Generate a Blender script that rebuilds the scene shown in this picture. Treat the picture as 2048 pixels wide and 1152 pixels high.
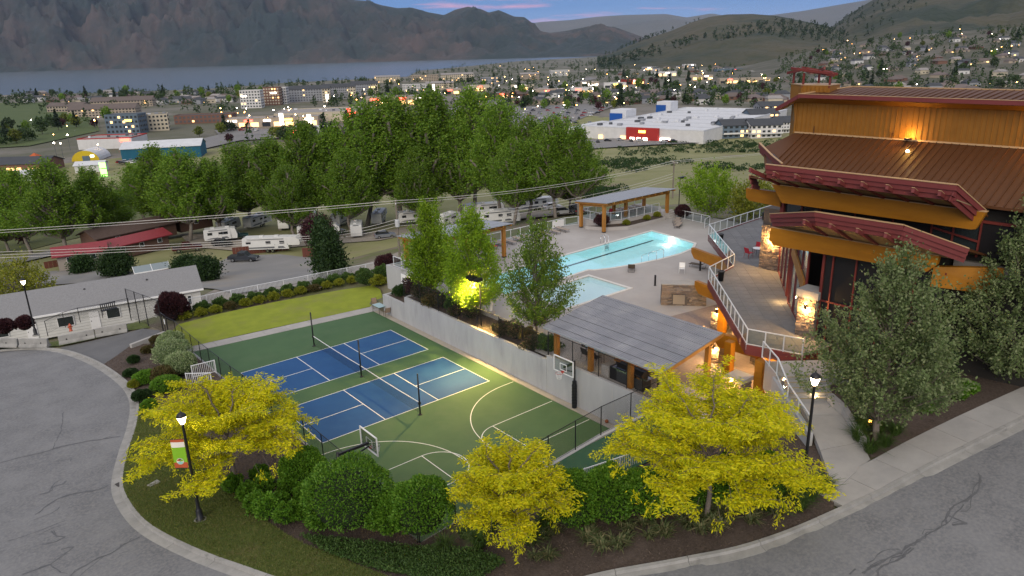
import bpy, bmesh, math, random
import numpy as np
from mathutils import Vector, Matrix, noise
from mathutils.geometry import delaunay_2d_cdt

for _o in list(bpy.data.objects):
    bpy.data.objects.remove(_o)
random.seed(11)
rng = np.random.default_rng(11)
sc = bpy.context.scene
COL = sc.collection
R = math.radians

# ------------------------------------------------------------------ camera
CAM_LOC = (-16.0748, -39.0568, 23.1231)
CAM_ROT = (1.25622389, 0.0251150927, -0.692254134)
FPX = 1445.68                       # focal length in pixels of a 2048 px wide frame
cam_d = bpy.data.cameras.new('camera')
cam_d.sensor_width = 36.0
cam_d.lens = FPX * 36.0 / 2048.0
cam_d.clip_start = 0.5
cam_d.clip_end = 60000.0
cam = bpy.data.objects.new('camera', cam_d)
cam.location = CAM_LOC
cam.rotation_euler = CAM_ROT
COL.objects.link(cam)
sc.camera = cam

# ------------------------------------------------------------------ sky, dusk
SUN_EL, SUN_AZ = 26.0, 232.0        # soft afterglow behind the camera's left shoulder
world = bpy.data.worlds.new('World')
sc.world = world
world.use_nodes = True
_n = world.node_tree.nodes
_l = world.node_tree.links
_n.clear()
w_out = _n.new('ShaderNodeOutputWorld')
w_bg = _n.new('ShaderNodeBackground')
w_bg.inputs['Strength'].default_value = 1.0
_l.new(w_bg.outputs[0], w_out.inputs[0])
w_tc = _n.new('ShaderNodeTexCoord')
w_sky = _n.new('ShaderNodeTexSky')
w_sky.sky_type = 'NISHITA'
w_sky.sun_disc = False
w_sky.sun_elevation = R(8)
w_sky.sun_rotation = R(SUN_AZ)
w_sky.air_density = 1.0
w_sky.dust_density = 0.3
w_sky.ozone_density = 3.0
w_scale = _n.new('ShaderNodeMixRGB'); w_scale.blend_type = 'MULTIPLY'; w_scale.inputs[0].default_value = 1
w_scale.inputs[2].default_value = (0.10, 0.10, 0.10, 1)
_l.new(w_sky.outputs[0], w_scale.inputs[1])
w_sep = _n.new('ShaderNodeSeparateXYZ')
_l.new(w_tc.outputs['Generated'], w_sep.inputs[0])
w_ramp = _n.new('ShaderNodeValToRGB')
_e = w_ramp.color_ramp.elements
_e[0].position = 0.0; _e[0].color = (0.25, 0.31, 0.52, 1)
_e[1].position = 1.0; _e[1].color = (0.62, 0.60, 0.60, 1)
for _p, _c in ((0.022, (0.15, 0.24, 0.46)), (0.055, (0.06, 0.16, 0.40)), (0.10, (0.04, 0.13, 0.36)), (0.25, (0.22, 0.30, 0.50)), (0.5, (0.52, 0.52, 0.57))):
    _x = _e.new(_p); _x.color = (*_c, 1)
_l.new(w_sep.outputs[2], w_ramp.inputs[0])
w_mix = _n.new('ShaderNodeMixRGB'); w_mix.inputs[0].default_value = 0.90
_l.new(w_scale.outputs[0], w_mix.inputs[1]); _l.new(w_ramp.outputs[0], w_mix.inputs[2])
# clouds: long pink streaks low in the sky, a broken grey-lilac deck higher up
w_map = _n.new('ShaderNodeMapping'); w_map.inputs['Scale'].default_value = (5.0, 5.0, 62.0)
w_map.inputs['Location'].default_value = (7.3, 2.1, 0.35)
_l.new(w_tc.outputs['Generated'], w_map.inputs[0])
w_no = _n.new('ShaderNodeTexNoise'); w_no.inputs['Scale'].default_value = 1.0; w_no.inputs['Detail'].default_value = 7
w_no.inputs['Roughness'].default_value = 0.62
_l.new(w_map.outputs[0], w_no.inputs['Vector'])
w_cr = _n.new('ShaderNodeValToRGB')
w_cr.color_ramp.elements[0].position = 0.54; w_cr.color_ramp.elements[1].position = 0.76
_l.new(w_no.outputs[0], w_cr.inputs[0])
w_cc = _n.new('ShaderNodeValToRGB')
_e = w_cc.color_ramp.elements
_e[0].position = 0.0; _e[0].color = (0.42, 0.30, 0.44, 1)
_e[1].position = 1.0; _e[1].color = (0.80, 0.77, 0.76, 1)
_x = _e.new(0.05); _x.color = (0.62, 0.27, 0.36, 1)
_x = _e.new(0.35); _x.color = (0.80, 0.70, 0.72, 1)
_l.new(w_sep.outputs[2], w_cc.inputs[0])
w_fin = _n.new('ShaderNodeMixRGB')
_l.new(w_cr.outputs[0], w_fin.inputs[0]); _l.new(w_mix.outputs[0], w_fin.inputs[1]); _l.new(w_cc.outputs[0], w_fin.inputs[2])
_l.new(w_fin.outputs[0], w_bg.inputs['Color'])

sun_d = bpy.data.lights.new('sun', 'SUN')
sun_d.energy = 1.5
sun_d.angle = R(35)
sun_d.color = (1.0, 0.90, 0.76)
sun = bpy.data.objects.new('sun', sun_d)
sun.rotation_euler = (R(90 - SUN_EL), 0, R(180 - SUN_AZ))
sun.rotation_euler = Vector((-math.sin(R(SUN_AZ)) * math.cos(R(SUN_EL)), -math.cos(R(SUN_AZ)) * math.cos(R(SUN_EL)), -math.sin(R(SUN_EL)))).to_track_quat('-Z', 'Y').to_euler()
COL.objects.link(sun)

vs = sc.view_settings
sc.display_settings.display_device = 'sRGB'
vs.view_transform = 'Standard'
vs.look = 'None'
vs.exposure = 0.69
vs.gamma = 1.0
vs.use_curve_mapping = False
cy = sc.cycles
cy.use_denoising = True
cy.max_bounces = 6
cy.diffuse_bounces = 3
cy.glossy_bounces = 3
cy.transmission_bounces = 4
cy.transparent_max_bounces = 12
cy.volume_bounces = 0
cy.sample_clamp_indirect = 4.0
cy.caustics_reflective = False
cy.caustics_refractive = False

# ------------------------------------------------------------------ survey helpers: where a sight line meets a real plane
def _rot(rx, ry, rz):
    return np.array(Matrix.Rotation(rz, 3, 'Z') @ Matrix.Rotation(ry, 3, 'Y') @ Matrix.Rotation(rx, 3, 'X'))
_RC = _rot(*CAM_ROT)
_C = np.array(CAM_LOC)
def _ray(u, v):
    return _RC @ np.array([(u - 1024) / FPX, -(v - 576) / FPX, -1.0])
def px(u, v, z=0.0):
    d = _ray(u, v); return _C + (z - _C[2]) / d[2] * d
def pxx(u, v, x):
    d = _ray(u, v); return _C + (x - _C[0]) / d[0] * d
def pxy(u, v, y):
    d = _ray(u, v); return _C + (y - _C[1]) / d[1] * d

# ------------------------------------------------------------------ object helpers
def tag(o, label=None, cat=None, group=None, kind=None):
    if label: o['label'] = label
    if cat: o['category'] = cat
    if group: o['group'] = group
    if kind: o['kind'] = kind
    return o
def thing(name, label, cat, loc=(0, 0, 0), rz=0.0, group=None):
    o = bpy.data.objects.new(name, None)
    o.empty_display_size = 0.2
    COL.objects.link(o)
    o.location = loc
    o.rotation_euler = (0, 0, rz)
    return tag(o, label, cat, group)
def link(name, me, parent=None, loc=None):
    o = bpy.data.objects.new(name, me)
    COL.objects.link(o)
    if parent is not None: o.parent = parent
    if loc is not None: o.location = loc
    return o
def copy_tree(o, parent=None):
    c = o.copy(); COL.objects.link(c); c.parent = parent
    for ch in o.children:
        copy_tree(ch, c)
    return c
ORD = ['first', 'second', 'third', 'fourth', 'fifth', 'sixth', 'seventh', 'eighth', 'ninth', 'tenth', 'eleventh', 'twelfth', 'thirteenth', 'fourteenth', 'fifteenth', 'sixteenth', 'seventeenth', 'eighteenth', 'nineteenth', 'twentieth'] + ['twenty-'+w for w in ('first', 'second', 'third', 'fourth', 'fifth', 'sixth', 'seventh', 'eighth', 'ninth')]

class MB:
    """collects shapes into one mesh"""
    def __init__(self):
        self.v = []; self.f = []
    def add(self, vs, fs):
        b = len(self.v)
        self.v += [tuple(map(float, p)) for p in vs]
        self.f += [tuple(b + i for i in f) for f in fs]
        return self
    def box(self, x0, x1, y0, y1, z0, z1):
        return self.add([(x0,y0,z0),(x1,y0,z0),(x1,y1,z0),(x0,y1,z0),(x0,y0,z1),(x1,y0,z1),(x1,y1,z1),(x0,y1,z1)],
                 [(0,3,2,1),(4,5,6,7),(0,1,5,4),(1,2,6,5),(2,3,7,6),(3,0,4,7)])
    def cbox(self, c, s, rz=0.0):
        ca, sa = math.cos(rz), math.sin(rz); vs = []
        for dz in (-.5, .5):
            for dx, dy in ((-.5,-.5),(.5,-.5),(.5,.5),(-.5,.5)):
                x, y = dx*s[0], dy*s[1]
                vs.append((c[0]+x*ca-y*sa, c[1]+x*sa+y*ca, c[2]+dz*s[2]))
        return self.add(vs, [(0,3,2,1),(4,5,6,7),(0,1,5,4),(1,2,6,5),(2,3,7,6),(3,0,4,7)])
    def beam(self, p, q, w, h, up=(0,0,1)):
        p = Vector(p); q = Vector(q); d = (q-p).normalized(); up = Vector(up)
        s = d.cross(up)
        if s.length < 1e-4: s = d.cross(Vector((1,0,0)))
        s.normalize(); u = s.cross(d)
        vs = []
        for c in (p, q):
            for a, b in ((-.5,-.5),(.5,-.5),(.5,.5),(-.5,.5)):
                vs.append(c + s*(a*w) + u*(b*h))
        return self.add(vs, [(0,1,2,3),(7,6,5,4),(0,4,5,1),(1,5,6,2),(2,6,7,3),(3,7,4,0)])
    def tube(self, p, q, r0, r1=None, n=8, cap=True):
        if r1 is None: r1 = r0
        p = Vector(p); q = Vector(q); d = (q-p)
        if d.length < 1e-6: return self
        d.normalize()
        a = d.orthogonal().normalized(); b = d.cross(a)
        vs = []
        for c, r in ((p, r0), (q, r1)):
            for i in range(n):
                t = 2*math.pi*i/n
                vs.append(c + a*(r*math.cos(t)) + b*(r*math.sin(t)))
        fs = [(i, (i+1) % n, n+(i+1) % n, n+i) for i in range(n)]
        if cap: fs += [tuple(range(n-1, -1, -1)), tuple(range(n, 2*n))]
        return self.add(vs, fs)
    def path(self, pts, r, n=6):
        for a, b in zip(pts[:-1], pts[1:]):
            self.tube(a, b, r, r, n)
        return self
    def lathe(self, prof, c=(0,0,0), n=12):
        vs = []; fs = []
        for r, z in prof:
            for i in range(n):
                t = 2*math.pi*i/n
                vs.append((c[0]+r*math.cos(t), c[1]+r*math.sin(t), c[2]+z))
        for k in range(len(prof)-1):
            for i in range(n):
                j = (i+1) % n
                fs.append((k*n+i, k*n+j, (k+1)*n+j, (k+1)*n+i))
        fs.append(tuple(range(n-1, -1, -1))); m = (len(prof)-1)*n
        fs.append(tuple(range(m, m+n)))
        return self.add(vs, fs)
    def prism(self, pts, z0, z1):
        n = len(pts)
        a = sum(pts[i][0]*pts[(i+1) % n][1]-pts[(i+1) % n][0]*pts[i][1] for i in range(n))
        if a < 0: pts = list(pts)[::-1]
        g0 = z0 if callable(z0) else (lambda x, y: z0)
        g1 = z1 if callable(z1) else (lambda x, y: z1)
        vs = [(p[0], p[1], g0(p[0], p[1])) for p in pts] + [(p[0], p[1], g1(p[0], p[1])) for p in pts]
        fs = [tuple(range(n-1, -1, -1)), tuple(range(n, 2*n))] + [(i, (i+1) % n, n+(i+1) % n, n+i) for i in range(n)]
        return self.add(vs, fs)
    def extr(self, pts3, d):
        """polygon in space pushed along d"""
        n = len(pts3); d = Vector(d)
        P = [Vector(p) for p in pts3]
        return self.add(P + [p+d for p in P], [tuple(range(n-1, -1, -1)), tuple(range(n, 2*n))] + [(i, (i+1) % n, n+(i+1) % n, n+i) for i in range(n)])
    def build(self, name, mat, parent=None, smooth=False, world=False):
        v = self.v
        if world and parent is not None:
            l = parent.location; v = [(p[0]-l[0], p[1]-l[1], p[2]-l[2]) for p in v]
        me = bpy.data.meshes.new(name)
        me.from_pydata(v, [], self.f)
        me.materials.append(mat)
        bm = bmesh.new(); bm.from_mesh(me); bmesh.ops.recalc_face_normals(bm, faces=bm.faces); bm.to_mesh(me); bm.free()
        if smooth:
            for p in me.polygons: p.use_smooth = True
        return link(name, me, parent)

def quads_mesh(name, V, mats, k=4, nf=None):
    """V: (n,k,3) array, one k-gon per leaf"""
    n = V.shape[0]
    me = bpy.data.meshes.new(name)
    me.vertices.add(n*k); me.vertices.foreach_set('co', np.ascontiguousarray(V, dtype=np.float32).ravel())
    me.loops.add(n*k); me.loops.foreach_set('vertex_index', np.arange(n*k, dtype=np.int32))
    me.polygons.add(n); me.polygons.foreach_set('loop_start', np.arange(0, n*k, k, dtype=np.int32))
    try: me.polygons.foreach_set('loop_total', np.full(n, k, dtype=np.int32))
    except Exception: pass
    for m in (mats if isinstance(mats, (list, tuple)) else [mats]): me.materials.append(m)
    me.update(calc_edges=True)
    return me

# ------------------------------------------------------------------ materials
MATS = {}
def mat(name, c, c2=None, ns=4.0, rough=0.8, bump=0.0, bs=60.0, metal=0.0, spec=0.3, rnd=0.0, isl=0.0, emit=None, es=1.0, detail=5.0, stretch=None, alpha=None, c3=None, ns3=0.5, coords='Object', w3=(0.5, 0.65), bd=0.05):
    if name in MATS: return MATS[name]
    m = bpy.data.materials.new(name); MATS[name] = m
    m.use_nodes = True
    N = m.node_tree.nodes; L = m.node_tree.links
    b = N['Principled BSDF']
    b.inputs['Base Color'].default_value = (*c, 1)
    b.inputs['Roughness'].default_value = rough
    b.inputs['Metallic'].default_value = metal
    b.inputs['Specular IOR Level'].default_value = spec
    if emit is not None:
        b.inputs['Emission Color'].default_value = (*emit, 1); b.inputs['Emission Strength'].default_value = es
    col = None
    tc = None
    def coord():
        nonlocal tc
        if tc is None:
            t = N.new('ShaderNodeTexCoord'); tc = t.outputs[coords]
            if stretch:
                mp = N.new('ShaderNodeMapping'); mp.inputs['Scale'].default_value = stretch
                L.new(tc, mp.inputs[0]); tc = mp.outputs[0]
        return tc
    if c2 is not None:
        no = N.new('ShaderNodeTexNoise'); no.inputs['Scale'].default_value = ns; no.inputs['Detail'].default_value = detail
        no.inputs['Roughness'].default_value = 0.6
        L.new(coord(), no.inputs['Vector'])
        cr = N.new('ShaderNodeValToRGB'); cr.color_ramp.elements[0].position = 0.34; cr.color_ramp.elements[1].position = 0.68
        cr.color_ramp.elements[0].color = (*c, 1); cr.color_ramp.elements[1].color = (*c2, 1)
        L.new(no.outputs[0], cr.inputs[0]); col = cr.outputs[0]
    if c3 is not None:
        no = N.new('ShaderNodeTexNoise'); no.inputs['Scale'].default_value = ns3; no.inputs['Detail'].default_value = 7
        no.inputs['Roughness'].default_value = 0.65
        L.new(coord(), no.inputs['Vector'])
        cr = N.new('ShaderNodeValToRGB'); cr.color_ramp.elements[0].position = w3[0]; cr.color_ramp.elements[1].position = w3[1]
        L.new(no.outputs[0], cr.inputs[0])
        mx = N.new('ShaderNodeMixRGB'); L.new(cr.outputs[0], mx.inputs[0])
        if col is not None: L.new(col, mx.inputs[1])
        else: mx.inputs[1].default_value = (*c, 1)
        mx.inputs[2].default_value = (*c3, 1); col = mx.outputs[0]
    if rnd or isl:
        val = None
        if rnd:
            oi = N.new('ShaderNodeObjectInfo')
            mr = N.new('ShaderNodeMapRange'); mr.inputs['To Min'].default_value = 1-rnd; mr.inputs['To Max'].default_value = 1+rnd
            L.new(oi.outputs['Random'], mr.inputs[0]); val = mr.outputs[0]
        if isl:
            g = N.new('ShaderNodeNewGeometry')
            mr = N.new('ShaderNodeMapRange'); mr.inputs['To Min'].default_value = 1-isl; mr.inputs['To Max'].default_value = 1+isl
            L.new(g.outputs['Random Per Island'], mr.inputs[0])
            if val is not None:
                mu = N.new('ShaderNodeMath'); mu.operation = 'MULTIPLY'; L.new(val, mu.inputs[0]); L.new(mr.outputs[0], mu.inputs[1]); val = mu.outputs[0]
            else: val = mr.outputs[0]
        hs = N.new('ShaderNodeHueSaturation')
        if col is not None: L.new(col, hs.inputs['Color'])
        else: hs.inputs['Color'].default_value = (*c, 1)
        L.new(val, hs.inputs['Value']); col = hs.outputs[0]
    if col is not None: L.new(col, b.inputs['Base Color'])
    if bump:
        no = N.new('ShaderNodeTexNoise'); no.inputs['Scale'].default_value = bs; no.inputs['Detail'].default_value = 4
        L.new(coord(), no.inputs['Vector'])
        bp = N.new('ShaderNodeBump'); bp.inputs['Strength'].default_value = bump; bp.inputs['Distance'].default_value = bd
        L.new(no.outputs[0], bp.inputs['Height']); L.new(bp.outputs[0], b.inputs['Normal'])
    if alpha is not None:
        b.inputs['Alpha'].default_value = alpha
    return m

def leafmat(name, c1, c2, c3, trans=0.35, rnd=0.12, rough=0.55):
    if name in MATS: return MATS[name]
    m = bpy.data.materials.new(name); MATS[name] = m
    m.use_nodes = True
    N = m.node_tree.nodes; L = m.node_tree.links
    b = N['Principled BSDF']; out = N['Material Output']
    b.inputs['Roughness'].default_value = rough; b.inputs['Specular IOR Level'].default_value = 0.25
    g = N.new('ShaderNodeNewGeometry')
    cr = N.new('ShaderNodeValToRGB')
    e = cr.color_ramp.elements
    e[0].position = 0.0; e[0].color = (*c1, 1); e[1].position = 1.0; e[1].color = (*c3, 1)
    x = e.new(0.5); x.color = (*c2, 1)
    L.new(g.outputs['Random Per Island'], cr.inputs[0])
    oi = N.new('ShaderNodeObjectInfo')
    mr = N.new('ShaderNodeMapRange'); mr.inputs['To Min'].default_value = 1-rnd; mr.inputs['To Max'].default_value = 1+rnd
    L.new(oi.outputs['Random'], mr.inputs[0])
    hs = N.new('ShaderNodeHueSaturation'); L.new(cr.outputs[0], hs.inputs['Color']); L.new(mr.outputs[0], hs.inputs['Value'])
    L.new(hs.outputs[0], b.inputs['Base Color'])
    t = N.new('ShaderNodeBsdfTranslucent'); L.new(hs.outputs[0], t.inputs[0])
    mx = N.new('ShaderNodeMixShader'); mx.inputs[0].default_value = trans
    L.new(b.outputs[0], mx.inputs[1]); L.new(t.outputs[0], mx.inputs[2]); L.new(mx.outputs[0], out.inputs[0])
    return m
def emat(name, c, s):
    return mat(name, c, emit=c, es=s, rough=0.5)
def glassmat(name, c=(0.02, 0.025, 0.03), alpha=None):
    return mat(name, c, rough=0.06, spec=0.6)
def panemat(name, tint=(0.75, 0.85, 0.85), a=0.75):
    """clear railing glass: part see-through, part mirror"""
    if name in MATS: return MATS[name]
    m = bpy.data.materials.new(name); MATS[name] = m
    m.use_nodes = True
    N = m.node_tree.nodes; L = m.node_tree.links
    N.remove(N['Principled BSDF'])
    t = N.new('ShaderNodeBsdfTransparent'); t.inputs[0].default_value = (*tint, 1)
    gl = N.new('ShaderNodeBsdfGlossy'); gl.inputs['Roughness'].default_value = 0.05
    lw = N.new('ShaderNodeLayerWeight'); lw.inputs[0].default_value = 0.5
    pw = N.new('ShaderNodeMath'); pw.operation = 'POWER'; L.new(lw.outputs['Facing'], pw.inputs[0]); pw.inputs[1].default_value = 3.0
    ml = N.new('ShaderNodeMath'); ml.operation = 'MULTIPLY_ADD'; L.new(pw.outputs[0], ml.inputs[0]); ml.inputs[1].default_value = 0.8; ml.inputs[2].default_value = 0.06
    mx = N.new('ShaderNodeMixShader'); L.new(ml.outputs[0], mx.inputs[0]); L.new(t.outputs[0], mx.inputs[1]); L.new(gl.outputs[0], mx.inputs[2])
    L.new(mx.outputs[0], N['Material Output'].inputs[0])
    return m
# ================================================================== terrain heights (metres, court floor = 0)
ZP = 2.6                            # pool terrace
ZD = 5.5                            # clubhouse deck
_tp = px(1620, 805, 4.6); _tj = px(1700, 940, 4.15)
CTRL = [(-13.8,34,-.9),(-9.6,28,-.35),(-7.3,17,.5),(-7.4,13,.75),(-8.6,9,1.0),(-11,2.5,1.35),(-11.1,-4,1.7),(-8.8,-11,2.2),(-4,-17.5,2.6),
 (1.95,-22.7,3.0),(4.5,-24.4,3.3),(7,-26.2,3.8),(11.4,-27.5,4.15),(16.5,-28.8,4.75),(22.9,-30.5,5.45),(40,-34.5,7.2),
 (-25,25,-.4),(-30,0,1.2),(-20,-25,2.5),(-5,-35,3.1),(10,-40,4.2),(25,-45,5.6),(-40,-40,2.2),(-45,30,-1),(-20,12,.7),(-16,-8,1.9),(0,-28,3.1),(-60,0,.6),
 (-2.2,22,.1),(-2.2,12,.55),(-2.2,4,1.2),(-2.2,-6,1.3),(-2.2,-14.5,1.5),(3,-14.8,1.85),(9,-14.8,2.3),(15,-14.8,2.4),
 (-5,-8,1.8),(-5,5,1.15),(-4,16,.5),(0,-18.5,2.35),(6,-19.5,2.6),(10,-21.5,3.1),(12,-17,2.5),(14.5,-20.5,3.0),(16.2,-19.8,2.9),(17.2,-20.0,3.0),
 (_tp[0],_tp[1],4.6),(_tj[0],_tj[1],4.15),(19.5,-23.5,4.7),(26,-25,5.3),(26,-21,5.2),(35,-27,6.1),(50,-30,7.2),
 (-1.5,25,0),(-1.5,29,-.1),(8,26,.05),(8,31,-.1),(17,30,0),(2,34.5,-.3),(12,33.8,-.3),(25,32.5,-.3),(19,24,.3),
 (-4,31,-.35),(-9,33,-.9),(-14,38,-1.6),(-2,38,-1.6),(-25,40,-2.0),
 (20,44,-4.5),(0,45,-4.8),(-15,47,-4.9),(-40,50,-5),(0,56,-5.5),(10,62,-7),(35,50,-5),(42,62,-8),(45,36,-1.6),(60,40,-2.5),(36,76,-12),(20,80,-11.5),(33,30,0.3),(45,28,.8),(62,30,1.2),
 (30,100,-14),(100,94,-14),(0,116,-14.5),(20,130,-15),(-60,80,-11),(-60,120,-15),(70,90,-13.5),(60,120,-15.5),(100,50,-5),(130,40,-4),(160,98,-17),
 (75,22,1.2),(75,0,2.5),(64,10,2.5),(90,-10,3.5),(60,-32,7.2),(120,-40,6),(200,0,-8),(200,200,-25),(50,200,-22),(-80,200,-22),(300,100,-25),(350,300,-32),(100,350,-32),(-200,350,-32),(400,0,-29),(-200,100,-15),(-150,0,-4),(150,-150,8),(-150,-150,0),(100,140,-18)]
_P = np.array([(a, b) for a, b, c in CTRL], float); _Z = np.array([c for a, b, c in CTRL], float)
def _kern(d): return np.sqrt(d*d + 0.6)
_A = _kern(np.linalg.norm(_P[:, None] - _P[None], axis=2))
_nc = len(_P)
_M = np.zeros((_nc+1, _nc+1)); _M[:_nc, :_nc] = _A - 0.02*np.eye(_nc); _M[:_nc, _nc] = 1; _M[_nc, :_nc] = 1
_W = np.linalg.solve(_M, np.append(_Z, 0))
def Harr(X, Y):
    X = np.asarray(X, float); Y = np.asarray(Y, float)
    q = np.stack([X.ravel(), Y.ravel()], 1); out = np.zeros(len(q))
    for i in range(0, len(q), 20000):
        d = np.linalg.norm(q[i:i+20000, None] - _P[None], axis=2)
        out[i:i+20000] = _kern(d) @ _W[:_nc] + _W[_nc]
    r = np.hypot(q[:, 0], q[:, 1]); t = np.clip((r-260)/160, 0, 1); t = t*t*(3-2*t)
    out = out*(1-t) + -32.0*t
    return out.reshape(X.shape)
def H(x, y): return float(Harr([x], [y])[0])
def pg(u, v, dz=0.0):
    """where the sight line meets the terrain"""
    z = 1.0
    for _ in range(40):
        p = px(u, v, z); zn = H(p[0], p[1]) + dz
        if abs(zn-z) < 0.004: break
        z = z + 0.6*(zn-z)
    return px(u, v, z)
def inpoly(x, y, poly):
    c = False; n = len(poly); j = n-1
    for i in range(n):
        xi, yi = poly[i][0], poly[i][1]; xj, yj = poly[j][0], poly[j][1]
        if (yi > y) != (yj > y) and x < (xj-xi)*(y-yi)/(yj-yi)+xi: c = not c
        j = i
    return c
def drape(name, poly, m, step=1.0, off=0.0, hf=None, parent=None, skirt=0.0):
    """sheet over a plan polygon, following the terrain"""
    pts = [Vector((p[0], p[1])) for p in poly]
    dense = []
    for a, b in zip(pts, pts[1:]+pts[:1]):
        k = max(1, int((b-a).length/step))
        dense += [a.lerp(b, i/k) for i in range(k)]
    nb = len(dense)
    xs = [p.x for p in dense]; ys = [p.y for p in dense]
    inner = []
    yy = min(ys)+step*.5
    while yy < max(ys):
        xx = min(xs)+step*.5
        while xx < max(xs):
            if inpoly(xx, yy, poly): inner.append(Vector((xx, yy)))
            xx += step
        yy += step
    vs, es, fs = delaunay_2d_cdt(dense+inner, [(i, (i+1) % nb) for i in range(nb)], [], 1, 1e-4)[:3]
    X = np.array([v.x for v in vs]); Y = np.array([v.y for v in vs])
    Z = (Harr(X, Y) if hf is None else np.array([hf(a, b) for a, b in zip(X, Y)])) + off
    me = bpy.data.meshes.new(name)
    me.from_pydata([(float(a), float(b), float(c)) for a, b, c in zip(X, Y, Z)], [], [tuple(f) for f in fs])
    me.materials.append(m)
    bm = bmesh.new(); bm.from_mesh(me)
    for f in bm.faces:
        if f.normal.z < 0: f.normal_flip()
    bm.to_mesh(me); bm.free()
    for p in me.polygons: p.use_smooth = True
    return link(name, me, parent)
def crom(pts, n=8, closed=False):
    """Catmull-Rom through plan points"""
    P = [np.array(p[:2], float) for p in pts]; out = []
    P = [2*P[0]-P[1]] + P + [2*P[-1]-P[-2]]
    for i in range(1, len(P)-2):
        for k in range(n):
            t = k/n
            out.append(0.5*((2*P[i])+(-P[i-1]+P[i+1])*t+(2*P[i-1]-5*P[i]+4*P[i+1]-P[i+2])*t*t+(-P[i-1]+3*P[i]-3*P[i+1]+P[i+2])*t**3))
    out.append(P[-2]); return out
def resample(path, step):
    out = [path[0]]; acc = 0
    for a, b in zip(path[:-1], path[1:]):
        L = np.linalg.norm(b-a); t = step-acc
        while t <= L:
            out.append(a+(b-a)*(t/L)); t += step
        acc = (acc+L) % step
    return out
def offset(path, d):
    """to the left of travel"""
    out = []
    for i in range(len(path)):
        t = path[min(i+1, len(path)-1)]-path[max(i-1, 0)]; t = t/(np.linalg.norm(t)+1e-9)
        out.append(path[i]+np.array([-t[1], t[0]])*d)
    return out

# ------------------------------------------------------------------ ground materials
m_asphalt = mat('asphalt', (0.125, 0.127, 0.133), (0.185, 0.187, 0.192), ns=0.5, rough=0.88, bump=0.35, bs=55, c3=(0.225, 0.222, 0.218), ns3=7.0, w3=(0.40, 0.72))
m_kerb = mat('kerb_concrete', (0.32, 0.31, 0.29), (0.24, 0.235, 0.22), ns=1.6, rough=0.9, bump=0.15, bs=30, rnd=0.06, c3=(0.17, 0.165, 0.155), ns3=0.9, w3=(0.58, 0.72))
m_walk = mat('pavement_concrete', (0.36, 0.345, 0.325), (0.30, 0.29, 0.275), ns=0.9, rough=0.9, bump=0.12, bs=40, rnd=0.05)
m_wallc = mat('wall_concrete', (0.40, 0.40, 0.40), (0.34, 0.34, 0.345), ns=0.8, rough=0.9, bump=0.1, bs=14, c3=(0.27, 0.27, 0.27), ns3=0.7, w3=(0.55, 0.8), stretch=(1.3, 1.3, 0.35))
m_mulch = mat('bark_mulch', (0.055, 0.040, 0.032), (0.105, 0.078, 0.062), ns=9.0, rough=0.95, bump=0.9, bs=26, c3=(0.13, 0.10, 0.085), ns3=0.5, w3=(0.5, 0.8), detail=9)
m_verge = mat('verge_grass', (0.070, 0.098, 0.022), (0.11, 0.128, 0.030), ns=3.5, rough=0.95, bump=0.8, bs=45, c3=(0.16, 0.125, 0.055), ns3=0.55, w3=(0.54, 0.78), detail=8)
m_lawn = mat('lawn_grass', (0.185, 0.225, 0.020), (0.245, 0.285, 0.026), ns=0.7, rough=0.95, bump=0.7, bs=30, c3=(0.20, 0.20, 0.055), ns3=0.28, w3=(0.5, 0.72), detail=8)
m_soil = mat('soil_ground', (0.14, 0.115, 0.085), (0.19, 0.16, 0.12), ns=0.5, rough=0.95, bump=0.5, bs=8, c3=(0.115, 0.125, 0.05), ns3=0.10, w3=(0.42, 0.58), detail=8)
m_valley = mat('valley_ground', (0.080, 0.085, 0.050), (0.12, 0.115, 0.085), ns=0.012, rough=0.95, c3=(0.17, 0.155, 0.135), ns3=0.006, w3=(0.48, 0.6), detail=9)
m_field = mat('dry_field_grass', (0.17, 0.175, 0.07), (0.235, 0.225, 0.11), ns=0.09, rough=0.95, bump=0.8, bs=1.6, c3=(0.15, 0.115, 0.085), ns3=0.045, w3=(0.56, 0.72), detail=9)

# ------------------------------------------------------------------ kerb line, from the far left round the bend and up the hill
KPX = [(-60,684,-1.15),(0,690,-.95),(70,692,-.75),(130,701,-.45),(195,727,.05),(250,767,.45),(272,803,.72),(269,850,.98),(252,905,1.2),(240,960,1.4),(248,1000,1.52),(290,1053,1.72),(376,1102,1.95),(480,1141,2.2),(640,1180,2.5),(860,1200,2.72),(1050,1186,2.85),(1220,1152,3.0),(1368,1125,3.3),(1520,1093,3.75),(1690,1021,4.17),(1860,936,4.75),(2048,842,5.45),(2250,735,6.5)]
kerb_pts = [px(*k)[:2] for k in KPX]
kerb_path = resample(crom(kerb_pts, 10), 0.5)

RET_R = 15.3                        # face of the long retaining wall
PIT = [(-1.5, -13.9), (RET_R, -13.9), (RET_R, 21.4), (-1.5, 21.4)]
road_poly = [tuple(p) for p in kerb_path] + [(60, -38), (70, -70), (-70, -70), (-70, 36), (-30, 36)]

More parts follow.
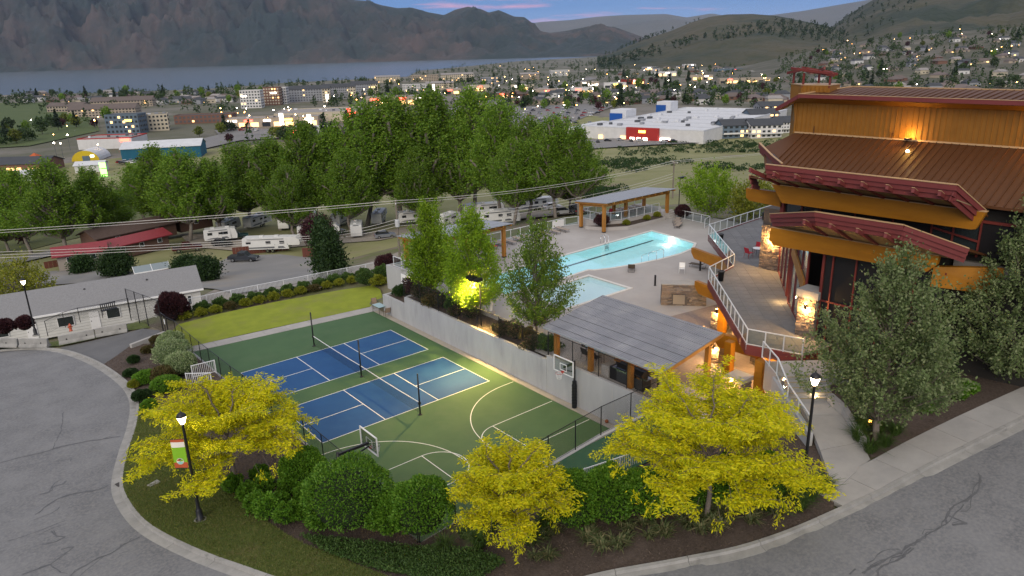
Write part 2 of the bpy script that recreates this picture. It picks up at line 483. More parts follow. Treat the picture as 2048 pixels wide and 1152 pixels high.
# ------------------------------------------------------------------ ground sheets
TERR = [(15.45, -19.3), (62, -19.3), (62, 24.5), (19.4, 24.5), (19.4, 15.0), (15.45, 15.0)]
def gz(x, y, z):
    if -1.66 < x < 15.42 and -14.05 < y < 22.2: return min(z, -0.4)
    if inpoly(x, y, TERR): return min(z, 0.9)
    if inpoly(x, y, road_poly): return z-0.2
    if -1.66 < x < 19 and 22 < y < 29.6: return min(z, -.05)-.15
    if 0 < x < 15.5 and -19 < y < -14: return z-.1
    return z-0.06
def grid_ground(name, xs, ys, m, drop=None, zf=None):
    X, Y = np.meshgrid(xs, ys)
    Z = Harr(X, Y)
    if zf:
        for i in range(X.shape[0]):
            for j in range(X.shape[1]): Z[i, j] = zf(X[i, j], Y[i, j], Z[i, j])
    nx = len(xs); v = [(float(a), float(b), float(c)) for a, b, c in zip(X.ravel(), Y.ravel(), Z.ravel())]
    f = []
    for i in range(len(ys)-1):
        for j in range(nx-1):
            cx, cy_ = (xs[j]+xs[j+1])/2, (ys[i]+ys[i+1])/2
            if drop and drop[0] < cx < drop[1] and drop[2] < cy_ < drop[3]: continue
            f.append((i*nx+j, i*nx+j+1, (i+1)*nx+j+1, (i+1)*nx+j))
    me = bpy.data.meshes.new(name); me.from_pydata(v, [], f); me.materials.append(m)
    for p in me.polygons: p.use_smooth = True
    return tag(link(name, me), kind='structure')
_xs = np.unique(np.round(np.concatenate([np.arange(-70, 81, 1.5), [-1.72, -1.62, 15.38, 15.5, 19.35, 19.45, 61.95, 62.05]]), 3))
_ys = np.unique(np.round(np.concatenate([np.arange(-70, 81, 1.5), [-14.1, -14.0, 22.15, 22.25, -19.35, -19.25, 24.45, 24.55, 14.95, 15.05]]), 3))
grid_ground('ground', _xs, _ys, m_soil, zf=gz)
grid_ground('hillside', np.concatenate([np.arange(-460, -70, 15), np.arange(-70, 81, 10), np.arange(86, 470, 12)]), np.concatenate([np.arange(-160, -70, 15), np.arange(-70, 81, 10), np.arange(86, 470, 12)]), m_field, drop=(-69, 79, -69, 79),
            zf=lambda x, y, z: z + min(1, max(0, (math.hypot(x, y)-150)/60))*0.5*noise.noise(Vector((x*.05, y*.05, 0)))+.1*noise.noise(Vector((x*.17, y*.17, 3))) - (0.6 if -72 < x < 82 and -72 < y < 82 else 0))

road = tag(drape('road', road_poly, m_asphalt, 2.0, 0.0), kind='structure')

# crack sealant snaking over the asphalt: thin tar ribbons
m_tar = mat('crack_sealant', (0.085, 0.087, 0.092), (0.13, 0.13, 0.135), ns=3, rough=0.7)
def ribbon(mb, path, w, off):
    P = [np.array(p[:2]) for p in path]
    for a, b in zip(P[:-1], P[1:]):
        d = b-a; L = np.linalg.norm(d)
        if L < 1e-3: continue
        n = np.array([-d[1], d[0]])/L*w*.5*random.uniform(.5, 1.3)
        q = [a-n, b-n, b+n, a+n]
        mb.add([(c[0], c[1], H(c[0], c[1])+off) for c in q], [(0, 1, 2, 3)])
def jitter(path, amp, step=.35):
    P = resample([np.array(p[:2], float) for p in path], step); 
    return [p+np.array([random.gauss(0, amp), random.gauss(0, amp)]) for p in P]
CR = [[(0,926),(40,915),(85,905),(130,892),(200,879),(248,872)], [(105,900),(112,880),(122,862),(127,820)],[(80,988),(110,980),(100,975),(128,968),(134,958)],[(70,1030),(100,1008),(130,992),(190,980),(230,968)],[(70,1040),(115,1020),(124,1005)],[(97,985),(110,965),(128,958)],[(117,923),(122,930)],[(117,923),(140,917),(137,930)],
      [(15,1083),(60,1068),(110,1050),(148,1032)],[(75,1070),(110,1055),(140,1046)],[(105,1062),(118,1075),(135,1068),(112,1085),(78,1090)],[(120,1100),(152,1090),(133,1105),(100,1130),(35,1152)],[(140,1150),(190,1120),(225,1105),(245,1090),(290,1070)],[(100,1130),(118,1142),(140,1150)],[(240,1106),(272,1100)],[(160,1152),(180,1135),(215,1108)],
      [(1960,950),(1958,972),(1942,995),(1910,1010),(1895,1030),(1890,1050),(1868,1062),(1840,1080),(1820,1092),(1790,1110),(1760,1125),(1735,1140),(1715,1160)],[(1942,995),(1935,1025),(1912,1020)],[(1895,1030),(1920,1040),(1938,1048),(1905,1048),(1890,1055)],[(1868,1060),(1850,1058),(1838,1075)],[(1800,1098),(1770,1100),(1745,1120),(1728,1132)],[(1820,1095),(1810,1112),(1780,1125),(1750,1145),(1770,1160)],[(1700,1148),(1720,1128)],[(1980,900),(2010,888)],[(1890,1050),(1905,1035),(1918,1020),(1930,1005)]]
mb = MB()
for k, c in enumerate(CR):
    pts = [pg(u, v)[:2] for u, v in c]
    if len(pts) < 2: continue
    base = resample(crom(pts, 6), .3) if len(pts) > 2 else resample([np.array(p) for p in pts], .3)
    wide = 0.085 if len(c) > 4 else 0.05
    for rep in range(2 if len(c) > 4 else 1):
        ribbon(mb, jitter(base, .03+.05*rep), wide*(1 if rep == 0 else .6), .006+.002*rep)
tag(mb.build('crack_sealant', m_tar, road), kind='stuff')

# ------------------------------------------------------------------ kerb and gutter, cast in lengths
kerb = tag(bpy.data.objects.new('kerb', None), kind='structure'); COL.objects.link(kerb)
KP3 = kerb_path
def kerb_run(i0, i1, gap=0.012):
    idx = list(range(i0, i1+1)); vs = []; nprof = 6
    for k, i in enumerate(idx):
        p = KP3[i]; t = KP3[min(i+1, len(KP3)-1)]-KP3[max(i-1, 0)]; t = t/np.linalg.norm(t)
        if k == 0: p = p+t*gap
        if k == len(idx)-1: p = p-t*gap
        n = np.array([-t[1], t[0]])           # left of travel = towards the beds
        z = H(p[0], p[1])
        prof = [(-.42, -.15), (-.42, .012), (-.02, .022), (.0, .15), (.17, .155), (.17, -.15)]
        for o, h in prof:
            q = p+n*o; vs.append((q[0], q[1], z+h))
    fs = []
    for k in range(len(idx)-1):
        for j in range(nprof):
            a = k*nprof+j; b = k*nprof+(j+1) % nprof
            fs.append((a, b, b+nprof, a+nprof))
    m = len(idx)-1
    fs.append(tuple(range(nprof))[::-1]); fs.append(tuple(m*nprof+j for j in range(nprof)))
    return MB().add(vs, fs).build('kerb_length', m_kerb, kerb)
for i in range(0, len(KP3)-7, 6): kerb_run(i, i+6)
# storm drain mouth in the bend
_d = pg(243, 968); mb = MB(); mb.cbox((_d[0]+.02, _d[1], _d[2]+.03), (.55, .42, .05), .2)
mb.build('storm_drain', mat('drain_iron', (.05, .045, .042), rough=.7), kerb)

# ------------------------------------------------------------------ garden bed round the court, and the verge
kin = offset(kerb_path, .17)
_a = min(range(len(kin)), key=lambda i: np.linalg.norm(kin[i]-px(205, 731, .1)[:2]))
_b = min(range(len(kin)), key=lambda i: np.linalg.norm(kin[i]-px(1688, 1018, 4.15)[:2]))
PATH_L = [pg(1668, 985), pg(1640, 905), pg(1612, 835), pg(1588, 800)]
bed_poly = [tuple(p) for p in kin[_a:_b]] + [tuple(p[:2]) for p in PATH_L] + [(15.35, -19.3), (15.35, -14.2), (-1.8, -14.2), (-1.8, 24.6), tuple(px(262, 690, 0)[:2])]
tag(drape('garden_bed', bed_poly, m_mulch, .8, 0.10), kind='structure')
verge_in = [pg(u, v)[:2] for u, v in ((290,812),(330,850),(385,905),(440,960),(480,1000),(540,1050),(600,1088),(660,1112),(730,1140),(800,1165))]
_c = min(range(len(kin)), key=lambda i: np.linalg.norm(kin[i]-px(274, 812, .75)[:2]))
_e2 = min(range(len(kin)), key=lambda i: np.linalg.norm(kin[i]-px(800, 1197, 2.7)[:2]))
verge_poly = [tuple(p) for p in kin[_c:_e2]] + [tuple(p) for p in crom(verge_in, 4)[::-1]]
tag(drape('verge', verge_poly, m_verge, .8, 0.145), kind='structure')

# ------------------------------------------------------------------ sidewalk up the hill: slabs
walk = tag(bpy.data.objects.new('sidewalk', None), kind='structure'); COL.objects.link(walk)
_s = min(range(len(kerb_path)), key=lambda i: np.linalg.norm(kerb_path[i]-px(1688, 1020, 4.17)[:2]))
o0 = offset(kerb_path, .19); o1 = offset(kerb_path, 1.92)
def slab(poly, zf, th, m, parent, name='slab'):
    return MB().prism(poly, lambda x, y: zf(x, y)-th, zf).build(name, m, parent)
for i in range(_s, len(kerb_path)-5, 4):
    j = i+4
    a, b, c, d = o0[i], o0[j], o1[j], o1[i]
    sh = lambda p, q, f: tuple(p+(q-p)*f)
    slab([sh(a, b, .006), sh(b, a, .006), sh(c, d, .006), sh(d, c, .006)], lambda x, y: H(x, y)+.152, .2, m_walk, walk)
# path from the sidewalk up to the steps
pl = [px(1668,985,4.2), px(1640,905,4.3), px(1612,835,4.5), px(1592,800,4.6)]
pr = [px(1740,925,4.25), px(1722,888,4.35), px(1688,835,4.5), px(1658,802,4.6)]
for k in range(3):
    a, b, c, d = [np.array(q[:2]) for q in (pl[k], pr[k], pr[k+1], pl[k+1])]
    sh = lambda p, q, f: tuple(p+(q-p)*f)
    z0, z1 = pl[k][2]+.15, pl[k+1][2]+.15
    m0, m1 = (a+b)/2, (c+d)/2; ax = (m1-m0); LL = ax@ax
    slab([sh(a, d, .008), sh(b, c, .008), sh(c, b, .008), sh(d, a, .008)], lambda x, y: z0+(z1-z0)*(((np.array([x, y])-m0)@ax)/LL), .3, m_walk, walk, 'path_slab')
# ================================================================== sports court
m_green = mat('court_green', (0.052, 0.108, 0.046), (0.062, 0.122, 0.052), ns=0.5, rough=0.8, bump=0.06, bs=60, c3=(0.075, 0.125, 0.060), ns3=0.35, w3=(0.5, 0.8))
m_blue = mat('court_blue', (0.012, 0.066, 0.195), (0.016, 0.078, 0.215), ns=0.6, rough=0.75, bump=0.06, bs=60, c3=(0.022, 0.090, 0.215), ns3=0.4, w3=(0.52, 0.8))
m_line = mat('court_line_paint', (0.74, 0.75, 0.74), (0.62, 0.63, 0.62), ns=2.5, rough=0.7)
m_black = mat('black_powder_coat', (0.012, 0.012, 0.014), rough=0.45, spec=0.4)
court = tag(MB().prism([(-1.48, -13.88), (14.72, -13.88), (14.72, 19.7), (-1.48, 21.35)], -.15, 0).build('sports_court', m_green), kind='structure')
DY = 8.2128
CL, CS, CK = 13.41, 6.10, 2.13
def sheet(x0, x1, y0, y1, z, name, m, parent=court):
    return MB().add([(x0,y0,z),(x1,y0,z),(x1,y1,z),(x0,y1,z)], [(0,1,2,3)]).build(name, m, parent)
def line(p, q, w=.06, z=.009, parent=court):
    p = np.array(p, float); q = np.array(q, float); d = (q-p)/np.linalg.norm(q-p); n = np.array([-d[1], d[0]])*w/2
    return MB().add([(*(p-n), z), (*(q-n), z), (*(q+n), z), (*(p+n), z)], [(0,1,2,3)]).build('court_line', m_line, parent)
for oy in (0.0, DY):
    sheet(0, CL, oy, oy+CS, .004, 'blue_surface', m_blue)
    h = .03
    for a, b in (((0, oy+h), (CL, oy+h)), ((0, oy+CS-h), (CL, oy+CS-h))): line(a, b)
    for x in (h, CL-h): line((x, oy), (x, oy+CS), z=.010)
    for x in (CL/2-CK, CL/2+CK): line((x, oy), (x, oy+CS), z=.010)
    line((0, oy+CS/2), (CL/2-CK, oy+CS/2), z=.011); line((CL/2+CK, oy+CS/2), (CL, oy+CS/2), z=.011)
def arc(cx, cy_, r, a0, a1, w=.055, n=40, z=.0085):
    mb = MB(); vs = []
    for i in range(n+1):
        t = a0+(a1-a0)*i/n
        for rr in (r-w/2, r+w/2): vs.append((cx+rr*math.cos(t), cy_+rr*math.sin(t), z))
    return mb.add(vs, [(2*i, 2*i+1, 2*i+3, 2*i+2) for i in range(n)]).build('court_arc', m_line, court)
HY = -7.3
for s, xb in ((1, 14.62), (-1, -1.4)):
    xf = xb-s*5.27
    line((xb, HY-1.8), (xf, HY-1.8), .055, .007); line((xb, HY+1.8), (xf, HY+1.8), .055, .007); line((xf, HY-1.8), (xf, HY+1.8), .055, .008)
    a = math.pi if s > 0 else 0
    arc(xf, HY, 1.8, a-math.pi/2, a+math.pi/2)
    arc(xb-s*.9, HY, 6.02, a-math.pi/2, a+math.pi/2, n=64, z=.006)
    for yy in (HY-6.02, HY+6.02): line((xb, yy), (xb-s*.9, yy), .055, .0065)
# concrete strips beside the court
court_walk = tag(bpy.data.objects.new('court_walkway', None), kind='structure'); COL.objects.link(court_walk)
for k in range(9):
    y0 = -13.88+k*3.72; y1 = y0+3.70
    MB().box(14.735, 15.29, y0, min(y1, 19.6), -.15, .02).build('slab', mat('warm_concrete', (.38, .34, .28), (.31, .28, .235), ns=1.2, rough=.9, bump=.1), court_walk)
for k in range(9):
    x0 = -1.48+k*2.06; x1 = x0+2.045
    f0 = lambda x: 21.38-(x+1.48)*1.65/16.2
    MB().prism([(x0, f0(x0)), (x1, f0(x1)), (x1, f0(x1)+1.35+(.5 if k > 7 else 0)), (x0, f0(x0)+1.35)], -.15, .02).build('slab', m_walk, court_walk)
MB().prism([(14.74, 19.62), (15.29, 19.62), (17.1, 19.9), (17.4, 22.6), (16.3, 22.2), (15.2, 21.15)], -.15, .018).build('slab', m_walk, court_walk)
# lawn
lawn_poly = [(-1.4, 22.75), (15.2, 21.1+.02), (16.3, 22.25), (17.45, 22.7), (18.6, 25.2), (18.7, 27.0), (15.5, 28.0), (9, 29.1), (3.5, 29.4), (-.4, 29.2), (-1.45, 27.5)]
lawn = tag(drape('lawn', lawn_poly, m_lawn, 1.0, .02, hf=lambda x, y: .0+.02*math.sin(x*.4)), kind='structure')

# ------------------------------------------------------------------ retaining walls: cast panels with joints
ret = thing('retaining_wall', 'long grey cast concrete retaining wall beside the sports court', 'wall', (RET_R, 0, 0))
def panel(x0, x1, y0, y1, za, zb, z0=-.3, parent=ret, along='y', name='wall_panel'):
    if along == 'y': pr_ = [(x0,y0,z0),(x1,y0,z0),(x1,y1,z0),(x0,y1,z0),(x0,y0,za),(x1,y0,za),(x1,y1,zb),(x0,y1,zb)]
    else: pr_ = [(x0,y0,z0),(x1,y0,z0),(x1,y1,z0),(x0,y1,z0),(x0,y0,za),(x1,y0,zb),(x1,y1,zb),(x0,y1,za)]
    return MB().add(pr_, [(0,3,2,1),(4,5,6,7),(0,1,5,4),(1,2,6,5),(2,3,7,6),(3,0,4,7)]).build(name, m_wallc, parent, world=True)
ys = [-13.9, -10.6, -7.4, -4.22]
for a, b in zip(ys[:-1], ys[1:]): panel(RET_R, RET_R+.28, a+.006, b-.006, 2.85, 2.85)
ys = [-4.2, -.4, 3.4, 7.2, 11.0, 14.8]
for a, b in zip(ys[:-1], ys[1:]): panel(RET_R, RET_R+.28, a+.006, b-.006, 2.5, 2.5)
panel(RET_R+.02, RET_R+.28, 14.81, 18.45, 1.78, 1.82)
panel(RET_R, 18.9, 18.46, 18.72, 1.82, 1.85, along='x')
panel(RET_R+.3, 19.3, 14.7, 14.95, 2.5, 2.5, along='x')
nearw = thing('retaining_wall', 'sloping concrete wall along the hedge side of the sunken court', 'wall', (6, -13.9, 0))
for a, b, za, zb in ((-1.8, 2.5, 1.3, 1.75), (2.51, 6.5, 1.75, 2.2), (6.51, 10.5, 2.2, 2.5), (10.51, 15.28, 2.5, 2.5)):
    panel(a, b, -14.2, -13.9, za, zb, parent=nearw, along='x')
leftw = thing('retaining_wall', 'low concrete wall under the black fence beside the road bed', 'wall', (-1.65, 0, 0))
for a, b, za, zb in ((-13.89, -9, 1.3, 1.28), (-8.99, -4, 1.28, 1.25), (-3.99, 1, 1.25, 1.2), (1.01, 6, 1.2, .85), (6.01, 11, .85, .5), (11.01, 16, .5, .3), (16.01, 20.5, .3, .16), (20.51, 25, .16, .14)):
    panel(-1.8, -1.5, a, b, za, zb, parent=leftw)

# ------------------------------------------------------------------ chain-link fences
m_wire = mat('black_vinyl_wire', (0.010, 0.010, 0.012), rough=0.5)
def chain(name, label, pts, h, spacing=2.6, mesh=True, post_r=.03, ws=.085, wt=.0075, gates=(), mid=False, rail_r=.022):
    """pts: 3-D base polyline. posts, top rail, bottom wire and woven mesh"""
    t = thing(name, label, 'fence', tuple(pts[0]))
    mbm = MB(); first = True
    for a, b in zip(pts[:-1], pts[1:]):
        a = Vector(a); b = Vector(b); d = b-a; L = Vector((d.x, d.y)).length
        n = max(1, round(L/spacing))
        for i in range(n+1):
            if i == 0 and not first: continue
            p = a.lerp(b, i/n)
            MB().tube(p-Vector((0,0,.25)), p+Vector((0,0,h+.03)), post_r, post_r, 8).build('post', m_black, t, world=True)
        first = False
        MB().tube(a+Vector((0,0,h)), b+Vector((0,0,h)), rail_r, rail_r, 6).build('top_rail', m_black, t, world=True)
        if mid: MB().tube(a+Vector((0,0,h*.5)), b+Vector((0,0,h*.5)), rail_r, rail_r, 6).build('mid_rail', m_black, t, world=True)
        MB().tube(a+Vector((0,0,.06)), b+Vector((0,0,.06)), .008, .008, 4).build('tension_wire', m_black, t, world=True)
        if mesh:
            u = d/L; hh = h-.06
            nrm = Vector((-u.y, u.x, 0)).normalized()*wt*.5
            k = -hh
            while k < L:
                for sgn in (1, -1):
                    s0, s1 = (k, k+hh)
                    z0, z1 = (0, hh) if sgn > 0 else (hh, 0)
                    c0 = max(s0, 0); c1 = min(s1, L)
                    if c1 <= c0: continue
                    za = z0+(z1-z0)*(c0-s0)/hh; zb = z0+(z1-z0)*(c1-s0)/hh
                    p = a+u*c0+Vector((0,0,.06+za))+nrm*sgn; q = a+u*c1+Vector((0,0,.06+zb))+nrm*sgn
                    w = Vector((0,0,wt*.7))
                    mbm.add([p-w, q-w, q+w, p+w], [(0,1,2,3)])
                k += ws
    if mesh: tag(mbm.build('wire_mesh', m_wire, t, world=True), kind='stuff')
    return t
chain('chain_link_fence', 'black chain-link fence standing on the long concrete retaining wall', [(15.46, 15.05, 2.5), (15.46, -4.2, 2.5), (15.46, -4.25, 2.85), (15.46, -13.95, 2.85)], 1.72, 2.75)
chain('chain_link_fence', 'black chain-link fence on the sloping wall nearest the road bend', [(15.46, -14.05, 2.5), (10.5, -14.05, 2.5), (6.5, -14.05, 2.2), (2.5, -14.05, 1.75), (-1.65, -14.05, 1.3)], 1.78, 2.6)
chain('chain_link_fence', 'black chain-link fence between the garden bed and the blue courts', [(-1.65, -13.9, 1.3), (-1.65, 1, 1.2), (-1.65, 6, .85), (-1.65, 11, .5), (-1.65, 16, .3), (-1.65, 20.5, .16), (-1.65, 25, .14), (-1.8, 26.9, 0)], 1.72, 2.6)
chain('chain_link_fence', 'tall black fence panel beside the purple shrub at the lawn gate', [(-1.9, 28.4, -.1), (-2.4, 31.5, -.2), (-2.9, 36.2, -.6)], 3.0, 2.4, post_r=.04)
# gate leaf in the fence
gt = thing('court_gate', 'black chain-link gate with white notice beside the driveway', 'gate', (-1.85, 27.0, 0))
mb = MB()
for a, b in (((-1.82,26.98,.05),(-1.82,26.98,1.8)),((-1.88,28.3,.05),(-1.88,28.3,1.8)),((-1.82,26.98,1.8),(-1.88,28.3,1.8)),((-1.82,26.98,.08),(-1.88,28.3,.08)),((-1.85,27.64,.05),(-1.85,27.64,1.8))): mb.tube(a, b, .028, .028, 6)
mb.build('gate_frame', m_black, gt, world=True)
mb = MB(); k = -1.7
while k < 1.3:
    for sg in (1, -1):
        c0, c1 = max(k, 0), min(k+1.7, 1.3)
        if c1 > c0:
            za, zb = ((c0-k), (c1-k)) if sg > 0 else (1.7-(c0-k), 1.7-(c1-k))
            mb.add([(-1.85, 26.98+c0, .08+za-.005), (-1.85, 26.98+c1, .08+zb-.005), (-1.85, 26.98+c1, .08+zb+.005), (-1.85, 26.98+c0, .08+za+.005)], [(0,1,2,3)])
    k += .085
tag(mb.build('wire_mesh', m_wire, gt, world=True), kind='stuff')
MB().box(-1.9, -1.885, 27.2, 27.5, .95, 1.4).build('notice', mat('notice_white', (.7, .7, .7)), gt, world=True)
chain('chain_link_fence', 'low black fence in front of the white building by the far lamp', [px(95,668,-1.1), px(130,650,-1.3), px(160,640,-1.5), px(205,632,-1.7), px(260,620,-1.7)], 1.3, 3.0, ws=.16)

# ------------------------------------------------------------------ net posts and nets
m_net = mat('net_cord', (0.010, 0.010, 0.012), rough=.8)
m_band = mat('net_band', (0.72, 0.72, 0.72), rough=.7)
POSTS = [(6.7, 15.5), (6.7, 7.25), (6.7, -.95)]
for i, (x, y) in enumerate(POSTS):
    t = thing('net_post', ['tall black net post by the far edge of the farther blue court', 'tall black net post standing between the two blue courts', 'tall black net post at the near edge of the nearer blue court'][i], 'post', (x, y, 0), group='net posts')
    MB().tube((0,0,0), (0,0,3.02), .055, .055, 12).build('pole', m_black, t, True)
    MB().lathe([(.16,.001),(.16,.02),(.08,.06),(.06,.12)], n=12).build('base_flange', m_black, t)
    MB().box(-.09, .09, -.05, .05, .78, .95).build('winch', m_black, t)
for i in range(2):
    (x, y0), (_, y1) = POSTS[i], POSTS[i+1]
    y0, y1 = y0-.08, y1+.08
    t = thing('pickleball_net', ['black net with white top band across the farther blue court', 'black net with white top band across the nearer blue court'][i], 'net', (x, (y0+y1)/2, 0), group='court nets')
    sag = lambda s: .91-.05*(1-(2*s-1)**2)
    mb = MB(); n = 16
    for k in range(n):
        a, b = k/n, (k+1)/n
        mb.beam((x, y0+(y1-y0)*a, sag(a)), (x, y0+(y1-y0)*b, sag(b)), .025, .055)
    mb.build('top_band', m_band, t, world=True)
    mb = MB(); k = 0
    while k < 1:
        yy = y0+(y1-y0)*k; mb.add([(x, yy-.003, .06), (x, yy+.003, .06), (x, yy+.003, sag(k)-.02), (x, yy-.003, sag(k)-.02)], [(0,1,2,3)]); k += .0062
    for zz in np.arange(.08, .86, .05): mb.add([(x, y0, zz-.003), (x, y1, zz-.003), (x, y1, zz+.003), (x, y0, zz+.003)], [(0,1,2,3)])
    tag(mb.build('netting', m_net, t, world=True), kind='stuff')

# ------------------------------------------------------------------ basketball hoops
m_acr = panemat('backboard_acrylic', (.86, .88, .90))
m_rim = mat('rim_orange', (.35, .03, .02), rough=.4)
m_white = mat('white_paint', (.72, .72, .72), rough=.5)
m_pad = mat('pole_padding', (.010, .011, .013), rough=.6, bump=.3, bs=12)
def hoop(label, x, y, z0, s, pole_in, ztop=3.05, padded=True):
    """s: +1 when the board faces -x"""
    t = thing('basketball_hoop', label, 'basketball hoop', (x, y, z0), group='court hoops')
    zt = ztop-z0
    MB().tube((0,0,-.05), (0,0,zt+.45), .075, .075, 12).build('pole', m_black, t, True)
    if padded:
        MB().lathe([(.17,.05),(.17,.3),(.16,.32),(.17,.34),(.17,1.75),(.15,1.8),(.15,2.0),(.08,2.02)], n=14).build('pole_pad', m_pad, t)
        mbs = MB()
        for zz in np.arange(.3, 1.75, .22): mbs.lathe([(.185, zz), (.185, zz+.05)], n=14)
        mbs.build('pad_straps', m_black, t)
    xb = -s*(pole_in)
    mb = MB(); mb.beam((0,0,zt+.3), (xb+s*.03,0,zt+.3), .12, .14); mb.beam((0,0,zt-.35), (xb+s*.03,0,zt+.1), .06, .07); mb.build('arm', m_black, t)
    bb = MB(); bb.box(xb-.012, xb+.012, -.89, .89, zt-.12, zt+.92)
    board = bb.build('backboard', m_acr, t)
    mb = MB()
    for a, b in (((xb,-.9,zt-.13),(xb,.9,zt-.13)),((xb,-.9,zt+.93),(xb,.9,zt+.93)),((xb,-.9,zt-.16),(xb,-.9,zt+.96)),((xb,.9,zt-.16),(xb,.9,zt+.96))): mb.beam(a, b, .06, .06)
    mb.build('board_frame', m_white, board)
    mb = MB()
    for a, b in (((xb-s*.02,-.3,zt+.08),(xb-s*.02,.3,zt+.08)),((xb-s*.02,-.3,zt+.52),(xb-s*.02,.3,zt+.52)),((xb-s*.02,-.3,zt+.055),(xb-s*.02,-.3,zt+.545)),((xb-s*.02,.3,zt+.055),(xb-s*.02,.3,zt+.545))): mb.beam(a, b, .012, .05)
    mb.build('target_square', m_white, board)
    cx = xb-s*.4; mb = MB(); n = 20
    for k in range(n):
        a, b = 2*math.pi*k/n, 2*math.pi*(k+1)/n
        mb.tube((cx+.23*math.cos(a), .23*math.sin(a), zt), (cx+.23*math.cos(b), .23*math.sin(b), zt), .012, .012, 6)
    rim = mb.build('rim', m_rim if padded else m_black, t)
    MB().box(min(xb, xb-s*.17), max(xb, xb-s*.17), -.07, .07, zt-.06, zt+.05).build('rim_bracket', m_rim, rim)
    mb = MB()
    for k in range(12):
        a, b = 2*math.pi*k/12, 2*math.pi*(k+1.0)/12
        for q in (0, 1):
            a2 = 2*math.pi*(k+(.8 if q else -.8))/12
            mb.tube((cx+.22*math.cos(a), .22*math.sin(a), zt-.01), (cx+.14*math.cos(a2), .14*math.sin(a2), zt-.4), .006, .006, 4)
    mb.build('net', m_white, rim)
    return t
hoop('basketball hoop with black padded pole against the concrete retaining wall', 15.02, -7.3, .02, 1, 1.0)
hoop('basketball hoop reaching over the fence above the round hedges', -2.25, HY, 1.5, -1, 1.85, padded=False)
# ball
_b = px(1208, 833, .02)
ball = MB(); 
ball.lathe([(.121*math.sin(math.pi*k/10)+.0005, .121-.121*math.cos(math.pi*k/10)) for k in range(11)], (0,0,0), 16)
bo = ball.build('basketball', mat('ball_orange', (.30, .085, .03), (.22, .06, .02), ns=20, rough=.7), None, True); bo.location = (15.12, -10.2, .02)
tag(bo, 'orange basketball lying at the foot of the retaining wall', 'ball')

# table and chairs by the court
m_steel = mat('dark_steel', (.05, .048, .045), rough=.5, metal=.4)
m_sling = mat('tan_sling', (.26, .19, .14), (.22, .16, .12), ns=20, rough=.85)
m_redsl = mat('red_sling', (.42, .03, .045), rough=.8)
m_tabg = mat('frosted_table_glass', (.28, .40, .40), rough=.25, spec=.5)
def chair_(label, loc, rz, sl, frame=None, group='patio chairs', name='patio_chair'):
    frame = frame or m_steel
    t = thing(name, label, 'chair', loc, rz, group)
    MB().beam((-.24,0,.43), (.24,0,.45), .48, .03).build('seat', sl, t)
    MB().beam((-.25,0,.46), (-.38,0,.92), .48, .03, up=(1,0,0)).build('backrest', sl, t)
    for sy in (-1, 1):
        MB().tube((.24, sy*.26, 0), (.22, sy*.26, .62), .016, .016, 6).build('leg', frame, t)
        MB().tube((-.34, sy*.26, 0), (-.22, sy*.26, .45), .016, .016, 6).build('leg', frame, t)
        MB().path([(.22, sy*.26, .62), (-.29, sy*.26, .64), (-.39, sy*.26, .93), (-.22, sy*.26, .45)], .015).build('armrest', frame, t)
    return t
def table_(label, loc, w, d, h, top, rz=0, rnd=False, name='patio_table', cat='table'):
    t = thing(name, label, cat, loc, rz)
    if rnd: MB().lathe([(w/2, h-.03), (w/2+.01, h-.015), (w/2, h)], n=24).build('table_top', top, t)
    else: MB().box(-w/2, w/2, -d/2, d/2, h-.03, h).build('table_top', top, t)
    k = .36 if rnd else .45
    for sx in (-1, 1):
        for sy in (-1, 1): MB().tube((sx*w*k*1.05, sy*d*k*1.05, 0), (sx*w*k, sy*d*k, h-.03), .018, .018, 6).build('leg', m_steel, t)
    MB().box(-w*.44, w*.44, -d*.44, d*.44, h-.07, h-.04).build('apron', m_steel, t)
    return t
table_('pale glass topped table at the court corner between two chairs', (15.0, 19.0, .02), .8, 1.3, .72, m_tabg)
chair_('tan chair behind the glass table at the court corner', (15.35, 20.4, .02), R(-100), m_sling)
chair_('tan chair nearest the retaining wall beside the glass table', (15.0, 17.6, .02), R(80), m_sling)

# ------------------------------------------------------------------ white picket railings
m_wmet = mat('white_metal', (.66, .67, .68), rough=.4, spec=.5)
def picket(name, label, pts, h, sp=.13, post=2.4, cat='fence', m=None, r=.012):
    m = m or m_wmet
    t = thing(name, label, cat, tuple(pts[0]))
    mbp = MB(); first = True
    for a, b in zip(pts[:-1], pts[1:]):
        a = Vector(a); b = Vector(b); d = b-a; L = d.length
        n = max(1, round(L/post))
        for i in range(n+1):
            if i == 0 and not first: continue
            p = a.lerp(b, i/n); MB().cbox((p.x, p.y, p.z+h*.5), (.06, .06, h+.08)).build('post', m, t, world=True)
        first = False
        MB().beam(a+Vector((0,0,h)), b+Vector((0,0,h)), .05, .045).build('top_rail', m, t, world=True)
        MB().beam(a+Vector((0,0,.1)), b+Vector((0,0,.1)), .035, .035).build('bottom_rail', m, t, world=True)
        k = sp
        while k < L:
            p = a+d*(k/L); mbp.cbox((p.x, p.y, p.z+.1+(h-.12)/2), (r*2, r*2, h-.12)); k += sp
    tag(mbp.build('pickets', m, t, world=True), kind='stuff')
    return t
picket('picket_fence', 'long white metal picket fence behind the lawn shrubs', [(-1.2, 33.6, -.25), (6, 33.2, -.2), (14, 32.5, -.2), (20.5, 31.6, -.1), (25.6, 30.6, .1)], 1.15)
st = px(378,742,.9); 
picket('stair_railing', 'white railing of the steps down to the court behind the variegated shrubs', [(-3.6, 13.6, .95), (-1.95, 13.6, .9)], 1.0, post=1.6, cat='railing')
picket('stair_railing', 'white sloping handrail in front of the court steps railing', [(-4.3, 12.6, 1.0), (-2.9, 11.6, .95)], .9, post=1.7, cat='railing')
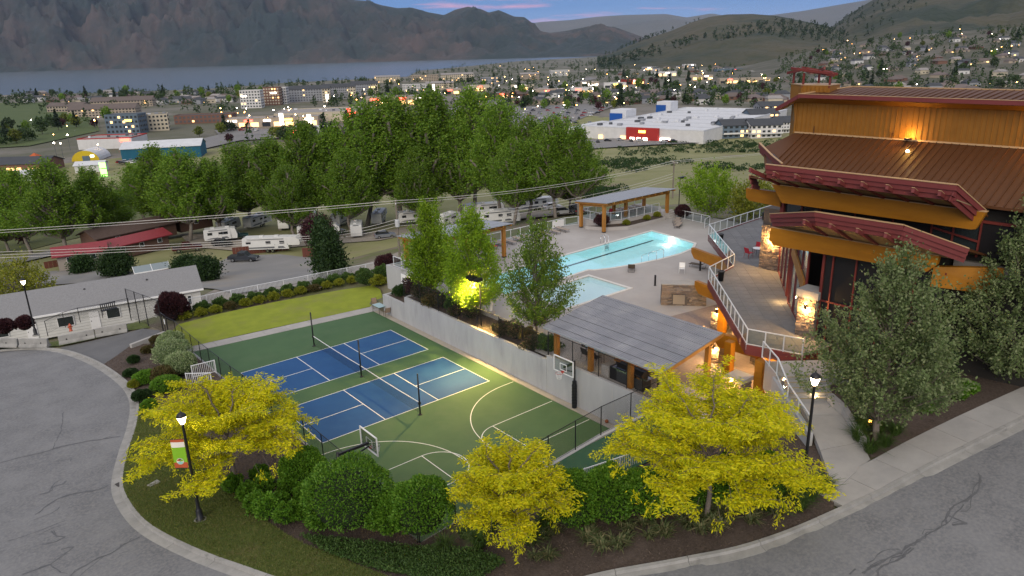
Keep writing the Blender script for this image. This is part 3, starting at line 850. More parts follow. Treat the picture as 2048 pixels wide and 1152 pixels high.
picket('picket_fence', 'white railing showing behind the hedge at the putting green', [(4.5, -16.2, 2.2), (8.5, -17.3, 2.4), (12.2, -18.2, 2.6)], .95)

# putting green behind the near hedge
tag(drape('putting_green', [(2.0, -14.25), (15.25, -14.25), (15.25, -18.6), (12.5, -18.4), (8.5, -17.6), (4, -16.4)], mat('putting_turf', (.030, .085, .045), (.036, .098, .05), ns=1.5, rough=.9, bump=.4, bs=60), .8, .16), kind='structure')
# ================================================================== pool terrace
m_deckc = mat('pool_deck_concrete', (.37, .345, .33), (.33, .31, .295), ns=.35, rough=.9, bump=.12, bs=30, c3=(.42, .40, .385), ns3=.15, w3=(.45, .75))
m_cop = mat('pool_coping', (.62, .60, .57), (.56, .54, .51), ns=1.5, rough=.7)
m_tile = mat('pool_plaster', (.56, .90, .94), (.52, .88, .92), ns=.5, rough=.6)
m_tile2 = mat('shallow_pool_plaster', (.60, .74, .76), (.55, .70, .73), ns=.5, rough=.6)
pool_px = [(968,560),(985,553),(1090,526),(1200,493),(1304,463),(1350,474),(1388,486),(1384,494),(1360,506),(1320,517),(1280,525),(1230,533),(1185,540),(1160,546),(1100,562),(1010,590)]
pool = [tuple(px(u, v, ZP)[:2]) for u, v in pool_px]
POOLP = [(22.2, 8.85), (22.2, 14.3), (24.8, 14.2), (37, 14.6), (49.7, 15.1), (49.2, 11.5), (48.5, 8.1), (46.6, 7.0), (44, 6.6), (41, 6.75), (38, 7.2), (35, 8.0), (33.3, 8.75), (33.0, 9.2), (30, 8.95), (26, 8.9)]
KIDP = [(23.6, 2.45), (31.35, 2.45), (31.5, 7.6), (23.6, 7.25)]
def outset(poly, d):
    n = len(poly); out = []
    a = sum(poly[i][0]*poly[(i+1) % n][1]-poly[(i+1) % n][0]*poly[i][1] for i in range(n))
    sg = -1 if a > 0 else 1
    for i in range(n):
        p0 = np.array(poly[i-1]); p1 = np.array(poly[i]); p2 = np.array(poly[(i+1) % n])
        t1 = (p1-p0)/np.linalg.norm(p1-p0); t2 = (p2-p1)/np.linalg.norm(p2-p1)
        n1 = np.array([-t1[1], t1[0]])*sg; n2 = np.array([-t2[1], t2[0]])*sg
        b = n1+n2; b = b/max(np.linalg.norm(b), .3); k = d/max(b@n1, .5)
        out.append(tuple(p1+b*k))
    return out
# terrace slab with the two basins left open
terr_poly = [(15.6, -19.25), (60.5, -19.25), (60.5, 24.4), (19.45, 24.4), (19.45, 15.0), (17.9, 15.0), (17.9, -1.0), (15.6, -2.6)]
def with_holes(name, outer, holes, m, z, parent=None):
    pts = []; ed = []
    for loop in [outer]+holes:
        b = len(pts); pts += [Vector(p) for p in loop]; ed += [(b+i, b+(i+1) % len(loop)) for i in range(len(loop))]
    for gx in np.arange(16.5, 60, 3):
        for gy in np.arange(-18, 24, 3):
            if inpoly(gx, gy, outer) and not any(inpoly(gx, gy, outset(h, .2)) for h in holes): pts.append(Vector((gx, gy)))
    vs, es, fs = delaunay_2d_cdt(pts, ed, [], 1, 1e-4)[:3]
    keep = []
    for f in fs:
        c = sum((vs[i] for i in f), Vector((0, 0)))/len(f)
        if inpoly(c.x, c.y, outer) and not any(inpoly(c.x, c.y, h) for h in holes): keep.append(tuple(f))
    return MB().add([(v.x, v.y, z) for v in vs], keep).build(name, m, parent)
deck0 = tag(with_holes('pool_terrace', terr_poly, [outset(POOLP, .33), outset(KIDP, .33)], m_deckc, ZP), kind='structure')
# paver band under the grill roof and before the clubhouse
tag(MB().prism([(19.0, -19.2), (33.5, -19.2), (33.5, -5.6), (27.2, -4.6), (19.0, -9)], ZP-.1, ZP+.006).build('paver_terrace', mat('paver_brown', (.24, .20, .185), (.19, .16, .15), ns=6, rough=.9, bump=.3, bs=9)), kind='structure')
def pool_(label, P, depth, m, name, cop=.3, water_tint=(.90, .985, .995)):
    t = thing(name, label, 'pool', (sum(p[0] for p in P)/len(P), sum(p[1] for p in P)/len(P), ZP))
    n = len(P); mb = MB()
    vs = [(p[0], p[1], ZP-.02) for p in P]+[(p[0], p[1], ZP-depth) for p in P]
    mb.add(vs, [(i, (i+1) % n, n+(i+1) % n, n+i) for i in range(n)]+[tuple(range(n, 2*n))])
    mb.build('basin', m, t, world=True)
    O = outset(P, cop); mb = MB()
    vs = [(p[0], p[1], ZP+.03) for p in P]+[(p[0], p[1], ZP+.03) for p in O]+[(p[0], p[1], ZP-.08) for p in P]+[(p[0], p[1], ZP-.08) for p in O]
    for i in range(n):
        j = (i+1) % n
        mb.add([vs[i], vs[j], vs[n+j], vs[n+i]], [(0,1,2,3)])
        mb.add([vs[i], vs[j], vs[2*n+j], vs[2*n+i]], [(0,1,2,3)])
        mb.add([vs[n+i], vs[n+j], vs[3*n+j], vs[3*n+i]], [(0,1,2,3)])
    mb.build('coping', m_cop, t, world=True)
    w = bpy.data.materials.new('pool_water'); w.use_nodes = True
    N = w.node_tree.nodes; L = w.node_tree.links; N.remove(N['Principled BSDF'])
    tr = N.new('ShaderNodeBsdfTransparent'); tr.inputs[0].default_value = (*water_tint, 1)
    gl = N.new('ShaderNodeBsdfGlossy'); gl.inputs['Roughness'].default_value = .03
    no = N.new('ShaderNodeTexNoise'); no.inputs['Scale'].default_value = 1.8; no.inputs['Detail'].default_value = 3
    tc = N.new('ShaderNodeTexCoord'); L.new(tc.outputs['Object'], no.inputs['Vector'])
    bp = N.new('ShaderNodeBump'); bp.inputs['Strength'].default_value = .12; bp.inputs['Distance'].default_value = .05
    L.new(no.outputs[0], bp.inputs['Height']); L.new(bp.outputs[0], gl.inputs['Normal'])
    lw = N.new('ShaderNodeLayerWeight'); lw.inputs[0].default_value = .5; L.new(bp.outputs[0], lw.inputs['Normal'])
    pw = N.new('ShaderNodeMath'); pw.operation = 'POWER'; pw.inputs[1].default_value = 5.0; L.new(lw.outputs['Facing'], pw.inputs[0])
    fr = N.new('ShaderNodeMath'); fr.operation = 'MULTIPLY_ADD'; fr.inputs[1].default_value = .95; fr.inputs[2].default_value = .02; L.new(pw.outputs[0], fr.inputs[0])
    mx = N.new('ShaderNodeMixShader'); L.new(fr.outputs[0], mx.inputs[0]); L.new(tr.outputs[0], mx.inputs[1]); L.new(gl.outputs[0], mx.inputs[2])
    L.new(mx.outputs[0], N['Material Output'].inputs[0])
    wt = MB().add([(p[0], p[1], ZP-.10) for p in P], [tuple(range(n))]).build('water', w, t, world=True)
    for p_ in wt.data.polygons:
        if p_.normal.z < 0: p_.flip()
    return t
pl_ = pool_('large turquoise swimming pool with a dark lane line', POOLP, .8, m_tile, 'swimming_pool')
# lane marking on the floor
a, b = px(1140,531,ZP-.79), px(1306,481,ZP-.79)
d_ = np.array(b)-np.array(a); nn = np.array([-d_[1], d_[0], 0])/np.linalg.norm(d_)*.16
MB().add([tuple(np.array(a)-nn-d_*.55+[0,0,.012]), tuple(np.array(b)-nn+[0,0,.012]), tuple(np.array(b)+nn+[0,0,.012]), tuple(np.array(a)+nn-d_*.55+[0,0,.012])], [(0,1,2,3)]).build('lane_line', mat('lane_tile', (.006, .03, .05), rough=.4), pl_, world=True)
# underwater lamp at the deep end
ul = px(1340, 478, ZP-.6)
pl_lamp = MB().lathe([(.12, 0), (.13, .03), (.10, .06)], n=12).build('underwater_lamp', emat('pool_lamp_glow', (1.0, .95, .82), 30), pl_); pl_lamp.location = (49.0-pl_.location.x, 11.8-pl_.location.y, -.4); pl_lamp.rotation_euler = (0, R(-90), 0)
def plight(name, loc, energy, color, r=.08, parent=None, spot=None, rot=None, blend=.6):
    d = bpy.data.lights.new(name, 'SPOT' if spot else 'POINT'); d.energy = energy; d.color = color; d.shadow_soft_size = r
    if spot: d.spot_size = R(spot); d.spot_blend = blend
    o = bpy.data.objects.new(name, d); COL.objects.link(o); o.location = loc
    if rot is not None: o.rotation_euler = rot
    if parent is not None:
        o.parent = parent; o.location = (loc[0]-parent.location[0], loc[1]-parent.location[1], loc[2]-parent.location[2])
    return o
plight('underwater_light', (48.2, 11.6, ZP-.45), 40, (1, .98, .9), .2, pl_)
kd = pool_('small shallow pale wading pool beside the swimming pool', KIDP, .5, m_tile2, 'wading_pool', water_tint=(.93, .985, .99))
# ladder and handrails
m_chrome = mat('stainless_tube', (.62, .64, .66), rough=.18, metal=1.0)
lad = thing('pool_ladder', 'bright steel ladder on the far side of the swimming pool', 'ladder', (41.6, 14.9, ZP))
for dx in (-.28, .28):
    MB().path([(dx, .55, 0), (dx, .5, .75), (dx, .3, .95), (dx, 0, .9), (dx, -.18, .7), (dx, -.2, -.8)], .024, 8).build('side_rail', m_chrome, lad, True)
for zz in (-.25, -.5): MB().box(-.27, .27, -.25, -.13, zz-.02, zz+.02).build('rung', m_chrome, lad)
hr = thing('pool_handrail', 'looped steel handrails at the near side pool steps', 'railing', (40.3, 7.1, ZP))
for dx in (0, 1.1):
    MB().path([(dx, -.5, 0), (dx, -.5, .85), (dx-.05, -.3, .95), (dx-.25, .9, .4), (dx-.3, 1.2, .2), (dx-.3, 1.2, -.6)], .024, 8).build('rail', m_chrome, hr, True)

# terrace edge walls and glass railings
m_white2 = mat('white_aluminium', (.62, .64, .66), rough=.4)
m_pane = panemat('railing_glass', (.80, .88, .88))
def glassrail(name, label, pts, h=1.07, base=0.0, post=1.5, drop=0.0, m=None, cat='railing'):
    t = thing(name, label, cat, tuple(pts[0])); m = m or m_white2; first = True
    for a, b in zip(pts[:-1], pts[1:]):
        a = Vector(a); b = Vector(b); d = b-a; L = d.length; n = max(1, round(L/post))
        for i in range(n+1):
            if i == 0 and not first: continue
            p = a.lerp(b, i/n); MB().cbox((p.x, p.y, p.z+(h-drop)/2), (.055, .055, h+drop)).build('post', m, t, world=True)
        first = False
        MB().beam(a+Vector((0,0,h)), b+Vector((0,0,h)), .07, .05).build('top_rail', m, t, world=True)
        MB().beam(a+Vector((0,0,.09)), b+Vector((0,0,.09)), .045, .04).build('bottom_rail', m, t, world=True)
        for i in range(n):
            p = a.lerp(b, (i+.04)/n); q = a.lerp(b, (i+.96)/n)
            MB().add([p+Vector((0,0,.12)), q+Vector((0,0,.12)), q+Vector((0,0,h-.04)), p+Vector((0,0,h-.04))], [(0,1,2,3)]).build('glass_pane', m_pane, t, world=True)
    return t
glassrail('glass_railing', 'white framed glass railing along the far edge of the pool deck', [(31.2, 24.2, ZP), (44.2, 24.2, ZP), (46.0, 23.6, ZP)])
MB().box(42.0, 43.9, 24.05, 24.1, ZP+.15, ZP+1.0).build('pool_notice_board', mat('notice_white', (.7, .7, .7)))
tag(bpy.data.objects['pool_notice_board'], 'white notice board fixed to the far glass railing', 'sign')
glassrail('glass_railing', 'glass railing to the right of the raised lounge platform', [(57.5, 17.5, ZP), (57.0, 12.2, ZP), (55.2, 11.6, ZP)])
glassrail('glass_railing', 'short glass railing beside the left timber pavilion post', [(19.7, 23.9, ZP), (19.7, 16.2, ZP)])
tw = thing('terrace_wall', 'pale concrete wall with white door below the left pavilion', 'wall', (19.4, 20, 0))
MB().box(19.2, 19.45, 14.96, 24.65, -.4, ZP+.1).build('wall_face', m_wallc, tw, world=True)
MB().box(19.46, 60.5, 24.4, 24.65, -2.5, ZP+.08).build('wall_return', m_wallc, tw, world=True)
dd = MB().box(19.15, 19.2, 20.6, 21.7, .35, 2.4).build('door', m_white, tw, world=True)
MB().box(19.13, 19.15, 20.7, 20.76, 1.2, 1.4).build('door_handle', m_steel, dd, world=False)
MB().box(19.15, 19.2, 17.0, 18.6, .35, 2.4).build('door', mat('double_door_grey', (.5, .5, .5)), tw, world=True)
MB().box(19.05, 19.2, 19.7, 19.85, 2.2, 2.35).build('wall_lamp', emat('warm_lamp', (1, .8, .5), 14), tw, world=True)
plight('wall_lamp_light', (18.9, 19.75, 2.15), 12, (1, .72, .42), .06, tw)
for o_ in list(bpy.data.objects):
    if o_.name.startswith('door_handle'): o_.location = (-19.4, -20, 0)

# ------------------------------------------------------------------ timber pavilions
m_timber = mat('stained_timber', (.36, .165, .035), (.29, .125, .022), ns=2.2, rough=.55, bump=.12, bs=18, stretch=(1, 1, .25), rnd=.05)
m_metalroof = mat('galvanised_roof', (.36, .37, .39), (.32, .33, .35), ns=1.5, rough=.45, metal=.35)
def pavilion(label, x0, x1, yf, yb, zf, zb, posts, rafters=11):
    """front edge yf (towards pool) is the high side"""
    t = thing('timber_pavilion', label, 'pavilion', ((x0+x1)/2, (yf+yb)/2, ZP), group='timber shade pavilions')
    mb = MB()
    ins = .55
    MB().add([(x0-.6,yf-.9,zf+.42),(x1+.6,yf-.9,zf+.42),(x1+.6,yb+.7,zb+.30),(x0-.6,yb+.7,zb+.30),(x0-.6,yf-.9,zf+.47),(x1+.6,yf-.9,zf+.47),(x1+.6,yb+.7,zb+.35),(x0-.6,yb+.7,zb+.35)],
             [(0,3,2,1),(4,5,6,7),(0,1,5,4),(1,2,6,5),(2,3,7,6),(3,0,4,7)]).build('roof_sheet', m_metalroof, t, world=True)
    rs = t.children[-1]
    k = x0-.5
    while k < x1+.5:
        MB().beam((k, yf-.9, zf+.485), (k, yb+.7, zb+.365), .03, .03).build('roof_rib', m_metalroof, t, world=True); k += .6
    for i in range(rafters):
        x = x0-.4+(x1-x0+.8)*i/(rafters-1)
        MB().beam((x, yf-.85, zf+.30), (x, yb+.6, zb+.19), .09, .2).build('rafter', m_timber, t, world=True)
    for y, z in ((yf, zf), (yb, zb)): MB().beam((x0-.3, y, z), (x1+.3, y, z), .2, .38).build('beam', m_timber, t, world=True)
    for x in (x0, x1): MB().beam((x, yf, zf-.02), (x, yb, zb-.02), .15, .3).build('cross_beam', m_timber, t, world=True)
    for x, y in posts:
        z = zf if abs(y-yf) < .1 else zb
        MB().box(x-.17, x+.17, y-.17, y+.17, ZP+.12, z-.18).build('post', m_timber, t, world=True)
        MB().box(x-.19, x+.19, y-.19, y+.19, ZP, ZP+.12).build('post_base', m_steel, t, world=True)
    return t
pavilion('timber pavilion with grey roof behind the two bright green trees', 20.5, 29.9, 18.5, 22.6, 5.85, 5.5, [(20.5,18.5),(25.2,18.5),(29.9,18.5),(20.5,22.6),(25.2,22.6),(29.9,22.6)])
pavilion('timber pavilion with grey roof over the raised lounge platform', 45.2, 56.8, 18.6, 22.4, 5.85, 5.5, [(45.2,18.6),(56.8,18.6),(51.0,20.4),(45.2,22.4),(51.0,22.4),(56.8,22.4)])
# raised platform with planter
plat = thing('lounge_platform', 'raised concrete lounge platform with planter under the far pavilion', 'platform', (51, 21, ZP))
MB().prism([(46.4, 20.4), (49.0, 19.2), (56.4, 19.2), (58.6, 21), (58.6, 24.3), (46.4, 24.3)], ZP+.005, ZP+.75).build('platform_slab', m_deckc, plat, world=True)
MB().prism([(44.9, 21.4), (46.0, 19.0), (48.4, 17.6), (55.4, 17.6), (56.4, 19.18), (49.0, 19.18), (46.38, 20.4)], ZP+.004, ZP+.38).build('planter_wall', m_deckc, plat, world=True)
MB().prism([(45.15, 21.2), (46.2, 19.15), (48.5, 17.8), (55.2, 17.8), (56.2, 19.17), (49.0, 19.17), (46.36, 20.38)], ZP+.36, ZP+.395).build('planter_soil', m_mulch, plat, world=True)
for k in range(4): MB().box(56.6+.0, 58.2, 17.7+k*.32, 18.02+k*.32, ZP+.004, ZP+.19*(k+1)).build('step', m_deckc, plat, world=True)
glassrail('glass_railing', 'glass railing around the raised lounge platform', [(46.6, 23.9, ZP+.75), (46.6, 20.6, ZP+.75), (49.1, 19.4, ZP+.75), (56.2, 19.4, ZP+.75)])
glassrail('glass_railing', 'glass railing behind the loungers on the raised platform', [(46.6, 24.1, ZP+.75), (58.4, 24.1, ZP+.75)])

# ------------------------------------------------------------------ sun loungers
m_lsl = mat('beige_lounger_sling', (.33, .27, .23), (.29, .24, .20), ns=12, rough=.85)
def lounger(label, loc, rz, sl, back=6, group='pool sun loungers'):
    t = thing('sun_lounger', label, 'lounger', loc, rz, group)
    MB().beam((0,0,.33), (1.25,0,.33), .6, .03).build('seat_sling', sl, t)
    bz = .33+.62*math.sin(R(back)); bx = -.68*math.cos(R(back))
    MB().beam((0,0,.33), (bx,0,bz), .6, .03, up=(0,0,1)).build('backrest', sl, t)
    for sy in (-.31, .31):
        MB().path([(bx, sy, bz), (0, sy, .33), (1.28, sy, .33)], .02).build('side_rail', m_steel, t)
        for x in (-.3, 1.1): MB().path([(x, sy, .33), (x+.08, sy, 0)], .018).build('leg', m_steel, t)
    MB().beam((-.25,-.31,.02), (-.25,.31,.02), .03, .03).build('cross_bar', m_steel, t)
    return t
lx = [31.3, 32.7, 34.0, 35.4, 36.8, 38.1, 39.4, 40.8, 42.2]
for i, x in enumerate(lx):
    lounger(('red sun lounger in the row along the far railing' if i == 0 else '%s beige lounger right of the red one along the far railing' % ORD[i-1]), (x, 22.9-.0*i, ZP), R(-90), m_redsl if i == 0 else m_lsl)
for i in range(3): lounger('%s of three loungers right of the far pavilion, counted from the left' % ORD[i], (55.6-i*1.0+.2, 16.1-i*.9, ZP), R(205), m_lsl)
for i in range(4): lounger('%s lounger from the left on the raised platform' % ORD[i], (51.6+i*1.35, 22.7, ZP+.75), R(-90), m_lsl)
lounger('dark brown lounger standing alone at the near pool edge', (35.45, 5.7, ZP), R(40), mat('brown_sling', (.10, .075, .055), rough=.8), back=55)
lounger('dark lounger half hidden behind the deck railing corner', (41.2, 1.7, ZP), R(100), mat('brown_sling', (.10, .075, .055)), back=40)
table_('small white round table on the raised lounge platform', (48.6, 21.6, ZP+.75), 1.0, 1.0, .72, m_white, rnd=True)
chair_('red sling chair by the table on the raised platform', (49.7, 21.9, ZP+.75), R(190), m_redsl)
chair_('beige sling chair by the table on the raised platform', (47.5, 21.7, ZP+.75), R(10), m_lsl)
# white folding chair
chair_('white slatted chair on the pool deck behind the stone wall', (38.6, 2.1, ZP), R(215), m_white, m_white)
for i, (u, v) in enumerate(((1310,571), (1400,541))):
    q = px(u, v, ZP); t = thing('bollard', ['black bollard on the open pool deck before the stone wall', 'black bollard on the pool deck beside the deck railing'][i], 'bollard', tuple(q), group='pool deck bollards')
    MB().lathe([(.09, 0), (.09, .92), (.085, 1.0), (.0, 1.0)], n=12).build('shaft', m_black, t)
    MB().lathe([(.13, 0), (.13, .015), (.09, .02)], n=12).build('base_plate', m_black, t)
mh = thing('pipe_stub', 'slim white post on the pool deck beside the lit maple', 'post', tuple(px(982, 628, ZP)))
MB().lathe([(.14,0),(.14,1.2),(.15,1.22),(.15,1.3),(0,1.3)], n=12).build('shaft', m_white, mh)
MB().cbox((0,0,.16), (.45,.45,.32)).build('base_block', m_walk, mh)

# ------------------------------------------------------------------ stone-clad barbecue wall
STONES = [mat('ledge_stone_%d' % i, c, tuple(x*.75 for x in c), ns=9, rough=.9, bump=.5, bs=22) for i, c in enumerate([(.20,.155,.125),(.25,.19,.145),(.155,.125,.105),(.30,.235,.18),(.22,.185,.16)])]
_stone_cache = {}
def stone_mesh(w, h, d, k, mi):
    key = (round(w, 2), round(h, 2), k, mi)
    if key in _stone_cache: return _stone_cache[key]
    r = random.Random(hash(key)); mb = MB()
    mb.box(0, w, 0, d, 0, h)
    mb.v = [(x+r.uniform(-.006, .006), y+(r.uniform(-.055, .02) if y < .01 else 0), z+r.uniform(-.004, .004)) for x, y, z in mb.v]
    me = bpy.data.meshes.new('stone'); me.from_pydata(mb.v, [], mb.f); me.materials.append(STONES[mi])
    bm = bmesh.new(); bm.from_mesh(me); bmesh.ops.recalc_face_normals(bm, faces=bm.faces); bm.to_mesh(me); bm.free()
    _stone_cache[key] = me; return me
WS = [.22, .3, .38, .46, .56]
def stone_face(parent, p0, p1, z0, z1, ch=.11, hole=None, depth=.07, proud=.0):
    """courses of ledge stone laid on the face from p0 to p1 (outside is to the right of travel)"""
    p0 = np.array(p0[:2], float); p1 = np.array(p1[:2], float); L = np.linalg.norm(p1-p0); ang = math.atan2(p1[1]-p0[1], p1[0]-p0[0])
    z = z0; l = parent.location; row = 0
    while z < z1-.02:
        hh = random.choice((ch*.75, ch, ch*1.25)); hh = min(hh, z1-z); s = 0.0
        while s < L-.02:
            w = random.choice(WS); w = min(w, L-s)
            if L-s-w < .12: w = L-s
            if not (hole and s+w > hole[0] and s < hole[1] and z+hh > hole[2] and z < hole[3]):
                me = stone_mesh(w-.012, hh-.012, depth+random.choice((0, .03, .06)), random.randrange(3), random.randrange(5))
                o = bpy.data.objects.new('stone', me); COL.objects.link(o); o.parent = parent
                q = p0+(p1-p0)/L*s
                o.location = (q[0]-l[0], q[1]-l[1], z-l[2]); o.rotation_euler = (0, 0, ang)
                nrm = np.array([math.sin(ang), -math.cos(ang)])*(depth)
                o.location.x += nrm[0]; o.location.y += nrm[1]
            s += w
        z += hh; row += 1
a_ = px(1322, 610, ZP); b_ = px(1412, 612, ZP)
sw = thing('stone_counter_wall', 'brown stone-clad wall with a steel cabinet on the pool deck', 'wall', (float(a_[0]), float(a_[1]), ZP))
dv = (b_-a_)[:2]; L_ = np.linalg.norm(dv); dn = np.array([-dv[1], dv[0]])/L_
core = [tuple(a_[:2]+dn*.02), tuple(b_[:2]+dn*.02), tuple(b_[:2]+dn*1.0), tuple(a_[:2]+dn*1.0)]
MB().prism(core, ZP, ZP+1.82).build('core', mat('stone_mortar', (.10, .085, .075), rough=.95), sw, world=True)
MB().prism([tuple(a_[:2]-dn*.12-dv/L_*.05), tuple(b_[:2]-dn*.12+dv/L_*.05), tuple(b_[:2]+dn*1.05+dv/L_*.05), tuple(a_[:2]+dn*1.05-dv/L_*.05)], ZP+1.825, ZP+1.9).build('cap', m_walk, sw, world=True)
stone_face(sw, a_, b_, ZP+.01, ZP+1.82, .10, hole=(.95, 1.95, ZP+.1, ZP+.95))
c0 = a_[:2]+dv/L_*.97; c1 = a_[:2]+dv/L_*1.93
MB().prism([tuple(c0-dn*.05), tuple(c1-dn*.05), tuple(c1+dn*.01), tuple(c0+dn*.01)], ZP+.12, ZP+.93).build('cabinet_door', mat('brushed_steel', (.55, .48, .38), rough=.35, metal=.9), sw, world=True)

# ------------------------------------------------------------------ grill shelter with metal roof
gs = thing('grill_shelter', 'open grill shelter with grey ribbed metal roof on timber posts', 'shelter', (18, -10, ZP))
gx0, gx1, gy0, gy1 = 14.85, 20.7, -14.75, -4.45
gzf = lambda x: 5.15+(x-gx0)*(6.05-5.15)/(gx1-gx0)
m_rib = mat('weathered_metal_roof', (.235, .245, .275), (.30, .305, .33), ns=.8, rough=.5, metal=.25, c3=(.37, .37, .39), ns3=.5, w3=(.5, .8), rnd=.10)
for i in range(12):
    ya, yb = gy0+(gy1-gy0)*i/12, gy0+(gy1-gy0)*(i+1)/12
    for (xa, xb) in ((gx0, 17.6), (17.55, gx1)):
        o = .0 if xa < 16 else .03
        MB().add([(xa,ya+.003,gzf(xa)+o),(xb,ya+.003,gzf(xb)+o),(xb,yb-.003,gzf(xb)+o),(xa,yb-.003,gzf(xa)+o),(xa,ya+.003,gzf(xa)+o+.03),(xb,ya+.003,gzf(xb)+o+.03),(xb,yb-.003,gzf(xb)+o+.03),(xa,yb-.003,gzf(xa)+o+.03)],
             [(0,3,2,1),(4,5,6,7),(0,1,5,4),(1,2,6,5),(2,3,7,6),(3,0,4,7)]).build('roof_panel', m_rib, gs, world=True)
mb = MB(); y = gy0+.06
while y < gy1:
    mb.beam((gx0, y, gzf(gx0)+.042), (17.58, y, gzf(17.58)+.042), .045, .028); mb.beam((17.56, y, gzf(17.56)+.072), (gx1, y, gzf(gx1)+.072), .045, .028); y += .17
tag(mb.build('corrugation', m_rib, gs, world=True), kind='stuff')
for k in range(7):
    x = gx0+.5+k*.85; MB().beam((x, gy0, gzf(x)+.062), (x, gy1, gzf(x)+.062), .012, .03).build('screw_line', mat('roof_shadow_line', (.11, .11, .125), rough=.6), gs, world=True)  # thin dark strips laid across the roof ribs
for x in (15.75, 19.9):
    MB().beam((x, gy0+.1, gzf(x)-.32), (x, gy1-.1, gzf(x)-.32), .18, .36).build('beam', m_timber, gs, world=True)
for y in np.linspace(gy0+.2, gy1-.2, 9): MB().beam((gx0+.1, y, gzf(gx0+.1)-.08), (gx1-.1, y, gzf(gx1-.1)-.08), .08, .14).build('rafter', m_timber, gs, world=True)
MB().beam((gx0-.03, gy0, gzf(gx0)-.02), (gx0-.03, gy1, gzf(gx0)-.02), .06, .12).build('gutter', m_metalroof, gs, world=True)
MB().beam((gx0, gy0-.03, gzf(gx0)-.05), (gx1, gy0-.03, gzf(gx1)-.05), .05, .2).build('barge_board', m_timber, gs, world=True)
for x in (15.85, 19.9):
    for y in (-4.7, -8.0, -11.5, -14.3):
        MB().box(x-.15, x+.15, y-.15, y+.15, ZP+.15, gzf(x)-.5).build('post', m_timber, gs, world=True)
        MB().box(x-.2, x+.2, y-.2, y+.2, ZP, ZP+.15).build('post_base', m_walk, gs, world=True)
# grills and counter underneath
gr = thing('grill_counter', 'black L-shaped grill counter with wooden top under the shelter', 'counter', (17.6, -11, ZP))
MB().box(16.2, 17.0, -12.2, -9.4, ZP, ZP+.88).build('cabinet', m_black, gr, world=True); MB().box(17.0, 18.6, -9.9, -9.2, ZP, ZP+.88).build('cabinet', m_black, gr, world=True)
MB().box(17.02, 18.8, -12.3, -9.0, ZP+.9, ZP+1.0).build('counter_top', m_timber, gr, world=True)
MB().box(16.15, 17.0, -9.35, -8.7, ZP, ZP+.8).build('side_cabinet', m_walk, gr, world=True)
for i, y in enumerate((-11.7, -10.5)):
    t = thing('barbecue_grill', ['barbecue grill with dark hood nearest the shelter corner post', 'barbecue grill with dark hood beside the counter corner'][i], 'grill', (16.45, y, ZP), R(180), 'grills under the shelter')
    MB().box(-.3, .3, -.45, .45, .08, .8).build('cart', mat('grill_grey', (.09, .095, .10), rough=.4, metal=.5), t)
    MB().extr([(-.32,-.46,.92),(.30,-.46,.92),(.34,-.46,1.1),(.1,-.46,1.28),(-.28,-.46,1.25)], (0,.92,0)).build('hood', m_black, t)
    MB().box(-.28, .3, -.85, -.47, .87, .91).build('side_shelf', m_chrome, t); MB().box(-.28, .3, .47, .85, .87, .91).build('side_shelf', m_chrome, t)
    MB().tube((.37,-.35,1.05), (.37,.35,1.05), .015).build('handle', m_chrome, t)
    MB().box(.301, .33, -.45, .45, .8, .92).build('control_panel', m_chrome, t)
tb = table_('pale dining table with dark legs under the grill shelter', (18.2, -6.6, ZP), 1.1, 1.9, .74, m_tabg)
for i, (x, y, rz) in enumerate(((17.3,-6.2,0),(17.3,-7.1,0),(19.1,-6.2,180),(18.2,-5.3,-90))):
    chair_('%s dark dining chair around the table under the grill shelter' % ORD[i], (x, y, ZP), R(rz), m_steel, group='shelter dining chairs')
# ================================================================== planting strip behind the retaining wall
tag(MB().prism([(15.58, -4.3), (17.85, -2.0), (17.85, 14.7), (15.58, 14.7)], 2.0, 2.42).build('garden_bed', m_mulch), kind='structure')
MB().prism([(15.7, -4.6), (18.0, -2.2), (18.0, 14.9), (17.86, 14.9), (17.86, -2.1), (15.6, -4.4)], 2.0, ZP+.14).build('planter_kerb', m_walk)
tag(bpy.data.objects['planter_kerb'], 'pale concrete kerb edging the planting strip behind the long wall', 'kerb')
tag(MB().prism([(15.6, 15.0), (19.15, 15.0), (19.15, 18.44), (15.6, 18.44)], .5, 1.68).build('garden_bed', m_mulch), kind='structure')

# ================================================================== clubhouse
m_fascia = mat('oxblood_fascia', (.165, .036, .034), (.145, .031, .030), ns=1.2, rough=.55, spec=.3)
m_glulam = mat('amber_glulam', (.34, .138, .006), (.27, .105, .004), ns=1.0, rough=.5, bump=.1, bs=14, stretch=(2.2, .35, 2.2))
m_roofb = mat('bronze_standing_seam', (.092, .036, .013), (.080, .031, .011), ns=.7, rough=.55, metal=.0, spec=.25)
m_boards = mat('ochre_boards', (.26, .112, .014), (.22, .092, .011), ns=1.5, rough=.6, rnd=.05)
m_soffit = mat('tan_soffit', (.30, .22, .12), (.26, .19, .10), ns=3, rough=.7)
m_screen = mat('dark_sun_screen', (.014, .013, .014), rough=.35, spec=.35)
m_gls = mat('clubhouse_glass', (.02, .028, .03), rough=.04, spec=.9)
m_flash = mat('tan_flashing', (.42, .27, .14), rough=.5)
m_redfr = mat('red_window_frame', (.15, .028, .022), rough=.5)
ch = thing('clubhouse', 'timber and stone clubhouse with stacked bronze roofs and red fascias', 'building', (32, -15, ZD))
def CB(mb, name, m, parent=None, smooth=False):
    o = mb.build(name, m, ch, smooth, world=True)
    if parent is not None:
        o.parent = parent
    return o
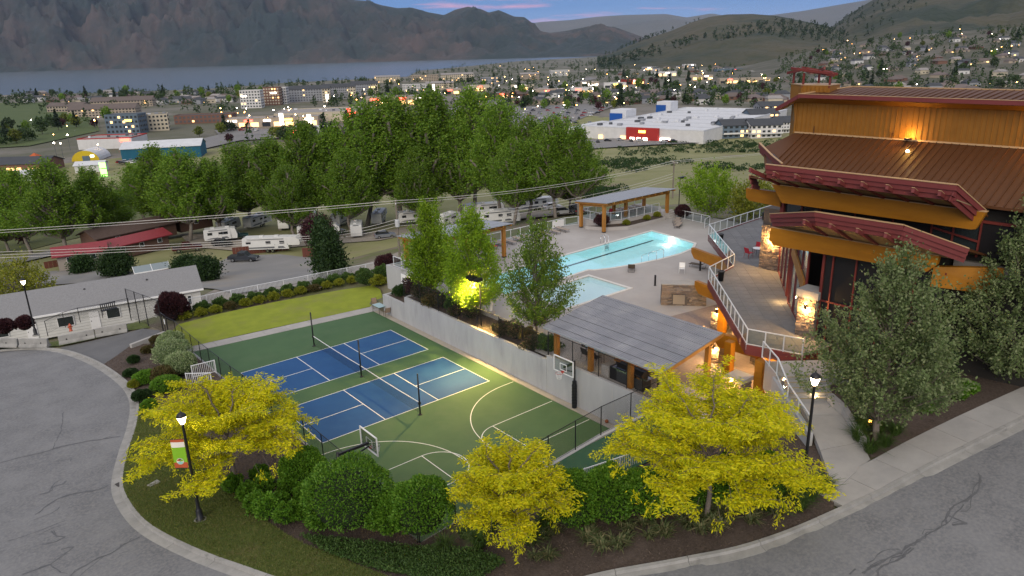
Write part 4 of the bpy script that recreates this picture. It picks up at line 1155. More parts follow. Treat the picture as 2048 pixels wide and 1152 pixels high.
def fascia(pts, inward, n=3, bh=.27, step=.10, th=.07, name='fascia_board'):
    for (a, b), w in zip(zip(pts[:-1], pts[1:]), inward):
        w = Vector(w).normalized(); a = Vector(a); b = Vector(b)
        for k in range(n):
            o = w*(k*step)-Vector((0,0,bh*(k+.5)))
            e = (b-a).normalized()*(-.0)
            CB(MB().beam(a+o, b+o, th, bh-.012), name, m_fascia)
        CB(MB().beam(a+Vector((0,0,.03)), b+Vector((0,0,.03)), .14, .05), 'cap_flashing', m_flash)
# --- upper main roof, ribbed
Y0, Y1 = -12.5, -40.0
roofpts = [(31, Y0, 17.40), (31, Y1, 17.40), (26, Y1, 15.05), (26, -13.6, 15.05), (29.2, -11.3, 16.5)]
CB(MB().extr(roofpts, (0, 0, -.15)), 'main_roof', m_roofb)
y = -13.2
while y > Y1+.3:
    z0 = 15.05; x0 = 26.0
    CB(MB().beam((x0, y, z0+.03), (30.98, y, 17.43), .035, .075), 'roof_seam', m_roofb); y -= .42
CB(MB().beam((30.97, Y0, 17.46), (30.97, Y1, 17.46), .08, .1), 'roof_flashing', m_flash)
# north-west notch: short fascia with gutter
fascia([(29.3, -10.9, 16.75), (27.2, -13.2, 16.3), (25.2, -15.1, 16.2)], [(1, -.6, 0), (1, -1, 0)], n=2, bh=.33)
CB(MB().beam((29.6, -11.1, 16.45), (27.5, -13.5, 15.95), .3, .1), 'box_gutter', m_screen)
CB(MB().extr([(29.3,-10.95,16.6), (27.2,-13.25,16.15), (26.0,-14.6,15.5), (26,-13.7,15.0), (29.2,-11.4,16.4)], (0,0,-.12)), 'valley_roof', m_roofb)
# --- clerestory wall with battens, top roof
CB(MB().add([(31,-12.5,17.3),(31,Y1,17.3),(31,Y1,19.45),(31,-12.2,19.45),(45,-12.5,17.3),(45,Y1,17.3),(45,Y1,19.45),(45,-12.2,19.45)], [(0,1,2,3),(4,7,6,5),(0,3,7,4),(1,5,6,2),(3,2,6,7),(0,4,5,1)]), 'clerestory_wall', m_boards)
y = -12.6
while y > Y1+.2:
    CB(MB().box(30.955, 31.0, y-.022, y+.022, 17.42, 19.4), 'batten', m_boards); y -= .31
CB(MB().box(30.94, 31.0, -12.52, -12.40, 17.4, 19.42), 'corner_board', m_boards)
tz = 20.03
top = [(30, -13.06, tz), (30, Y1, tz-.1), (34, Y1, tz+.75), (34, -16.5, tz+.75), (31.6, -14.6, tz+.28)]
CB(MB().extr([(30,-13.06,tz),(30,Y1,tz-.1),(33.5,Y1,tz+.28),(33.5,-14.9,tz+.36)], (0,0,-.10)), 'top_roof', m_roofb)
y = -14.3
while y > Y1+.3:
    CB(MB().beam((30.02, y, tz+.01), (33.45, y, tz+.33), .03, .06), 'roof_seam', m_roofb); y -= .42
CB(MB().beam((33.5, -14.9, tz+.38), (33.5, Y1, tz+.30), .1, .07), 'ridge_flashing', m_flash)
CB(MB().beam((30.0, -13.06, tz+.02), (33.5, -14.9, tz+.38), .1, .07), 'verge_flashing', m_flash)
CB(MB().beam((30,-13.06,tz-.09), (30,Y1,tz-.19), .08, .24), 'fascia_board', m_fascia)
CB(MB().beam((30,-13.06,tz+.045), (30,Y1,tz-.05), .12, .03), 'cap_flashing', m_flash)
CB(MB().extr([(30.05,-13.06,tz-.24),(30.05,Y1,tz-.34),(31.0,Y1,19.42),(31.0,-12.2,19.42)], (0,0,.05)), 'soffit', m_boards)
# the low wing of the top roof to the left
lw0, lw1 = Vector(pxx(1597,190,30)), Vector(pxx(1552,216,31))
CB(MB().beam(lw0-Vector((0,0,.1)), lw1-Vector((0,0,.1)), .08, .24), 'fascia_board', m_fascia)
CB(MB().extr([lw0, lw1, lw1+Vector((4, 1.2, .2)), Vector((33.5,-14.9,tz+.3))], (0,0,-.1)), 'top_roof_wing', m_roofb)
CB(MB().extr([lw0-Vector((0,0,.22)), lw1-Vector((0,0,.22)), Vector((31.6,-11.2,18.9)), Vector((31.0,-12.3,19.4))], (0,0,.04)), 'soffit', m_boards)
CB(MB().add([(31,-12.5,16.6),(32.2,-11.4,16.6),(32.2,-11.4,19.3),(31,-12.25,19.3)], [(0,1,2,3)]), 'side_wall', m_boards)
# --- bell-tower like cupola
cup = CB(MB().prism([(31.05,-12.62), (31.05,-14.62), (33.0,-14.3), (33.6,-12.4), (32.2,-11.2)], 19.6, 20.55), 'cupola_base', m_boards)
for k in range(7):
    yy = -12.75-k*.29; CB(MB().box(31.0, 31.06, yy-.018, yy+.018, 19.75, 20.5), 'batten', m_boards)
for (x, yy) in ((31.1,-12.7),(31.1,-14.55),(32.2,-11.35),(33.3,-12.6)):
    CB(MB().beam((x, yy, 20.4), (x+.02, yy, 21.35), .11, .11), 'cupola_post', m_redfr)
for a, b in (((30.9,-12.3,21.62),(31.15,-15.0,21.28)), ((30.9,-14.9,21.22),(32.4,-11.0,21.62)), ((32.3,-10.8,21.3),(31.0,-12.95,21.64)), ((33.6,-12.2,21.3),(30.9,-14.2,21.68)), ((33.5,-13.4,21.3),(31.8,-12.1,21.66)), ((31.0,-14.75,21.32),(33.3,-12.4,21.36))):
    CB(MB().beam(a, b, .13, .17), 'cupola_rafter', m_redfr)
CB(MB().extr([(31.02,-12.6,20.56),(31.02,-14.64,20.56),(33.0,-14.35,20.56),(33.6,-12.4,20.56),(32.2,-11.15,20.56)], (0,0,.05)), 'cupola_cap', m_flash)
# --- upper upswept canopy
UA, UB = Vector((22.6, -15.6, 16.49)), Vector((22.6, -25.9, 16.49))
UBe = Vector((25.5, -26.4, 14.87)); UAe = Vector((25.5, -15.2, 14.95))
CB(MB().extr([UA+Vector((.05,0,-.05)), UB+Vector((.05,0,-.05)), UBe+Vector((.6,0,-.35)), UAe+Vector((.6,0,-.35))], (0,0,-.1)), 'canopy_deck', m_roofb)
fascia([UA, UB], [(1,0,0)], n=3, bh=.27)
fascia([UB, UBe], [(0,1,0)], n=3, bh=.27)
CB(MB().extr([UA+Vector((.35,0,-.8)), UB+Vector((.35,0,-.8)), Vector((25.2,-26.3,14.95)), Vector((25.2,-15.2,14.95))], (0,0,.05)), 'soffit', m_soffit)
for yy in (-15.2, -16.42, -17.76, -19.05, -20.30, -21.55, -22.84, -24.11, -25.35):
    x0 = 22.15 if yy < -15.5 else 21.6
    z0 = 16.13 if yy < -15.5 else 16.3
    CB(MB().beam((x0, yy, z0-.05), (25.05, yy, 14.98), .14, .24), 'rafter', m_fascia)
    CB(MB().beam((x0+.0, yy, z0+.085), (x0+.45, yy, z0+.085-.21), .16, .025), 'rafter_cap', m_flash)
CB(MB().extr([(24.9,-14.71,14.92),(24.9,-26.65,14.90),(24.9,-26.3,13.98),(24.9,-26.1,13.93),(24.9,-15.5,13.85)], (.3,0,0)), 'glulam_beam', m_glulam)
CB(MB().beam((25.05,-14.7,14.94), (25.05,-26.66,14.92), .34, .03), 'beam_flashing', m_flash)
CB(MB().extr([(26.5,-11.9,14.13),(26.5,-14.6,14.15),(26.5,-14.6,13.2),(26.5,-12.2,13.32),(26.5,-11.95,13.5)], (.3,0,0)), 'glulam_beam', m_glulam)
fascia([(24.6,-13.3,15.35), (26.6,-12.6,14.9)], [(.3,-1,0)], n=3, bh=.27)
CB(MB().extr([(24.6,-13.3,15.3),(26.6,-12.6,14.9),(27.5,-14.2,14.8),(25.4,-15.1,15.0)], (0,0,-.08)), 'canopy_deck', m_roofb)
# --- upper storey band of dark windows
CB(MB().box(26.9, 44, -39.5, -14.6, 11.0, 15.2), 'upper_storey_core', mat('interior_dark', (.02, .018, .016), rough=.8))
for a, b, mm in ((-14.7,-15.9,m_gls),(-15.95,-17.1,m_gls),(-17.15,-19.3,m_screen),(-19.35,-21.5,m_screen),(-21.55,-23.6,m_screen),(-23.65,-24.7,m_gls),(-24.75,-26.0,m_gls),(-26.05,-28.0,m_screen),(-28.05,-31,m_screen)):
    CB(MB().box(26.72, 26.78, b, a, 12.2, 14.1), 'window_pane', mm)
    CB(MB().box(26.62, 26.75, a+.0, a+.08, 12.1, 14.3), 'mullion', m_redfr)
CB(MB().box(26.6, 26.76, -31, -14.6, 13.98, 14.12), 'window_head', m_redfr)
CB(MB().beam((26.62,-23.7,13.35), (26.62,-26.0,12.95), .08, .1), 'window_brace', m_redfr)
CB(MB().box(26.5, 26.8, -14.75, -14.5, 12.0, 14.3), 'corner_post', m_redfr)
# --- lower upswept canopy with mitred corners
LL, LA, LB, LR = Vector((24.5,-15.04,13.14)), Vector((22.2,-19.12,14.23)), Vector((22.2,-23.91,14.24)), Vector((24.6,-26.25,13.0))
fascia([LL, LA], [(.85,-.5,0)], n=3, bh=.27); fascia([LA, LB], [(1,0,0)], n=3, bh=.27); fascia([LB, LR], [(.7,.7,0)], n=3, bh=.27)
CB(MB().extr([LL-Vector((0,0,.03)), LA-Vector((-.04,0,.03)), LB-Vector((-.04,0,.03)), LR-Vector((0,0,.03)), Vector((26.8,-26.5,12.3)), Vector((26.8,-14.8,12.3))], (0,0,-.1)), 'canopy_deck', m_roofb)
CB(MB().extr([LL+Vector((.2,-.2,-.72)), LA+Vector((.3,0,-.8)), LB+Vector((.3,0,-.8)), LR+Vector((.1,.2,-.75)), Vector((24.8,-25,12.36)), Vector((24.8,-15.2,12.33))], (0,0,.04)), 'soffit', m_soffit)
for yy in (-18.77, -20.29, -21.78, -23.26):
    CB(MB().beam((21.75, yy, 13.68), (24.6, yy, 12.42), .14, .24), 'rafter', m_fascia)
    CB(MB().beam((21.75, yy, 13.815), (22.2, yy, 13.6), .16, .025), 'rafter_cap', m_flash)
CB(MB().extr([(24.4,-15.2,12.32),(24.4,-25.0,12.39),(24.4,-24.95,11.9),(24.4,-24.5,11.42),(24.4,-15.5,11.22),(24.4,-15.15,11.5)], (.32,0,0)), 'glulam_beam', m_glulam)
CB(MB().beam((24.56,-15.2,12.35), (24.56,-25.0,12.42), .36, .03), 'beam_flashing', m_flash)
# second beam running back on the right
CB(MB().extr([(25.0,-24.6,11.6),(27.5,-29.0,11.9),(27.5,-29.0,10.6),(26.6,-27.6,10.3),(25.0,-24.6,10.5)], (.3,.1,0)), 'glulam_beam', m_glulam)
CB(MB().box(26.6, 44, -39, -25, ZD-1.5, 11.8), 'right_wing_wall', mat('right_wing_render', (.20, .18, .165), (.17, .155, .14), ns=2, rough=.9))
for k in range(5): CB(MB().box(26.5, 26.62, -28.6-k*.02, -25.2, 9.0-k*.7, 9.35-k*.7), 'eave_board', m_soffit)
# --- deck storey: stone corner piers, tall glazing
def stone_pier(x0, x1, y0, y1, z0, z1, name='stone_pier', cap=None):
    core_ = CB(MB().box(x0+.06, x1-.06, y0+.06, y1-.06, z0, z1), name, mat('stone_mortar', (.10, .085, .075)))
    return core_
def clad(x0, x1, y0, y1, z0, z1, faces='wse'):
    if 'w' in faces: stone_face(ch, (x0+.06, y1-.03), (x0+.06, y0+.03), z0, z1, .12)
    if 's' in faces: stone_face(ch, (x0+.03, y0+.06), (x1-.03, y0+.06), z0, z1, .12)
    if 'n' in faces: stone_face(ch, (x1-.03, y1-.06), (x0+.03, y1-.06), z0, z1, .12)
stone_pier(36.6, 37.9, -9.0, -7.2, ZD, 10.6); clad(36.6, 37.9, -9.0, -7.2, ZD, 9.2)
stone_pier(25.1, 26.2, -18.35, -17.1, ZD, 8.55); clad(25.1, 26.2, -18.35, -17.1, ZD, 8.1)
CB(MB().box(25.0, 26.3, -18.45, -17.0, 8.12, 8.6), 'pier_cap', m_walk)
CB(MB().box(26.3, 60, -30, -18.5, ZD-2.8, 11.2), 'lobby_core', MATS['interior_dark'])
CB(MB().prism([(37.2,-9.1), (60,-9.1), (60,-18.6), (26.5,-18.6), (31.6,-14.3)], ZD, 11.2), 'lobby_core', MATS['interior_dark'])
def glaze(p, q, z0, z1, n, m=m_gls, fr=m_redfr, rows=()):
    p = np.array(p, float); q = np.array(q, float)
    d = (q-p)/np.linalg.norm(q-p); nn = np.array([d[1], -d[0]])
    for i in range(n+1):
        c = p+(q-p)*i/n
        CB(MB().beam((c[0], c[1], z0), (c[0], c[1], z1), .12, .12), 'mullion', fr)
    for i in range(n):
        a = p+(q-p)*(i/n)+d*.06; b = p+(q-p)*((i+1)/n)-d*.06
        CB(MB().add([(a[0], a[1], z0), (b[0], b[1], z0), (b[0], b[1], z1), (a[0], a[1], z1)], [(0,1,2,3)]), 'window_pane', m)
    for z in [z0+.06, z1-.06]+list(rows): CB(MB().beam((p[0], p[1], z), (q[0], q[1], z), .11, .12), 'transom', fr)
m_refl = mat('reflective_glass', (.42, .50, .50), rough=.03, metal=.75)
glaze((36.6, -9.05), (31.6, -12.7), ZD, 10.9, 3, m_refl)
glaze((31.4, -12.9), (30.1, -13.75), ZD, 10.9, 1, m_refl)
glaze((30.05, -13.8), (26.25, -16.95), ZD, 11.0, 3, m_refl)
CB(MB().beam((29.95, -13.75, 9.6), (26.4, -16.7, 8.3), .12, .85), 'diagonal_timber', m_timber)
# tall dark screens right of the pier
for a, b in ((-18.45,-18.95),(-19.0,-20.3),(-20.4,-21.9),(-22.0,-23.6),(-23.7,-25.2)):
    for z0, z1 in ((ZD, 8.05), (8.15, 11.3)): CB(MB().box(25.36, 25.4, b, a, z0, z1), 'sun_screen', m_screen)
    CB(MB().box(25.27, 25.42, a-.02, a+.07, ZD, 11.35), 'mullion', m_redfr)
CB(MB().box(25.28, 25.42, -25.2, -18.4, 8.05, 8.15), 'transom', m_redfr)
CB(MB().box(25.28, 25.42, -25.2, -18.4, 11.2, 11.32), 'transom', m_redfr)
CB(MB().box(25.3, 25.4, -18.38, -18.3, ZD, 11.3), 'corner_frame', m_redfr)
# --- deck with edge fascia and laid tiles
DK = [(58, 3.3), (45.0, 2.5), (43.0, 2.4), (35.4, -5.6), (30.8, -6.4), (21.36, -16.05), (22.3, -19.2)]
DKP = DK + [(25.2, -19.6), (26.4, -18.4), (37.4, -9.0), (58, -9.0)]
deck = CB(MB().prism(DKP, ZD-.45, ZD-.04), 'deck_slab', m_fascia)
for a, b in zip(DK[:-1], DK[1:]):
    CB(MB().beam((a[0], a[1], ZD-.28), (b[0], b[1], ZD-.28), .12, .62), 'deck_fascia', m_fascia)
m_dtile = mat('deck_tile', (.175, .175, .18), (.145, .145, .15), ns=2.0, rough=.85, bump=.15, bs=30, rnd=.09)
me = bpy.data.meshes.new('deck_tile'); _mb = MB().box(-.44, .44, -.44, .44, -.035, 0)
me.from_pydata(_mb.v, [], _mb.f); me.materials.append(m_dtile)
ins = DKP
ax = np.array([-.72, -.69]); ay = np.array([.69, -.72])
for i in range(-6, 60):
    for j in range(-30, 40):
        c = np.array([43.0, 2.4])+ax*(i*.9)+ay*(j*.9)
        if all(inpoly(c[0]+dx, c[1]+dy, ins) for dx, dy in ((.5,0),(-.5,0),(0,.5),(0,-.5))):
            o = bpy.data.objects.new('deck_tile', me); COL.objects.link(o); o.parent = ch
            o.location = (c[0]-32, c[1]+15, 0); o.rotation_euler = (0, 0, math.atan2(ax[1], ax[0]))
CB(MB().prism(DKP, ZD-.04, ZD-.02), 'deck_bedding', m_dtile)
glassrail('deck_railing', 'white framed glass railing zigzagging along the clubhouse deck', [(a, b, ZD) for a, b in DK], 1.07, post=1.25, drop=.3)
# outriggers under the deck edge
for k, (p, q) in enumerate((((39.6, 1.7), (37.2, -6.0)), ((31.3, -4.9), (29.6, -12.0)), ((22.9, -12.6), (23.6, -18.5)))):
    p = Vector((p[0], p[1], 0)); q = Vector((q[0], q[1], 0)); d = (q-p).normalized(); s_ = Vector((-d.y, d.x, 0))*.18
    prof = [(0, 5.0), (0, 4.55), (.5, 4.05), (6, 3.95), (6, 5.02)]
    CB(MB().extr([p+d*a+Vector((0,0,z))-s_ for a, z in prof], s_*2), 'deck_outrigger', m_glulam)
# columns below the deck
for (x, y_) in ((28.9, -9.0), (23.6, -12.5)):
    stone_pier(x-.5, x+.5, y_-.5, y_+.5, ZP, 4.0); clad(x-.5, x+.5, y_-.5, y_+.5, ZP, 4.0, 'ws')
for (x, y_, zb) in ((27.4, -10.2, ZP), (22.1, -14.4, ZP+.0), (20.9, -17.4, ZP), (22.6, -16.4, 4.1)):
    CB(MB().box(x-.25, x+.25, y_-.25, y_+.25, zb, ZD-.45), 'timber_post', m_glulam)
stone_pier(19.6, 20.7, -17.0, -15.9, ZP, 3.9); clad(19.6, 20.7, -17.0, -15.9, ZP, 3.7)
CB(MB().box(19.5, 20.8, -17.1, -15.8, 3.72, 3.95), 'pier_cap', m_walk)
stone_pier(24.9, 26.0, -17.6, -14.2, ZP, 4.9); clad(24.9, 26.0, -17.6, -14.2, ZP, 4.6, 'ws')
CB(MB().box(27.5, 45, -18.5, -11, ZP, ZD-.5), 'lower_storey', mat('lower_storey_wall', (.25, .20, .15), rough=.8))
# wall sconces: black cylinder, light up and down
def sconce(x, y_, z, e=45, dirx=-1, diry=0):
    e = e*2.2
    s0 = CB(MB().lathe([(.075, -.17), (.08, -.15), (.08, .15), (.075, .17)], (x, y_, z), 10), 'wall_sconce', m_black)
    g = CB(MB().lathe([(.06, .171), (.06, .19)], (x, y_, z), 10), 'sconce_glow', emat('sconce_glow', (1, .62, .25), 20))
    plight('sconce_light', (x+.04*dirx, y_+.04*diry, z-.28), e, (1, .55, .17), .05, ch)
    plight('sconce_light', (x+.04*dirx, y_+.04*diry, z+.28), e*.25, (1, .55, .17), .05, ch)
sconce(24.88, -17.75, 7.6, 95); sconce(36.38, -8.3, 8.3, 170); sconce(28.22, -9.1, 4.2, 80); sconce(22.92, -12.6, 3.9, 80); sconce(19.4, -16.4, 3.6, 35); sconce(24.7, -15.6, 4.2, 50)
plight('deck_step_light', (30.0, -13.2, ZD+.45), 40, (1, .6, .22), .05, ch)
plight('under_deck_light', (26.3, -11.6, 4.6), 380, (1, .6, .2), .1, ch); plight('under_deck_light', (22.4, -17.6, 4.5), 380, (1, .6, .2), .1, ch); plight('under_deck_light', (31, -8.2, 4.4), 200, (1, .6, .2), .1, ch)
# clerestory floodlamps: small fittings with bent arm
for yy, e in ((-20.1, 130), (-27.4, 130)):
    CB(MB().path([(30.9, yy+1.1, 17.5), (30.9, yy+1.1, 17.85), (30.6, yy+.9, 17.9)], .03), 'lamp_arm', m_roofb)
    CB(MB().box(30.45, 30.72, yy-.15, yy+.15, 17.5, 17.62), 'flood_fitting', m_black)
    plight('clerestory_light', (30.5, yy, 17.72), e*.6, (1, .55, .12), .05, ch)
CB(MB().path([(30.9, -13.9, 17.5), (30.9, -13.9, 17.95)], .03), 'lamp_arm', m_roofb)
CB(MB().lathe([(.09, 0), (.1, .06), (.05, .12)], tuple(pxx(1815, 304, 28.6)), 8), 'roof_spot', emat('warm_lamp', (1, .8, .5), 14))

# deck furniture and bins
tb = table_('round white table with red chairs on the clubhouse deck', (39.6, -5.2, ZD), .9, .9, .74, m_white, rnd=True)
chair_('red chair left of the round white table on the deck', (38.7, -4.9, ZD), R(-10), m_redsl, mat('red_frame', (.25, .03, .03)))
chair_('red chair behind the round white table on the deck', (40.6, -4.6, ZD), R(200), m_redsl, mat('red_frame', (.25, .03, .03)))
for i, (x, y_) in enumerate(((31.3, -7.2), (41.4, -.1), (52.5, 2.2))):
    t = thing('litter_bin', ['black litter bin in the inner corner of the deck railing', 'black litter bin beside the second bend of the deck railing', 'black planter bin at the far end of the deck railing'][i], 'bin', (x, y_, ZD), group='deck bins')
    MB().lathe([(.2, 0), (.25, .75), (.27, .76), (.27, .82), (.2, .82), (.19, .7)], n=14).build('body', m_black, t, True)
    MB().lathe([(.275, .74), (.275, .78)], n=14).build('rim_band', m_steel, t)

# ------------------------------------------------------------------ entry steps, landing and walls
stp = thing('entry_steps', 'concrete entry steps with lit risers below the clubhouse landing', 'steps', tuple(px(1622, 802, 4.75)))
rr = np.array([.77, -.64]); dwn = np.array([-.64, -.77])
so = np.array(px(1622, 802, 4.75)[:2]); hw = 1.15
def quadp(c0, c1, w0, w1): return [tuple(so+rr*w0+dwn*c0), tuple(so+rr*w1+dwn*c0), tuple(so+rr*w1+dwn*c1), tuple(so+rr*w0+dwn*c1)]
for k in range(5):
    MB().prism(quadp(-.34*(k+1), -.34*k-.0, -hw, hw+.1), 3.8, 4.75+.16*(k+1)).build('step', m_walk, stp, world=True)
    MB().prism(quadp(-.34*k-.05, -.34*k+.012, -hw, hw+.1), 4.75+.16*(k+1)-.015, 4.75+.16*(k+1)+.004).build('nosing', mat('yellowed_nosing', (.33, .25, .12), rough=.8), stp, world=True)
MB().prism(quadp(-3.6, -1.7, -hw-.2, hw+1.6), 3.8, 5.54).build('landing', m_walk, stp, world=True)
MB().prism(quadp(-.62, -.35, .2, .5), 4.95, 5.02).build('step_lamp', emat('step_lamp', (1, .75, .4), 18), stp, world=True)
plight('step_light', tuple(so-dwn*.15+rr*.3)+(5.0,), 10, (1, .7, .35), .05, stp)
MB().prism(quadp(-2.0, 3.4, -hw-.32, -hw-.06), 2.4, lambda x, y: 5.3 if (np.array([x, y])-so)@dwn < -1 else 4.75).build('stair_wall', m_wallc, stp, world=True)
MB().prism([(15.6, -19.55), (15.6, -19.3), (18.2, -19.3), (18.2, -19.55)], 1.5, 3.1).build('garden_retaining_wall', m_wallc)
tag(bpy.data.objects['garden_retaining_wall'], 'concrete wall holding the bank below the clubhouse steps', 'wall')
q0 = so-rr*(hw+.19)
glassrail('stair_railing', 'white handrail with glass descending beside the entry steps', [tuple(q0-dwn*4.2)+(5.5,), tuple(q0-dwn*1.7)+(5.5,), tuple(q0+dwn*.1)+(4.78,), tuple(q0+dwn*3.2)+(4.5,)], 1.05, post=1.3)
lw_a, lw_b = px(1690, 822, 4.9), px(1733, 893, 4.65)
kw = thing('garden_kerb_wall', 'low concrete kerb wall between the path and the silvery tree', 'wall', tuple(lw_a))
MB().beam(tuple(px(1660,795,5.0)), tuple(lw_a), .28, .5).build('wall_length', m_walk, kw, world=True)
MB().beam(tuple(lw_a), tuple(lw_b), .28, .4).build('wall_length', m_walk, kw, world=True)
# planting bed right of the path
rb = [tuple(px(1742,925,4.25)[:2]), tuple(px(1690,830,4.5)[:2]), (20.5, -20.2), (25, -20.3), (25.2, -25.3), (26.4, -25.6), (60, -27), (60, -36.5)] + [tuple(p) for p in offset(kerb_path, 1.95)[-1:_s+8:-1]]
tag(drape('garden_bed', rb, m_mulch, 1.0, .12), kind='structure')
bl = thing('path_light', 'short black bollard lamp with amber glow under the silvery tree', 'lamp', tuple(pg(1737, 862, .1)))
MB().lathe([(.09, 0), (.09, .5), (.10, .52)], n=10).build('shaft', m_black, bl); MB().lathe([(.08, .52), (.08, .66)], n=10).build('lens', emat('amber_lens', (1, .42, .06), 5), bl); MB().lathe([(.1, .66), (.1, .72), (.02, .76)], n=10).build('cap', m_black, bl)
# ================================================================== vegetation
def rnd_unit(n, r=rng):
    v = r.normal(size=(n, 3)); return v/np.linalg.norm(v, axis=1)[:, None]
def leaf_quads(P, D, L, W, fold=.12, r=rng):
    """one kite-shaped leaf per point: base P, tip along D"""
    n = len(P)
    L = np.asarray(L)*np.ones(n); W = np.asarray(W)*np.ones(n)
    L = L*r.uniform(.7, 1.3, n); W = W*r.uniform(.75, 1.25, n)
    D = D/np.linalg.norm(D, axis=1)[:, None]
    S = np.cross(D, rnd_unit(n, r)); S /= np.linalg.norm(S, axis=1)[:, None]+1e-9
    Nn = np.cross(S, D)
    m = P+D*(L*.5)[:, None]+Nn*(fold*W)[:, None]
    return np.stack([P, m-S*(W*.5)[:, None], P+D*L[:, None], m+S*(W*.5)[:, None]], 1)
def limb(mb, pts, r0, r1, n=6):
    k = len(pts)-1
    for i in range(k):
        a = r0+(r1-r0)*i/k; b = r0+(r1-r0)*(i+1)/k
        mb.tube(pts[i], pts[i+1], a, b, n, cap=False)
def bend(a, b, sag, seed, k=5, wob=.06):
    a = np.array(a, float); b = np.array(b, float); r = np.random.default_rng(seed); L = np.linalg.norm(b-a)
    out = []
    for i in range(k+1):
        t = i/k; p = a+(b-a)*t; p[2] += sag*math.sin(math.pi*t)
        if 0 < i < k: p = p+r.normal(size=3)*wob*L*.5
        out.append(tuple(p))
    return out
m_bark = mat('grey_bark', (.17, .14, .115), (.12, .10, .08), ns=6, rough=.95, bump=.6, bs=14, stretch=(1, 1, .3))
m_barkp = mat('poplar_bark', (.20, .175, .15), (.15, .13, .11), ns=3, rough=.95, bump=.5, bs=6, stretch=(1, 1, .3))
m_barkb = mat('dark_bark', (.075, .06, .05), (.055, .045, .038), ns=6, rough=.95, bump=.6, bs=14)
LM = {
 'gold': leafmat('golden_locust_leaf', (.38, .44, .008), (.64, .61, .010), (.82, .71, .014), .45, .05),
 'pop': leafmat('poplar_leaf', (.085, .175, .014), (.125, .225, .018), (.190, .285, .030), .36, .18),
 'lime': leafmat('lime_maple_leaf', (.13, .23, .012), (.18, .30, .014), (.25, .36, .020), .42, .10),
 'silver': leafmat('silvery_pear_leaf', (.098, .150, .046), (.155, .205, .076), (.235, .265, .130), .32, .08),
 'hedge': leafmat('hedge_leaf', (.060, .155, .012), (.095, .215, .016), (.155, .280, .026), .32, .08),
 'dark': leafmat('dark_green_leaf', (.016, .038, .012), (.026, .055, .015), (.040, .078, .020), .25, .15),
 'varieg': leafmat('variegated_leaf', (.14, .22, .07), (.26, .33, .15), (.40, .44, .26), .30, .06),
 'purple': leafmat('purple_barberry_leaf', (.030, .012, .016), (.055, .020, .024), (.085, .032, .034), .22, .12),
 'spirea': leafmat('spirea_leaf', (.13, .17, .016), (.21, .23, .02), (.29, .28, .03), .35, .10),
 'copper': leafmat('coppery_shrub_leaf', (.085, .060, .022), (.075, .085, .024), (.14, .085, .04), .30, .15),
 'mid': leafmat('mid_green_leaf', (.042, .090, .020), (.060, .115, .025), (.090, .150, .035), .3, .15),
 'bloom': leafmat('rhododendron_leaf', (.028, .050, .018), (.055, .065, .026), (.17, .10, .085), .25, .15),
 'spring': leafmat('spring_maple_leaf', (.075, .14, .016), (.11, .185, .02), (.165, .24, .03), .38, .05),
 'blade': leafmat('grass_blade', (.040, .085, .014), (.055, .105, .018), (.085, .125, .03), .3, .15),
 'straw': leafmat('perennial_strap_leaf', (.07, .10, .035), (.12, .14, .06), (.26, .22, .12), .3, .2),
 'far': leafmat('distant_tree_leaf', (.022, .045, .015), (.034, .062, .018), (.055, .088, .024), .2, .30),
 'fary': leafmat('distant_spring_leaf', (.075, .105, .014), (.11, .14, .018), (.16, .17, .025), .25, .25),
 'conif': leafmat('conifer_needles', (.012, .026, .013), (.018, .036, .016), (.028, .048, .020), .1, .25)}
def hgt(b, v):
    """height at which a plumb line over b crosses picture row v"""
    lo, hi = b[2]-1, 21.5
    inv = _RC.T
    for _ in range(40):
        m = (lo+hi)/2; c = inv @ (np.array([b[0], b[1], m])-_C); row = 576-FPX*c[1]/-c[2]
        if row > v: lo = m
        else: hi = m
    return lo-b[2]

# crown envelopes: relative radius along the crown height
ENV = {'oval': lambda t: math.sin(math.pi*min(1, max(0, .06+.90*t)))**.75,
       'pyr': lambda t: (min(1, t/.18)**.7)*(1-t*.93)**.75 if t < 1 else 0,
       'pop': lambda t: (min(1, t/.12)**.6)*(1-max(0, t-.35)/.70)**.65 if t < 1 else .05,
       'dome': lambda t: math.sqrt(max(0, 1-(t)**2.2)),
       'pear': lambda t: (min(1, t/.26)**.6)*max(.03, 1-.98*max(0, t-.24)/.76)**.9,
       'cone': lambda t: (1-t)**.9*.98+.02}
def crown_pts(H0, H1, Rr, env, nc, seed, lump=.28, fill=.45, lobes=5):
    r = np.random.default_rng(seed); out = []; e = ENV[env]
    ph = r.uniform(0, 6.28, 8); off = r.uniform(0, 100)
    while len(out) < nc:
        t = r.uniform(); a = r.uniform(0, 2*math.pi)
        if r.uniform() > e(t)**1.2+.05: continue
        bump = 1+lump*noise.noise(Vector((math.cos(a)*1.6+off, math.sin(a)*1.6, t*4.0)))*1.6
        rho = e(t)*bump*math.sqrt(r.uniform(fill**2, 1))
        out.append((Rr*rho*math.cos(a), Rr*rho*math.sin(a), H0+(H1-H0)*t))
    return np.array(out)
